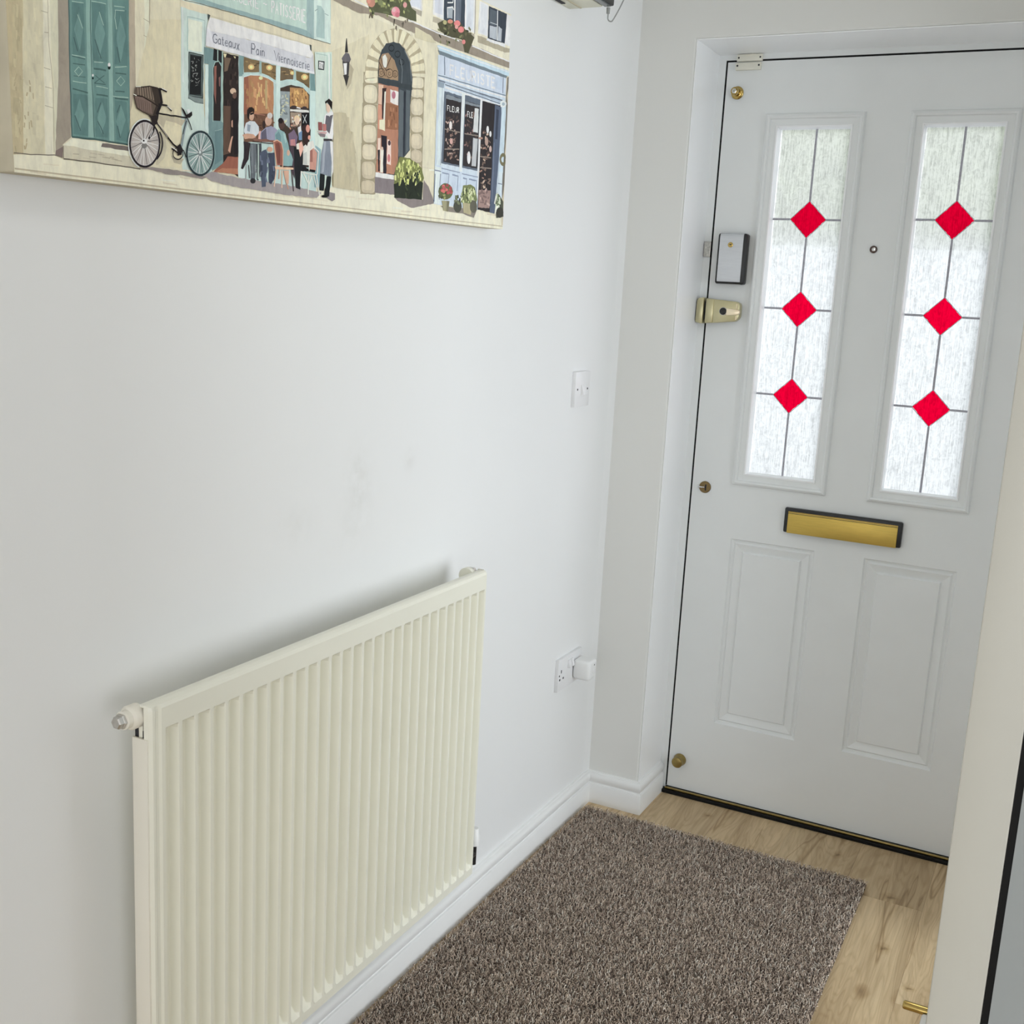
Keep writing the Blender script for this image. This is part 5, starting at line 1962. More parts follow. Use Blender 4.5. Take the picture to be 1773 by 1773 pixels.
200 190 162 0 8436 2097 8431 2060 8411 2043 8376 2030 8317 2019 8168 1999 8109 1997 8074 2002 8054 2015 8045 2051 8050 2088 8069 2104 8104 2117 8162 2128 8310 2149 8370 2152 8406 2146 8427 2133
208 198 169 0 8348 2097 8342 2069 8320 2057 8277 2048 8165 2034 8122 2035 8099 2044 8091 2071 8097 2098 8118 2110 8161 2119 8273 2134 8317 2133 8340 2124
152 140 110 0 8032 1976 8457 2026 8459 1732 8033 1687
197 186 158 0 8434 1876 8432 1803 8413 1771 8379 1749 8322 1735 8177 1717 8120 1720 8085 1736 8064 1764 8055 1835 8058 1907 8076 1939 8109 1960 8165 1975 8309 1994 8367 1992 8403 1977 8424 1948
205 194 165 0 8349 1877 8345 1822 8324 1800 8282 1787 8173 1775 8131 1781 8108 1801 8099 1854 8103 1909 8124 1931 8165 1944 8274 1957 8316 1951 8339 1931
152 140 110 0 8045 1689 8459 1732 8460 1449 8045 1411
194 182 154 0 8436 1588 8434 1517 8416 1487 8383 1467 8327 1453 8186 1438 8131 1442 8097 1457 8077 1484 8067 1553 8070 1622 8088 1652 8120 1672 8174 1686 8315 1703 8371 1700 8406 1685 8427 1657
202 190 161 0 8353 1590 8348 1537 8328 1516 8288 1505 8181 1494 8140 1501 8119 1520 8109 1572 8114 1624 8134 1645 8173 1657 8280 1668 8321 1661 8343 1642
152 140 110 0 8058 1413 8460 1449 8461 1176 8057 1144
191 178 150 0 8438 1310 8435 1242 8418 1213 8386 1194 8332 1182 8195 1169 8141 1173 8108 1188 8088 1215 8079 1281 8082 1348 8099 1377 8130 1396 8183 1408 8320 1423 8375 1419 8408 1404 8428 1377
199 186 157 0 8356 1314 8352 1263 8332 1243 8293 1232 8189 1223 8150 1230 8128 1249 8120 1299 8124 1350 8143 1369 8182 1380 8285 1390 8325 1383 8347 1364
152 140 110 0 8070 1146 8461 1176 8459 949 8068 922
188 174 146 0 8438 1060 8435 1003 8418 979 8387 964 8334 954 8201 942 8149 946 8117 959 8099 981 8090 1036 8093 1092 8110 1116 8140 1132 8192 1142 8324 1154 8377 1151 8410 1139 8429 1116
196 182 153 0 8358 1065 8353 1023 8334 1006 8296 997 8196 990 8157 996 8137 1012 8129 1054 8133 1096 8152 1112 8189 1121 8290 1129 8328 1123 8349 1107
152 140 110 0 8080 923 8459 949 8460 661 8081 640
185 170 142 0 8438 803 8436 731 8420 701 8390 682 8339 671 8210 662 8160 668 8129 685 8110 714 8101 784 8104 855 8119 884 8149 903 8198 915 8327 925 8378 920 8410 903 8429 874
193 178 149 0 8360 809 8356 755 8338 735 8301 725 8204 719 8166 727 8146 748 8138 801 8141 854 8160 874 8196 885 8293 891 8331 883 8351 862
168 156 124 0 7078 2141 6692 2047 6687 2231 7074 2265
210 202 169 0 7054 2144 6711 2071 6688 2128 6704 2186 7049 2235
168 156 124 0 7074 2264 6687 2229 6743 2416 7104 2389
213 205 172 0 7052 2272 6712 2251 6710 2313 6744 2369 7073 2364
168 156 124 0 7103 2388 6742 2415 6857 2593 7166 2506
212 204 171 0 7086 2400 6772 2433 6791 2496 6841 2545 7131 2487
168 156 124 0 7165 2505 6856 2592 7021 2749 7256 2606
208 200 167 0 7153 2520 6889 2605 6927 2664 6989 2704 7219 2595
168 156 124 0 7255 2606 7020 2748 7226 2873 7368 2684
214 206 173 0 7249 2622 7053 2755 7110 2806 7180 2835 7332 2681
168 156 124 0 7367 2683 7224 2873 7458 2956 7493 2732
211 203 170 0 7367 2701 7256 2872 7327 2913 7401 2926 7461 2739
168 156 124 0 7492 2732 7456 2956 7701 2990 7624 2747
213 205 172 0 7500 2749 7484 2948 7565 2975 7636 2972 7598 2763
168 156 124 0 7623 2747 7700 2990 7938 2972 7750 2728
215 207 174 0 7637 2763 7721 2976 7806 2986 7870 2967 7733 2751
168 156 124 0 7749 2728 7936 2972 8150 2901 7862 2674
207 199 166 0 7769 2741 7950 2953 8032 2944 8084 2910 7855 2704
168 156 124 0 7862 2675 8149 2901 8319 2780 7951 2591
209 201 168 0 7886 2684 8152 2877 8226 2850 8261 2803 7954 2624
168 156 124 0 7951 2592 8318 2781 8431 2619 8010 2483
213 205 172 0 7978 2596 8312 2754 8371 2711 8385 2654 8024 2517
168 156 124 0 8010 2484 8431 2620 8475 2430 8033 2359
208 200 167 0 8037 2483 8414 2593 8453 2536 8445 2475 8057 2392
62 71 77 0 7045 2137 7056 2415 7137 2567 7264 2690 7469 2752 7650 2762 7805 2705 7968 2544 8074 2305 8053 2076 8016 1844 8039 1128 7728 881 7643 676 7041 652 7064 1739
166 106 73 0 7059 2048 7654 2079 7682 925 7565 686 7035 660 7064 1739
222 172 142 0 7063 2040 7205 2040 7186 1741 7064 1736
196 126 92 0 7058 1723 7181 1732 7165 1346 7062 1349
141 86 46 0 7267 1784 7647 1791 7662 1409 7282 1377
165 105 60 430 7519 1733 7500 1673
165 105 60 445 7382 1517 7372 1414
165 105 60 378 7427 1731 7447 1660
165 105 60 563 7598 1501 7596 1438
165 105 60 428 7371 1529 7399 1438
165 105 60 422 7452 1647 7466 1598
120 72 40 568 7596 1761 7603 1686
120 72 40 363 7474 1554 7448 1450
120 72 40 552 7426 1671 7421 1595
120 72 40 354 7527 1651 7550 1554
227 207 202 0 7408 2009 7656 2012 7647 1796 7416 1810
172 92 112 0 7570 1947 7565 1920 7549 1897 7526 1882 7499 1878 7474 1886 7457 1904 7450 1929 7455 1956 7471 1979 7494 1994 7521 1998 7546 1990 7563 1972
60 45 45 0 7172 1985 7295 2019 7279 1955 7233 1916 7236 1510 7173 1533
238 218 198 0 7238 1948 7282 1958 7265 1514 7218 1507
237 207 172 0 7101 1495 7271 1514 7271 1341 7106 1351
226 186 170 0 7067 1208 7154 1219 7151 870 7077 878
45 40 48 0 7162 1259 7331 1264 7338 661 7248 648
227 187 177 0 7347 1226 7457 1204 7471 819 7346 839
70 50 56 0 7452 1174 7448 1156 7437 1140 7420 1130 7402 1128 7384 1134 7372 1147 7367 1165 7371 1183 7382 1199 7399 1209 7417 1211 7435 1205 7447 1192
180 90 90 0 7446 933 7442 905 7432 881 7415 867 7396 865 7379 876 7366 897 7361 924 7364 952 7375 976 7392 990 7410 992 7428 981 7440 960
222 207 192 0 7160 1046 7240 1039 7235 683 7158 676
200 170 150 0 7234 1062 7231 1049 7221 1038 7207 1031 7191 1029 7177 1033 7167 1042 7163 1054 7166 1067 7175 1078 7189 1085 7205 1086 7220 1083 7230 1074
48 43 48 0 7073 1020 7131 1034 7142 694 7098 690
58 66 71 0 7065 2129 7675 2161 8061 2174 8077 2109 7678 2079 7068 2053
152 122 87 0 7065 2138 7071 2402 7154 2509 7328 2556 7510 2479 7625 2327 7637 2184
228 212 202 0 7155 2475 7241 2521 7302 2471 7283 2328 7190 2312
60 46 40 100 7231 2242 7224 2217 7204 2193 7173 2175 7137 2164 7100 2163 7069 2171 7048 2188 7040 2210 7046 2235 7066 2259 7096 2277 7133 2288 7169 2290 7201 2281 7222 2265 7231 2242
60 46 40 76 7170 2226 7163 2211 7146 2200 7125 2196 7107 2202 7100 2214 7106 2229 7123 2240 7145 2244 7163 2238 7170 2226
60 46 40 102 7480 2271 7473 2244 7451 2219 7417 2198 7378 2187 7337 2185 7303 2194 7280 2212 7271 2236 7278 2263 7300 2289 7333 2309 7373 2321 7413 2322 7447 2313 7471 2295 7480 2271
60 46 40 77 7413 2254 7406 2238 7388 2226 7364 2222 7345 2228 7337 2241 7344 2257 7363 2269 7386 2273 7405 2267 7413 2254
60 46 40 104 7616 2286 7611 2265 7594 2246 7568 2231 7538 2222 7508 2221 7482 2228 7464 2241 7457 2260 7463 2280 7479 2299 7504 2314 7534 2323 7565 2324 7591 2318 7609 2304 7616 2286
60 46 40 78 7565 2271 7560 2259 7546 2250 7528 2247 7514 2252 7508 2262 7513 2274 7527 2283 7545 2286 7559 2281 7565 2271
60 46 40 123 7098 2453 7189 2331 7249 2295 7306 2366 7418 2525
60 46 40 152 7072 2372 7162 2280 7253 2187
60 46 40 128 7250 2279 7367 2315
40 46 50 153 7491 2663 7484 2640 7463 2620 7433 2605 7398 2599 7367 2602 7345 2615 7337 2634 7344 2656 7364 2677 7395 2692 7429 2698 7460 2695 7482 2682 7491 2663
40 46 50 156 7675 2602 7668 2580 7647 2559 7616 2544 7581 2538 7549 2542 7527 2555 7518 2574 7525 2597 7546 2617 7577 2632 7612 2639 7644 2635 7666 2622 7675 2602
40 46 50 157 7796 2498 7789 2477 7770 2458 7741 2444 7708 2438 7678 2442 7658 2454 7650 2472 7656 2493 7676 2512 7704 2526 7737 2532 7767 2528 7788 2516 7796 2498
96 106 112 298 7690 2527 7752 2380 7736 2155
96 106 112 237 7806 2689 7975 2529 8045 2236
88 98 104 0 7679 2048 7809 2052 7823 989 7686 991
46 50 60 0 7815 2048 7871 2048 7878 1028 7835 1007
86 96 102 0 7876 2078 8005 2082 8014 1125 7915 1064
227 222 210 0 7026 667 7550 671 7559 600 7013 593
126 116 119 0 7008 594 7590 598 7624 355 7004 343
131 121 119 0 7564 326 8496 346 8513 672 8670 583 8908 316 8602 259 8141 176 7690 261
112 118 58 0 7571 523 7607 787 7724 978 8039 995 8235 949 8436 869 8518 707 8419 545
44 51 41 0 7562 522 7926 653 8488 636 8470 341 7595 308
170 178 90 434 8113 887 8102 833
196 202 106 470 8194 748 8173 701
196 202 106 322 8004 672 7964 613
170 178 90 411 7827 833 7826 739
196 202 106 370 7990 899 7943 826
210 212 130 470 7615 677 7614 591
170 178 90 301 8219 676 8262 603
170 178 90 387 8206 898 8201 840
140 150 70 379 8127 906 8083 845
170 178 90 447 8208 716 8155 617
196 202 106 426 8330 756 8351 696
196 202 106 440 7793 737 7775 661
210 212 130 471 8033 819 8008 751
196 202 106 327 8169 960 8154 868
196 202 106 348 8054 888 8052 821
170 178 90 268 7962 968 7914 906
210 212 130 275 8181 782 8215 733
140 150 70 463 7701 727 7704 643
196 202 106 314 7760 811 7728 735
210 212 130 376 8297 814 8352 729
170 178 90 348 7989 841 8001 793
170 178 90 371 7797 848 7811 796
170 178 90 506 7655 812 7651 764
170 178 90 314 8074 696 8107 653
210 212 130 409 8406 712 8401 660
170 178 90 317 7735 899 7701 800
170 178 90 331 7972 965 8013 882
170 178 90 363 7828 920 7813 852
170 178 90 448 7995 674 8031 620
196 202 106 429 8305 932 8328 872
210 212 130 295 7773 573 7742 524
140 150 70 449 8193 742 8157 674
140 150 70 376 8227 768 8233 721
196 202 106 511 8083 862 8095 796
196 202 106 529 8015 648 8003 560
210 212 130 449 7866 945 7827 875
210 212 130 276 8286 634 8235 562
140 150 70 454 7830 888 7853 844
196 202 106 448 8016 931 8031 878
196 202 106 377 7873 658 7914 587
140 150 70 368 8228 662 8286 588
210 212 130 387 8233 715 8189 618
196 202 106 306 7785 644 7774 573
196 202 106 319 8335 809 8394 719
196 202 106 280 7722 860 7690 808
140 150 70 483 7956 940 7945 851
170 178 90 370 8061 961 8039 874
196 202 106 512 8249 799 8252 731
140 150 70 499 7732 591 7740 515
170 178 90 320 8380 810 8318 710
140 150 70 392 8272 889 8263 819
196 202 106 420 8034 971 8017 891
196 202 106 448 7726 879 7743 796
210 212 130 290 8223 627 8263 569
140 150 70 375 8117 838 8134 758
210 212 130 402 8364 836 8301 740
170 178 90 379 7861 745 7867 692
196 202 106 302 7856 746 7826 657
140 150 70 363 7980 620 7931 542
210 212 130 534 8177 762 8177 707
170 178 90 262 7661 710 7711 641
196 202 106 496 7732 870 7737 826
40 46 38 306 8284 798 8338 742
40 46 38 638 8167 606 8167 557
60 70 48 324 8318 443 8383 395
40 46 38 327 8114 437 8052 364
60 70 48 403 8328 727 8284 656
40 46 38 394 8121 710 8100 636
60 70 48 368 7945 421 7963 333
60 70 48 501 8312 772 8248 699
40 46 38 470 7919 507 7978 426
40 46 38 547 8234 673 8197 584
60 70 48 406 8366 826 8344 780
60 70 48 315 8261 666 8324 605
60 70 48 542 8322 675 8339 608
40 46 38 509 7986 694 8005 651
60 70 48 474 8298 709 8260 651
40 46 38 429 8344 612 8359 524
40 46 38 334 8216 518 8269 468
60 70 48 383 7914 522 7996 461
40 46 38 589 7964 764 7966 717
40 46 38 343 8259 781 8193 715
142 130 114 0 5503 3135 5992 3145 6460 3113 7051 3129 7571 3110 8116 3170 10140 3188 11533 3166 11533 3037 9953 3015 8880 3012 7846 3013 7027 3066 6463 2988 5769 3034
196 188 154 0 8119 3112 8638 3071 8822 2975 8127 2944
220 221 220 0 7841 3745 8314 3853 8325 3404 7870 3388
196 201 211 0 7881 3754 8274 3844 8284 3429 7899 3415
166 158 140 0 7890 3385 8320 3399 8313 3313 7969 3332
222 222 220 0 8664 3934 9011 4013 9026 4013 9044 3415 8678 3421
193 197 207 0 8722 3947 8990 4008 8998 3478 8735 3461
60 70 82 0 9020 4013 9758 4013 9779 3434 9408 3434 9038 3414
95 105 118 0 9428 4013 9616 4013 9628 3471 9438 3463
152 162 170 0 9163 3626 9336 3671 9329 3492 9188 3464
217 224 224 432 9389 4013 9413 3450
217 224 224 215 9148 3711 9331 3753 9350 3842
217 224 224 229 9170 3460 9147 3630 9329 3679 9369 3641
221 222 222 0 9752 4013 10123 4013 10131 3401 9774 3407
200 205 212 0 9808 4013 10067 4013 10081 3440 9824 3443
140 132 118 212 10132 4013 10142 3391
171 163 141 0 8680 3393 9045 3401 9019 3327 8679 3306
166 158 138 0 9796 3377 10132 3392 10138 3310 9932 3302
224 224 222 0 10288 3987 10631 3991 10641 3444 10264 3422
203 206 210 0 10344 3961 10584 3966 10590 3470 10329 3458
57 65 77 0 10642 3978 11366 3989 11324 3446 10637 3408
84 94 104 0 10690 3949 10945 3948 10949 3689 10685 3668
168 175 183 0 10704 3653 10976 3676 10973 3453 10705 3434
168 175 183 0 11045 3708 11185 3685 11176 3455 11024 3447
210 216 216 336 10986 3973 11006 3447
190 198 200 107 10717 3706 10983 3720
224 224 222 0 11366 3989 11467 3986 11421 3441 11317 3441
214 214 214 0 11467 3986 11533 3987 11533 3431 11399 3432
166 156 131 0 10253 3394 10603 3399 11323 3374 11533 3396 11533 3327 11331 3290 10269 3273
232 230 222 0 10619 3410 11343 3443 11330 3382 10598 3367
234 230 212 181 5503 3160 5992 3176 6726 3131
234 230 212 191 7037 3150 7411 3151
234 230 212 200 7880 3173 8116 3174 8872 3157
234 230 212 211 8872 3157 9362 3173 9585 3166
234 230 212 224 10058 3172 10834 3161 11533 3159
86 90 62 0 6697 3275 7877 3534 7995 3379 8135 3360 8148 3199 7954 3188 7676 3186 7411 3145 6951 3099 6777 3083
60 66 48 392 7591 3439 7599 3487
100 108 70 363 7645 3335 7690 3391
170 176 100 354 7907 3463 7944 3512
170 176 100 333 6846 3051 6897 3044
130 136 80 462 7277 3135 7283 3092
60 66 48 331 6801 3271 6750 3237
60 66 48 332 6869 3235 6785 3201
170 176 100 383 7727 3460 7665 3415
170 176 100 377 6990 3276 6912 3243
100 108 70 535 6893 3111 6872 3055
60 66 48 442 7396 3394 7319 3425
100 108 70 233 7333 3161 7241 3159
100 108 70 473 7765 3303 7810 3347
60 66 48 327 6801 3176 6861 3177
100 108 70 302 7938 3314 7857 3320
130 136 80 326 7448 3272 7357 3224
170 176 100 441 6824 3066 6774 3098
100 108 70 477 7799 3453 7796 3423
100 108 70 351 7537 3271 7597 3270
130 136 80 430 7218 3245 7252 3224
170 176 100 473 7771 3290 7757 3252
100 108 70 322 7521 3374 7426 3366
130 136 80 463 7764 3434 7780 3392
170 176 100 544 7442 3220 7413 3178
130 136 80 248 7503 3205 7447 3204
100 108 70 428 7000 3293 7097 3330
170 176 100 518 7310 3259 7315 3292
60 66 48 239 6819 3139 6755 3150
60 66 48 425 6825 3036 6874 3084
130 136 80 335 7597 3429 7635 3379
130 136 80 418 7412 3393 7388 3360
170 176 100 368 7153 3265 7217 3279
60 66 48 390 7313 3347 7268 3316
130 136 80 385 7082 3215 7193 3245
170 176 100 277 7454 3385 7342 3354
170 176 100 402 7094 3289 7156 3274
170 176 100 467 7567 3260 7534 3288
170 176 100 347 7115 3251 7062 3249
60 66 48 343 7280 3331 7312 3377
100 108 70 246 7151 3139 7252 3158
176 112 88 0 6926 3233 6917 3201 6889 3171 6848 3149 6801 3139 6760 3144 6731 3161 6720 3188 6729 3220 6757 3249 6798 3271 6843 3282 6885 3277 6915 3260
196 120 96 0 6807 3233 6802 3215 6786 3198 6762 3185 6736 3180 6712 3182 6696 3192 6690 3208 6695 3226 6711 3243 6734 3256 6760 3261 6784 3259 6801 3249
218 112 128 0 7641 3250 7629 3214 7595 3181 7545 3156 7489 3144 7438 3148 7402 3167 7388 3197 7399 3232 7433 3266 7483 3291 7539 3303 7590 3299 7627 3280
236 160 165 0 7518 3251 7513 3235 7497 3220 7474 3208 7449 3203 7426 3205 7409 3213 7403 3227 7408 3244 7423 3259 7446 3271 7472 3276 7495 3274 7512 3265
190 84 100 0 7637 3201 7631 3183 7612 3166 7585 3153 7555 3147 7527 3149 7507 3158 7500 3173 7506 3191 7524 3208 7552 3221 7582 3227 7610 3226 7630 3216
226 140 135 0 7848 3397 7843 3376 7827 3358 7804 3344 7777 3339 7753 3342 7736 3354 7730 3371 7735 3391 7750 3410 7774 3424 7800 3429 7824 3426 7841 3414
120 128 84 0 7147 3280 7140 3261 7120 3243 7090 3229 7056 3222 7025 3223 7004 3232 6996 3248 7003 3267 7023 3285 7053 3299 7087 3306 7118 3305 7139 3296
110 100 84 268 7549 3014 7557 2944
110 100 84 282 7537 3004 7536 2957
70 66 58 231 7707 3089 7736 3029
70 66 58 359 7488 3104 7474 3036
70 66 58 356 7751 3112 7735 3046
110 100 84 239 7719 3086 7749 3028
110 100 84 228 7466 3055 7473 3002
110 100 84 209 7534 3016 7550 2981
110 100 84 353 7807 3153 7820 3111
110 100 84 352 7888 3197 7868 3144
100 90 70 204 6809 3075 6784 2987
100 90 70 225 6864 3040 6865 2991
100 90 70 313 6818 3053 6853 2992
100 90 70 208 6804 3058 6773 2972
82 80 58 0 8827 3303 9039 3404 9283 3439 9594 3494 9794 3399 10130 3327 10015 3164 9936 3023 9789 3012 9678 3211 9176 3167 8945 3200
100 92 66 359 9274 3390 9203 3428
120 124 80 432 9127 3317 9091 3343
100 92 66 307 9139 3092 9192 3054
100 92 66 295 9862 3348 9775 3318
120 124 80 296 8919 3210 8845 3217
120 124 80 381 9687 3275 9587 3225
120 124 80 499 9487 3144 9460 3179
58 60 46 476 9400 3351 9485 3413
58 60 46 286 9455 3296 9354 3302
120 124 80 463 8946 3048 8940 3006
100 92 66 588 9793 3303 9819 3344
120 124 80 329 9149 3193 9216 3242
58 60 46 361 9197 3074 9273 3080
58 60 46 358 9143 3262 9172 3318
58 60 46 415 9161 3223 9059 3180
120 124 80 308 9130 3269 9030 3275
100 92 66 315 9905 3353 10018 3376
58 60 46 346 9068 3314 9140 3334
100 92 66 585 9212 3359 9228 3326
120 124 80 409 9985 3422 9906 3458
120 124 80 380 9203 3080 9157 3012
58 60 46 222 9911 3392 9820 3392
100 92 66 325 9167 3288 9262 3333
120 124 80 322 9270 3353 9313 3390
100 92 66 482 9734 3290 9674 3237
58 60 46 309 8954 3104 8886 3135
216 100 96 0 9609 3464 9599 3439 9569 3414 9525 3395 9474 3385 9429 3386 9396 3399 9384 3419 9393 3444 9423 3469 9468 3488 9518 3498 9564 3497 9596 3485
206 96 92 0 9743 3389 9734 3364 9705 3339 9663 3320 9615 3311 9571 3313 9540 3326 9528 3347 9537 3372 9565 3396 9608 3415 9655 3424 9699 3423 9731 3410
196 118 86 0 9345 3444 9337 3427 9312 3409 9275 3395 9234 3387 9197 3386 9171 3393 9161 3407 9169 3424 9194 3441 9230 3455 9271 3463 9308 3464 9335 3457
206 104 98 0 9809 3193 9804 3175 9787 3158 9762 3146 9733 3140 9707 3143 9688 3153 9681 3169 9686 3187 9703 3204 9728 3216 9756 3221 9783 3219 9801 3209
230 140 130 0 9537 3393 9532 3377 9516 3361 9491 3349 9463 3344 9438 3346 9420 3354 9412 3369 9418 3385 9434 3401 9459 3412 9486 3418 9512 3416 9530 3407
170 165 110 0 9137 3387 9132 3371 9114 3355 9088 3343 9058 3337 9031 3338 9012 3347 9005 3361 9010 3377 9028 3393 9054 3405 9084 3411 9111 3409 9130 3401
192 180 150 0 11393 2893 11533 2916 11533 77 11477 74
112 106 96 0 11473 2857 11533 2877 11533 2661 11482 2512 11533 2360 11533 1824 11529 1758 11498 1451 11533 1333 11533 871 11478 570 11400 933 11395 1742
186 200 214 0 8873 2813 11430 2840 11447 403 11230 306 8869 300
172 197 211 0 8821 2947 8899 2972 11533 2982 11533 2890 11449 2879 8942 2864
214 226 234 149 8837 2933 11533 2964
106 121 131 0 8862 2878 11470 2890 11444 2835 8938 2816
150 172 186 123 9933 2742 9933 2741
150 172 186 173 10665 3061 10667 3060
150 172 186 141 9037 2519 9039 2521
150 172 186 112 9159 2531 9159 2532
150 172 186 133 10727 3150 10730 3152
150 172 186 176 9642 2921 9641 2922
150 172 186 194 10936 3091 10936 3093
150 172 186 141 9320 2559 9319 2559
150 172 186 134 10517 3070 10513 3069
150 172 186 151 10991 2930 10993 2930
150 172 186 181 10149 2855 10151 2854
150 172 186 138 10708 3055 10714 3055
150 172 186 163 9078 2678 9075 2676
150 172 186 143 9317 2604 9321 2604
150 172 186 111 10006 2884 10003 2884
150 172 186 140 9751 2703 9751 2702
150 172 186 124 10006 2851 10001 2851
150 172 186 155 11126 3142 11126 3141
150 172 186 120 10442 2817 10447 2816
150 172 186 110 9886 2668 9883 2667
150 172 186 161 9082 2745 9078 2743
150 172 186 124 9762 2719 9765 2720
150 172 186 134 9931 3044 9926 3043
150 172 186 141 10827 2784 10826 2785
150 172 186 110 9251 2725 9255 2725
150 172 186 172 10086 3011 10088 3013
182 194 210 0 8945 2817 11430 2836 11426 2534 8909 2501
184 195 211 0 9110 2811 11284 2820 11299 2560 9128 2523
96 110 130 303 9091 2817 9117 2514
96 110 130 279 11301 2829 11309 2546
244 246 248 315 9302 2548 9292 2712 9416 2716
244 246 248 198 9297 2633 9394 2636
244 246 248 309 9484 2718 9495 2552 9622 2555
244 246 248 398 9820 2559 9691 2556 9680 2724 9808 2729
244 246 248 201 9685 2644 9785 2647
244 246 248 205 9879 2731 9888 2603 9934 2562 9993 2563 10034 2607 10024 2735
244 246 248 416 10094 2565 10081 2737 10184 2741 10224 2704 10191 2654 10088 2651
244 246 248 319 10161 2653 10242 2568
244 246 248 418 10329 2570 10315 2745
244 246 248 326 10540 2725 10477 2750 10419 2722 10430 2678 10532 2645 10550 2602 10491 2574 10421 2599
244 246 248 211 10613 2754 10768 2759
244 246 248 431 10690 2757 10705 2578
244 246 248 434 10985 2584 10844 2581 10828 2761 10970 2766
244 246 248 212 10836 2675 10946 2678
174 188 206 0 10671 2803 11276 2815 11288 2582 11032 2591 10973 2766
96 110 130 161 8892 2477 11428 2520
214 222 231 258 8894 2437 11431 2485
100 112 128 275 8915 2392 11312 2408
160 175 192 212 9136 2392 11271 2372
96 108 124 169 9138 2356 11274 2339
216 224 232 317 9140 2315 11278 2300
196 209 221 0 8939 2292 9093 2299 9121 967 8920 969
150 165 180 199 9049 2292 9060 983
130 146 161 0 8880 2372 9107 2376 9093 2295 8903 2283
90 102 117 0 9119 2249 9756 2254 9750 1014 9080 1018
52 48 50 0 9185 2204 9724 2203 9724 1046 9154 1048
90 102 117 0 9832 2293 10435 2295 10418 1006 9829 1018
55 51 53 0 9874 2197 10409 2199 10407 1048 9859 1054
122 132 140 0 9185 2201 9724 2199 9716 2141 9178 2135
122 132 140 0 9875 2188 10414 2194 10413 2158 9870 2140
206 216 225 0 9739 2325 9853 2324 9829 1022 9797 550 9725 569
211 219 227 0 10433 2317 10508 2319 10483 486 10403 486
50 46 48 0 10511 2290 11233 2302 11195 1217 11053 285 10467 312
78 62 56 568 9396 1157 9397 1191
66 54 52 414 9440 1874 9476 1839
140 110 96 245 9387 1446 9314 1448
140 110 96 546 9387 1552 9390 1506
110 86 78 378 9552 1477 9530 1437
180 150 135 320 9528 1578 9605 1605
180 150 135 325 9242 1596 9296 1642
66 54 52 323 9220 1533 9181 1496
78 62 56 416 9602 1892 9567 1836
140 110 96 334 9345 1181 9274 1223
78 62 56 293 9358 1833 9269 1814
110 86 78 273 9309 1780 9429 1812
110 86 78 290 9416 1450 9344 1428
180 150 135 340 9264 1405 9312 1371
180 150 135 352 9434 1177 9474 1231
180 150 135 479 9460 1739 9459 1796
110 86 78 319 9572 1254 9492 1241
78 62 56 292 9429 1729 9506 1721
66 54 52 362 9429 1676 9473 1632
140 110 96 383 9283 1169 9323 1204
78 62 56 310 9320 1384 9278 1423
180 150 135 357 9529 1615 9514 1646
180 150 135 248 9440 1332 9347 1349
180 150 135 223 9621 1141 9703 1136
140 110 96 285 9539 1489 9477 1457
140 110 96 281 9287 1309 9363 1299
110 86 78 450 9471 1430 9447 1388
180 150 135 268 9279 1726 9191 1743
66 54 52 337 9541 1177 9495 1137
66 54 52 413 9461 1730 9437 1694
110 86 78 240 9512 1383 9412 1386
110 86 78 349 9244 1104 9193 1079
140 110 96 203 9354 1525 9467 1541
140 110 96 265 9467 1351 9425 1398
180 150 135 401 9219 1410 9235 1463
140 110 96 338 9556 1170 9628 1211
180 150 135 274 9342 1212 9451 1226
140 110 96 266 9441 1658 9363 1686
66 54 52 255 9396 1691 9302 1697
66 54 52 400 9436 1220 9453 1179
78 62 56 372 9261 1778 9234 1815
66 54 52 285 9368 1668 9327 1704
66 54 52 407 9228 1800 9190 1832
110 86 78 228 9363 1194 9485 1208
110 86 78 298 9437 1344 9359 1304
180 150 135 232 9459 1474 9361 1471
180 150 135 265 9243 1714 9314 1754
110 86 78 193 9359 1402 9458 1407
78 62 56 312 9575 1521 9534 1468
110 86 78 189 9428 1426 9546 1422
66 54 52 208 9532 1728 9457 1748
66 54 52 320 9624 1148 9686 1187
180 150 135 280 9556 1313 9473 1284
140 110 96 387 9376 1122 9460 1173
110 86 78 270 9552 1779 9661 1826
66 54 52 401 9641 1281 9685 1252
66 54 52 317 9503 1864 9441 1890
140 110 96 241 9301 1592 9237 1568
110 86 78 349 9437 1585 9424 1534
140 110 96 384 9589 1625 9544 1565
140 100 96 366 10023 1452 10001 1411
140 100 96 236 10164 1682 10258 1719
110 86 78 406 10151 1243 10192 1220
78 62 56 388 10035 1146 10066 1123
78 62 56 491 10029 1765 10045 1815
110 86 78 336 10212 1981 10133 1941
140 100 96 326 9985 1266 10043 1293
110 86 78 350 9934 1413 9908 1438
140 100 96 470 9895 1747 9899 1786
110 86 78 467 9994 1807 9964 1770
140 100 96 301 10237 1810 10328 1849
78 62 56 292 10224 1672 10161 1680
110 86 78 216 10238 1297 10366 1293
78 62 56 299 10078 1849 10137 1840
110 86 78 244 10048 1846 9964 1878
78 62 56 309 10259 1647 10344 1605
110 86 78 431 10173 1989 10210 2047
78 62 56 415 10100 1517 10062 1481
78 62 56 554 10124 1375 10119 1434
78 62 56 280 10036 1773 10117 1748
140 100 96 254 9971 1443 9875 1415
110 86 78 385 9950 1492 9964 1440
140 100 96 429 10196 1730 10158 1697
78 62 56 230 10116 1937 10019 1941
140 100 96 368 10265 1413 10316 1392
140 100 96 373 9888 1922 9936 1968
78 62 56 322 10030 1475 9975 1435
140 100 96 317 10219 1951 10250 1998
140 100 96 292 10053 1276 9986 1269
140 100 96 266 9970 1642 10031 1640
110 86 78 248 10251 1466 10355 1510
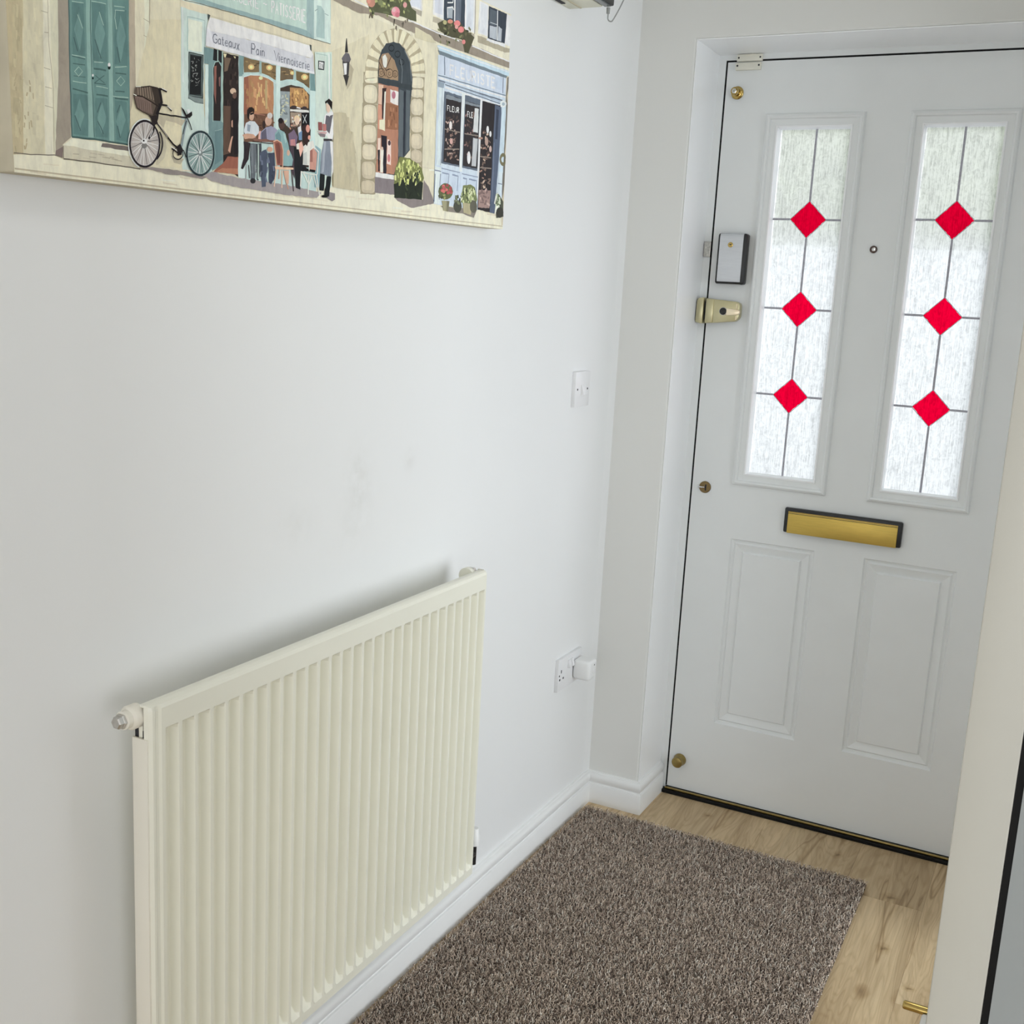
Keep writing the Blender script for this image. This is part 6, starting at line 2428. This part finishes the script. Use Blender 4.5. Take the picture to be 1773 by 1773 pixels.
78 62 56 320 10126 1220 10011 1242
78 62 56 241 9962 1420 10033 1452
140 100 96 426 10105 1676 10107 1643
84 66 60 377 10740 1354 10832 1411
120 96 84 286 10818 841 10940 817
190 165 140 333 10793 1722 10710 1706
190 165 140 294 10550 1437 10505 1458
120 96 84 454 10635 1200 10600 1135
84 66 60 347 10594 706 10616 754
160 120 100 390 10775 1327 10861 1367
190 165 140 433 10632 1075 10608 1106
84 66 60 367 10763 724 10681 765
120 96 84 281 10688 803 10557 810
84 66 60 354 10575 1723 10642 1766
160 120 100 299 10601 1039 10494 1006
120 96 84 260 10816 1609 10887 1577
84 66 60 331 10541 1586 10487 1612
120 96 84 264 10736 1045 10655 1067
120 96 84 275 10621 1271 10755 1262
120 96 84 515 10716 1086 10734 1053
84 66 60 266 10809 1260 10764 1292
190 165 140 463 10787 1519 10805 1484
84 66 60 277 10676 1543 10778 1520
160 120 100 337 10712 1464 10584 1440
120 96 84 269 10639 1105 10557 1104
120 96 84 229 10688 867 10779 876
190 165 140 509 10679 1608 10688 1672
190 165 140 403 10630 812 10706 863
160 120 100 360 10682 987 10738 969
84 66 60 325 10630 1500 10495 1487
84 66 60 307 10740 1316 10670 1295
120 96 84 402 10668 1211 10702 1177
84 66 60 351 10579 1094 10660 1076
190 165 140 238 10619 1245 10705 1230
120 96 84 251 10842 900 10945 915
84 66 60 282 10568 1302 10512 1333
190 165 140 376 10675 727 10749 754
160 120 100 220 10674 902 10600 907
190 165 140 480 10659 779 10690 730
160 120 100 247 10543 1632 10407 1607
84 66 60 387 10679 802 10592 745
160 120 100 326 10584 1708 10598 1743
120 96 84 325 10860 845 10944 900
160 120 100 293 10577 1627 10439 1604
120 96 84 224 10598 1722 10692 1744
120 96 84 322 10754 1444 10676 1456
120 96 84 341 10725 802 10745 754
150 120 112 0 10482 674 10974 704 10936 368 10486 347
120 96 92 370 10808 559 10659 576
120 96 92 574 10608 558 10562 522
120 96 92 241 10711 455 10559 452
120 96 92 437 10849 451 10725 432
180 150 140 413 10814 452 10953 422
120 96 92 640 10627 632 10604 696
120 96 92 465 10605 635 10465 587
180 150 140 475 10733 669 10803 721
180 150 140 504 10570 553 10576 502
120 96 92 656 10786 506 10800 464
120 96 92 532 10695 478 10622 535
120 96 92 373 10864 536 10908 577
120 96 92 514 10779 638 10847 685
120 96 92 327 10619 631 10727 625
78 90 112 0 11006 2289 11288 2282 11239 1222 11152 277 10956 284
54 62 80 0 11064 2215 11174 2215 11147 1672 11059 1672
104 116 138 235 11030 1599 11035 497
136 122 110 184 9165 1611 9709 1623
136 122 110 200 9178 1272 9701 1327
136 122 110 194 9879 1620 10427 1645
136 122 110 201 10497 1284 10924 1305
136 122 110 203 10505 1085 10949 1109
196 199 199 0 10226 2120 10378 2122 10382 1693 10193 1689
178 181 184 0 10200 1588 10390 1592 10345 1089 10181 1076
222 220 215 0 10133 1226 10130 1175 10115 1133 10091 1109 10062 1106 10035 1125 10014 1163 10004 1212 10007 1262 10022 1304 10046 1328 10075 1332 10102 1312 10123 1275
215 205 200 0 9420 1707 9417 1675 9404 1648 9383 1631 9360 1628 9338 1639 9321 1663 9314 1694 9317 1726 9330 1753 9351 1770 9374 1773 9396 1762 9413 1739
220 215 210 0 10804 1808 10801 1777 10789 1751 10770 1735 10747 1732 10726 1743 10710 1766 10702 1795 10705 1826 10717 1852 10736 1868 10759 1871 10780 1860 10796 1837
225 222 218 0 10909 1742 10906 1718 10896 1698 10880 1685 10861 1683 10843 1691 10829 1709 10823 1732 10825 1756 10836 1776 10852 1789 10871 1791 10889 1783 10902 1766
200 150 140 0 9464 1435 9460 1413 9447 1395 9426 1383 9402 1380 9380 1387 9364 1402 9358 1422 9362 1444 9375 1462 9396 1474 9420 1477 9442 1470 9458 1455
170 140 125 0 10796 1591 10792 1557 10775 1527 10749 1509 10719 1506 10691 1518 10670 1542 10660 1575 10664 1610 10681 1639 10707 1657 10737 1661 10765 1649 10786 1624
190 160 150 0 10940 1470 10937 1444 10925 1422 10905 1408 10882 1405 10860 1414 10844 1433 10837 1458 10840 1484 10853 1506 10872 1520 10895 1522 10917 1513 10933 1495
222 216 211 179 9239 1935 9234 2022 9290 2024
222 216 211 111 9237 1980 9280 1982
222 216 211 174 9320 2025 9325 1938 9381 1941
222 216 211 216 9468 1944 9412 1942 9406 2029 9463 2031
222 216 211 112 9409 1987 9453 1989
222 216 211 113 9493 2033 9498 1967 9518 1946 9543 1947 9561 1969 9556 2035
222 216 211 221 9587 1948 9581 2036 9625 2038 9643 2019 9628 1994 9584 1992
222 216 211 175 9616 1993 9651 1951
222 216 211 197 9967 1928 9961 2021 10008 2023
222 216 211 114 9964 1976 10001 1978
222 216 211 189 10034 2024 10041 1930 10089 1932
222 216 211 228 10163 1934 10115 1933 10108 2026 10156 2028
222 216 211 115 10111 1981 10149 1983
180 194 210 0 8961 955 10450 923 10414 451 8902 377
122 137 162 237 9116 859 9363 854 9336 674
122 137 162 264 9479 856 9694 853 9672 588
122 137 162 284 9874 835 10015 833 9990 614
122 137 162 270 10096 836 10385 833 10391 489
122 137 162 166 9093 931 9749 919
122 137 162 169 9829 908 10435 902
202 213 223 0 8870 946 9085 945 9062 305 8861 309
110 124 148 183 8859 881 9081 874
110 124 148 293 8877 818 8867 337
110 124 148 236 9061 835 9043 388
182 201 213 0 11274 2343 11461 2354 11442 1075 11270 1079
207 217 222 0 11473 2372 11462 2343 11427 2316 11375 2296 11316 2287 11262 2292 11223 2309 11208 2334 11219 2363 11253 2389 11305 2409 11364 2418 11418 2414 11457 2397
150 168 180 0 11402 2358 11397 2343 11381 2330 11357 2320 11329 2316 11304 2319 11286 2327 11278 2340 11283 2354 11299 2368 11324 2377 11351 2381 11376 2379 11395 2370
192 206 217 0 11270 1079 11418 1085 11395 687 11241 691
110 124 148 177 11249 859 11416 857
112 106 76 693 11527 1336 11522 1302 11501 1270 11468 1248 11427 1237 11385 1239 11349 1255 11323 1281 11312 1314 11317 1348 11338 1379 11371 1402 11411 1413 11453 1411 11490 1396 11516 1370 11527 1336
127 119 109 0 9094 279 9911 298 10446 315 10333 148 9878 198 9327 201
96 101 61 0 9521 566 9498 502 9429 446 9326 411 9211 402 9107 422 9033 465 9005 524 9026 587 9094 642 9194 678 9309 688 9415 670 9490 626
70 76 50 270 9351 523 9270 541
150 155 90 294 9206 599 9235 637
70 76 50 250 9089 573 9025 585
150 155 90 329 9381 617 9448 623
70 76 50 555 9303 531 9313 573
150 155 90 381 9282 569 9246 609
70 76 50 448 9368 524 9404 550
150 155 90 299 9244 426 9197 442
70 76 50 376 9073 440 9139 418
70 76 50 332 9146 508 9127 551
70 76 50 428 9055 416 9022 466
150 155 90 292 9166 468 9254 483
150 155 90 418 9260 447 9203 401
150 155 90 314 9199 564 9274 548
70 76 50 418 9285 560 9260 498
70 76 50 340 9189 424 9152 459
172 46 46 0 9481 581 9465 560 9425 548 9384 553 9366 572 9381 593 9421 605 9463 600
172 46 46 0 9512 551 9497 529 9456 518 9415 523 9397 541 9412 563 9453 574 9494 569
196 70 62 0 9234 636 9219 615 9179 603 9139 608 9121 626 9136 648 9176 659 9216 654
150 38 42 0 9261 602 9245 581 9206 570 9165 575 9148 593 9163 614 9202 626 9243 621
150 38 42 0 9368 660 9352 639 9312 627 9271 632 9254 650 9269 672 9309 683 9350 679
196 70 62 0 9345 580 9329 558 9289 547 9248 552 9231 570 9246 591 9286 603 9327 598
172 46 46 0 9265 596 9250 575 9210 564 9170 569 9152 587 9167 608 9207 620 9247 615
150 38 42 0 9393 530 9378 509 9338 498 9297 503 9279 521 9294 543 9334 554 9375 549
150 38 42 0 9487 568 9471 547 9431 535 9390 540 9372 559 9387 580 9427 591 9469 587
172 46 46 0 9417 537 9401 516 9361 504 9320 509 9302 528 9317 549 9357 561 9399 556
150 38 42 0 9360 658 9344 637 9304 625 9264 630 9246 648 9261 669 9301 681 9342 676
172 46 46 0 9241 613 9226 592 9186 580 9146 585 9128 604 9143 625 9183 636 9223 632
150 38 42 0 9178 565 9163 544 9124 532 9083 537 9066 555 9081 576 9120 588 9161 583
196 70 62 0 9201 552 9186 531 9147 519 9106 524 9089 543 9104 564 9143 575 9184 570
150 38 42 0 9486 625 9471 604 9430 592 9389 597 9371 616 9387 637 9427 649 9468 644
196 70 62 0 9244 542 9228 521 9189 510 9148 515 9131 533 9146 554 9185 566 9226 561
152 147 112 0 9133 376 9408 387 9365 199 9193 207
120 116 88 0 9316 380 9408 387 9365 199 9308 199
74 75 64 0 9861 323 9849 274 9810 232 9751 206 9684 202 9623 220 9579 255 9561 302 9573 351 9611 393 9670 418 9736 423 9798 406 9843 371
110 116 84 410 9629 506 9624 442
110 116 84 571 9700 503 9693 462
56 60 48 522 9740 418 9718 337
56 60 48 453 9665 502 9632 427
56 60 48 432 9777 429 9781 368
110 116 84 580 9611 426 9606 380
110 116 84 418 9663 483 9682 410
56 60 48 523 9700 515 9716 462
110 116 84 589 9655 491 9663 434
110 116 84 326 9802 517 9836 476
110 116 84 457 9714 417 9778 356
56 60 48 500 9783 466 9769 415
110 116 84 369 9661 421 9735 351
110 116 84 336 9686 510 9651 459
112 122 74 0 9816 397 9883 701 10164 745 10333 701 10441 493 10366 368
150 160 100 485 10221 600 10166 516
150 160 100 554 10025 473 10040 431
204 208 160 416 10161 654 10109 585
186 196 132 343 10072 545 10115 483
150 160 100 446 9939 570 9914 513
150 160 100 388 10313 619 10353 554
70 80 56 486 10072 607 10115 558
150 160 100 442 9856 570 9836 525
70 80 56 576 10000 635 9985 576
70 80 56 433 9901 574 9898 510
70 80 56 431 10306 683 10325 628
70 80 56 514 9900 601 9924 532
186 196 132 522 9964 616 9948 555
70 80 56 525 10054 674 9997 591
70 80 56 433 10033 514 10060 476
186 196 132 400 10173 475 10207 433
150 160 100 366 10186 535 10131 462
204 208 160 524 10132 563 10110 498
186 196 132 353 10117 492 10094 410
186 196 132 562 10305 652 10333 575
150 160 100 382 10217 534 10180 468
150 160 100 436 10056 675 10115 608
204 208 160 419 10266 521 10268 438
186 196 132 397 10208 548 10212 464
150 160 100 419 10175 535 10185 450
204 208 160 447 10305 472 10337 411
204 208 160 457 10214 624 10152 547
204 208 160 388 10280 679 10290 608
186 196 132 538 9900 441 9923 388
70 80 56 428 10073 478 10095 438
186 196 132 350 10176 623 10200 566
204 208 160 580 10211 627 10210 566
204 208 160 388 9954 667 9943 592
186 196 132 319 10172 685 10205 647
186 196 132 365 10069 596 10112 532
204 208 160 398 9869 486 9830 432
166 157 117 0 9896 394 10248 396 10213 196 9933 217
96 94 80 0 10438 364 10428 311 10391 267 10336 241 10274 237 10216 256 10174 294 10156 344 10166 396 10202 439 10257 466 10319 471 10378 452 10420 414
78 82 68 0 11157 526 11241 695 11500 531 11533 260 11533 243 11239 200
216 222 200 489 11201 398 11182 267
196 206 176 537 11194 655 11255 531
216 222 200 498 11192 621 11143 461
216 222 200 409 11340 435 11298 337
216 222 200 473 11321 449 11311 300
196 206 176 457 11343 566 11300 481
196 206 176 462 11200 463 11224 319
196 206 176 510 11321 452 11304 333
120 136 96 410 11224 526 11283 422
216 222 200 575 11258 676 11236 539
196 206 176 597 11333 605 11362 468
216 222 200 421 11215 414 11227 322
120 136 96 512 11258 661 11285 573
216 222 200 639 11262 436 11274 299
196 206 176 421 11318 607 11374 511
120 136 96 548 11268 636 11247 542
62 62 56 0 11528 326 11516 280 11476 242 11416 218 11348 214 11285 230 11239 262 11221 306 11232 351 11271 389 11330 413 11398 418 11462 402 11508 370"""
def paint_mesh():
    ps = []
    for ln in PAINT.split('\n'):
        num = [int(v) for v in ln.split()]
        col = tuple(min(0.93, lin(v) / 0.71) for v in num[:3])
        pts = [(num[i] / 10000.0, num[i + 1] / 10000.0) for i in range(4, len(num), 2)]
        ps.append((col, num[3] / 100000.0, pts))
    verts, faces, cols = [], [], []
    G = 48
    cell = {}
    top = 0
    rj = random.Random(21)
    for col, wd, pts in ps:
        xs_ = [p[0] for p in pts]; ys_ = [p[1] for p in pts]
        h = wd / 2
        i0, i1 = int((min(xs_) - h) / CU * G * 3), int((max(xs_) + h) / CU * G * 3)
        j0, j1 = int((min(ys_) - h) / CV * G), int((max(ys_) + h) / CV * G)
        lay = 0
        for i in range(i0, i1 + 1):
            for j in range(j0, j1 + 1):
                lay = max(lay, cell.get((i, j), 0))
        lay += 1
        top = max(top, lay)
        for i in range(i0, i1 + 1):
            for j in range(j0, j1 + 1):
                cell[(i, j)] = lay
        x = CT + 0.00015 + lay * 0.000014
        # hand-painted edges: break long straight runs and let them waver a little
        span = max(max(xs_) - min(xs_), max(ys_) - min(ys_))
        if len(ps) > 1 and span < 1.0:
            fine_pts = []
            m = len(pts)
            for i in range(m if wd == 0.0 else m - 1):
                p0, p1 = pts[i], pts[(i + 1) % m]
                L_ = math.hypot(p1[0] - p0[0], p1[1] - p0[1])
                cnt = min(14, max(1, int(L_ / 0.007)))
                for s_ in range(cnt):
                    t_ = s_ / cnt
                    w_ = min(0.00055, L_ * 0.05) if wd == 0.0 else min(0.0003, L_ * 0.03)
                    on_edge = p0[0] < 0.001 or p0[0] > CU - 0.001 or p0[1] < 0.001 or p0[1] > CV - 0.001
                    if on_edge:
                        w_ = 0.0
                    fine_pts.append((p0[0] + (p1[0] - p0[0]) * t_ + rj.uniform(-w_, w_), p0[1] + (p1[1] - p0[1]) * t_ + rj.uniform(-w_, w_)))
            if wd > 0.0:
                fine_pts.append(pts[-1])
            pts = fine_pts
        if wd == 0.0:
            n0 = len(verts)
            verts += [(x, u, v) for u, v in pts]
            faces.append(list(range(n0, n0 + len(pts))))
            cols.append(col)
        else:
            P_ = [Vector(p) for p in pts]
            n = len(P_)
            n0 = len(verts)
            for i in range(n):
                a = P_[max(0, i - 1)]; c_ = P_[min(n - 1, i + 1)]
                d_ = c_ - a
                if d_.length < 1e-7:
                    d_ = Vector((1, 0))
                d_.normalize()
                nn = Vector((-d_.y, d_.x)) * h
                p = P_[i]
                for q in (p + nn, p - nn):
                    verts.append((x, min(max(q.x, 0.0004), CU - 0.0004), min(max(q.y, 0.0004), CV - 0.0004)))
            for i in range(n - 1):
                faces.append([n0 + 2 * i, n0 + 2 * i + 1, n0 + 2 * i + 3, n0 + 2 * i + 2])
                cols.append(col)
    me = bpy.data.meshes.new('painted_scene')
    me.from_pydata(verts, [], faces)
    at = me.attributes.new('ink', 'FLOAT_COLOR', 'FACE')
    buf = np.ones((len(faces), 4), dtype=np.float32)
    buf[:, :3] = np.array(cols, dtype=np.float32)
    at.data.foreach_set('color', buf.ravel())
    me.materials.append(M['print'])
    print('paint layers', top, 'faces', len(faces))
    o = bpy.data.objects.new('painted_scene', me)
    COL.objects.link(o)
    o.parent = pic
    o['kind'] = 'stuff'
    o['label'] = 'printed cafe street scene with a green door and bicycle'
paint_mesh()

# ------------------------------------------------------------------ doormat with twist pile
MX0, MX1, MY0, MY1 = 0.0300, 0.8010, -1.4300, -0.0640
mat_o = thing('doormat', (0.41, -0.75, 0.0), 'grey brown shaggy pile mat on the oak floor before the front door', 'mat')
m_ = MB()
m_.box(MX0 + 0.004, MX1 - 0.004, MY0, MY1 - 0.004, 0.0004, 0.0080, 0.002)
m_.build('backing', M['mat_backing'], mat_o)
rg = np.random.default_rng(5)
sp_ = 0.0040
gx = np.arange(MX0 + 0.002, MX1 - 0.001, sp_)
gy = np.arange(MY0 + 0.002, MY1 - 0.001, sp_)
X, Y = np.meshgrid(gx, gy)
X = X.ravel() + rg.uniform(-0.0018, 0.0018, X.size); Y = Y.ravel() + rg.uniform(-0.0018, 0.0018, Y.size)
n = X.size
a1 = rg.uniform(0, 2 * PI, n); a2 = a1 + rg.uniform(-1.6, 1.6, n)
l1 = rg.uniform(0.0010, 0.0030, n); l2 = rg.uniform(0.0022, 0.0046, n)
hh = rg.uniform(0.0135, 0.0185, n)
base = np.stack([X, Y, np.full(n, 0.0070)], 1)
mid = base + np.stack([np.cos(a1) * l1, np.sin(a1) * l1, (hh - 0.007) * 0.72], 1)
tip = mid + np.stack([np.cos(a2) * l2, np.sin(a2) * l2, (hh - 0.007) * rg.uniform(0.10, 0.36, n)], 1)
rad_ = rg.uniform(0.00085, 0.00135, n)
rows = []
for P_, f in ((base, 1.0), (mid, 1.0), (tip, 0.75)):
    for q in range(3):
        an = a2 + PI / 2
        # ring plane: horizontal for base, tilted for the others
        side = np.stack([np.cos(an), np.sin(an), np.zeros(n)], 1)
        upv = np.stack([np.cos(a2) * (0.9 if P_ is base else 0.35), np.sin(a2) * (0.9 if P_ is base else 0.35), np.full(n, 0.0 if P_ is base else 0.9)], 1)
        t = 2 * PI * q / 3 + PI / 2
        rows.append(P_ + (side * math.cos(t) + upv * math.sin(t)) * (rad_ * f)[:, None])
V = np.stack(rows, 1).reshape(-1, 3)
idx = np.arange(n) * 9
F = []
for s_ in (0, 3):
    for q in range(3):
        q2 = (q + 1) % 3
        F.append(np.stack([idx + s_ + q, idx + s_ + q2, idx + s_ + 3 + q2, idx + s_ + 3 + q], 1))
F = np.concatenate(F)
T = np.stack([idx + 6, idx + 7, idx + 8], 1)
me = bpy.data.meshes.new('pile')
me.vertices.add(len(V)); me.vertices.foreach_set('co', V.astype(np.float32).ravel())
loops = np.concatenate([F.ravel(), T.ravel()])
me.loops.add(len(loops)); me.loops.foreach_set('vertex_index', loops.astype(np.int32))
ls = np.concatenate([np.arange(len(F)) * 4, len(F) * 4 + np.arange(len(T)) * 3])
me.polygons.add(len(ls)); me.polygons.foreach_set('loop_start', ls.astype(np.int32))
me.update(calc_edges=True)
me.validate()
tone = rg.uniform(0, 1, n)
cA, cB, cC = np.array([lin(138), lin(120), lin(108)]), np.array([lin(229), lin(210), lin(193)]), np.array([lin(252), lin(242), lin(230)])
cc = np.where(tone[:, None] < 0.33, cA + (cB - cA) * (tone[:, None] / 0.33) * 0.40, np.where(tone[:, None] < 0.85, cB * (0.8 + 0.4 * rg.uniform(0, 1, n)[:, None]), cC))
vc_ = np.ones((n, 9, 4), dtype=np.float32)
vc_[:, :, :3] = cc[:, None, :]
at = me.attributes.new('yarn', 'FLOAT_COLOR', 'POINT')
at.data.foreach_set('color', vc_.ravel())
me.materials.append(M['pile'])
po = bpy.data.objects.new('pile', me)
COL.objects.link(po)
po.parent = mat_o
po.matrix_parent_inverse = Matrix.Translation(-Vector(mat_o.location))
po['kind'] = 'stuff'
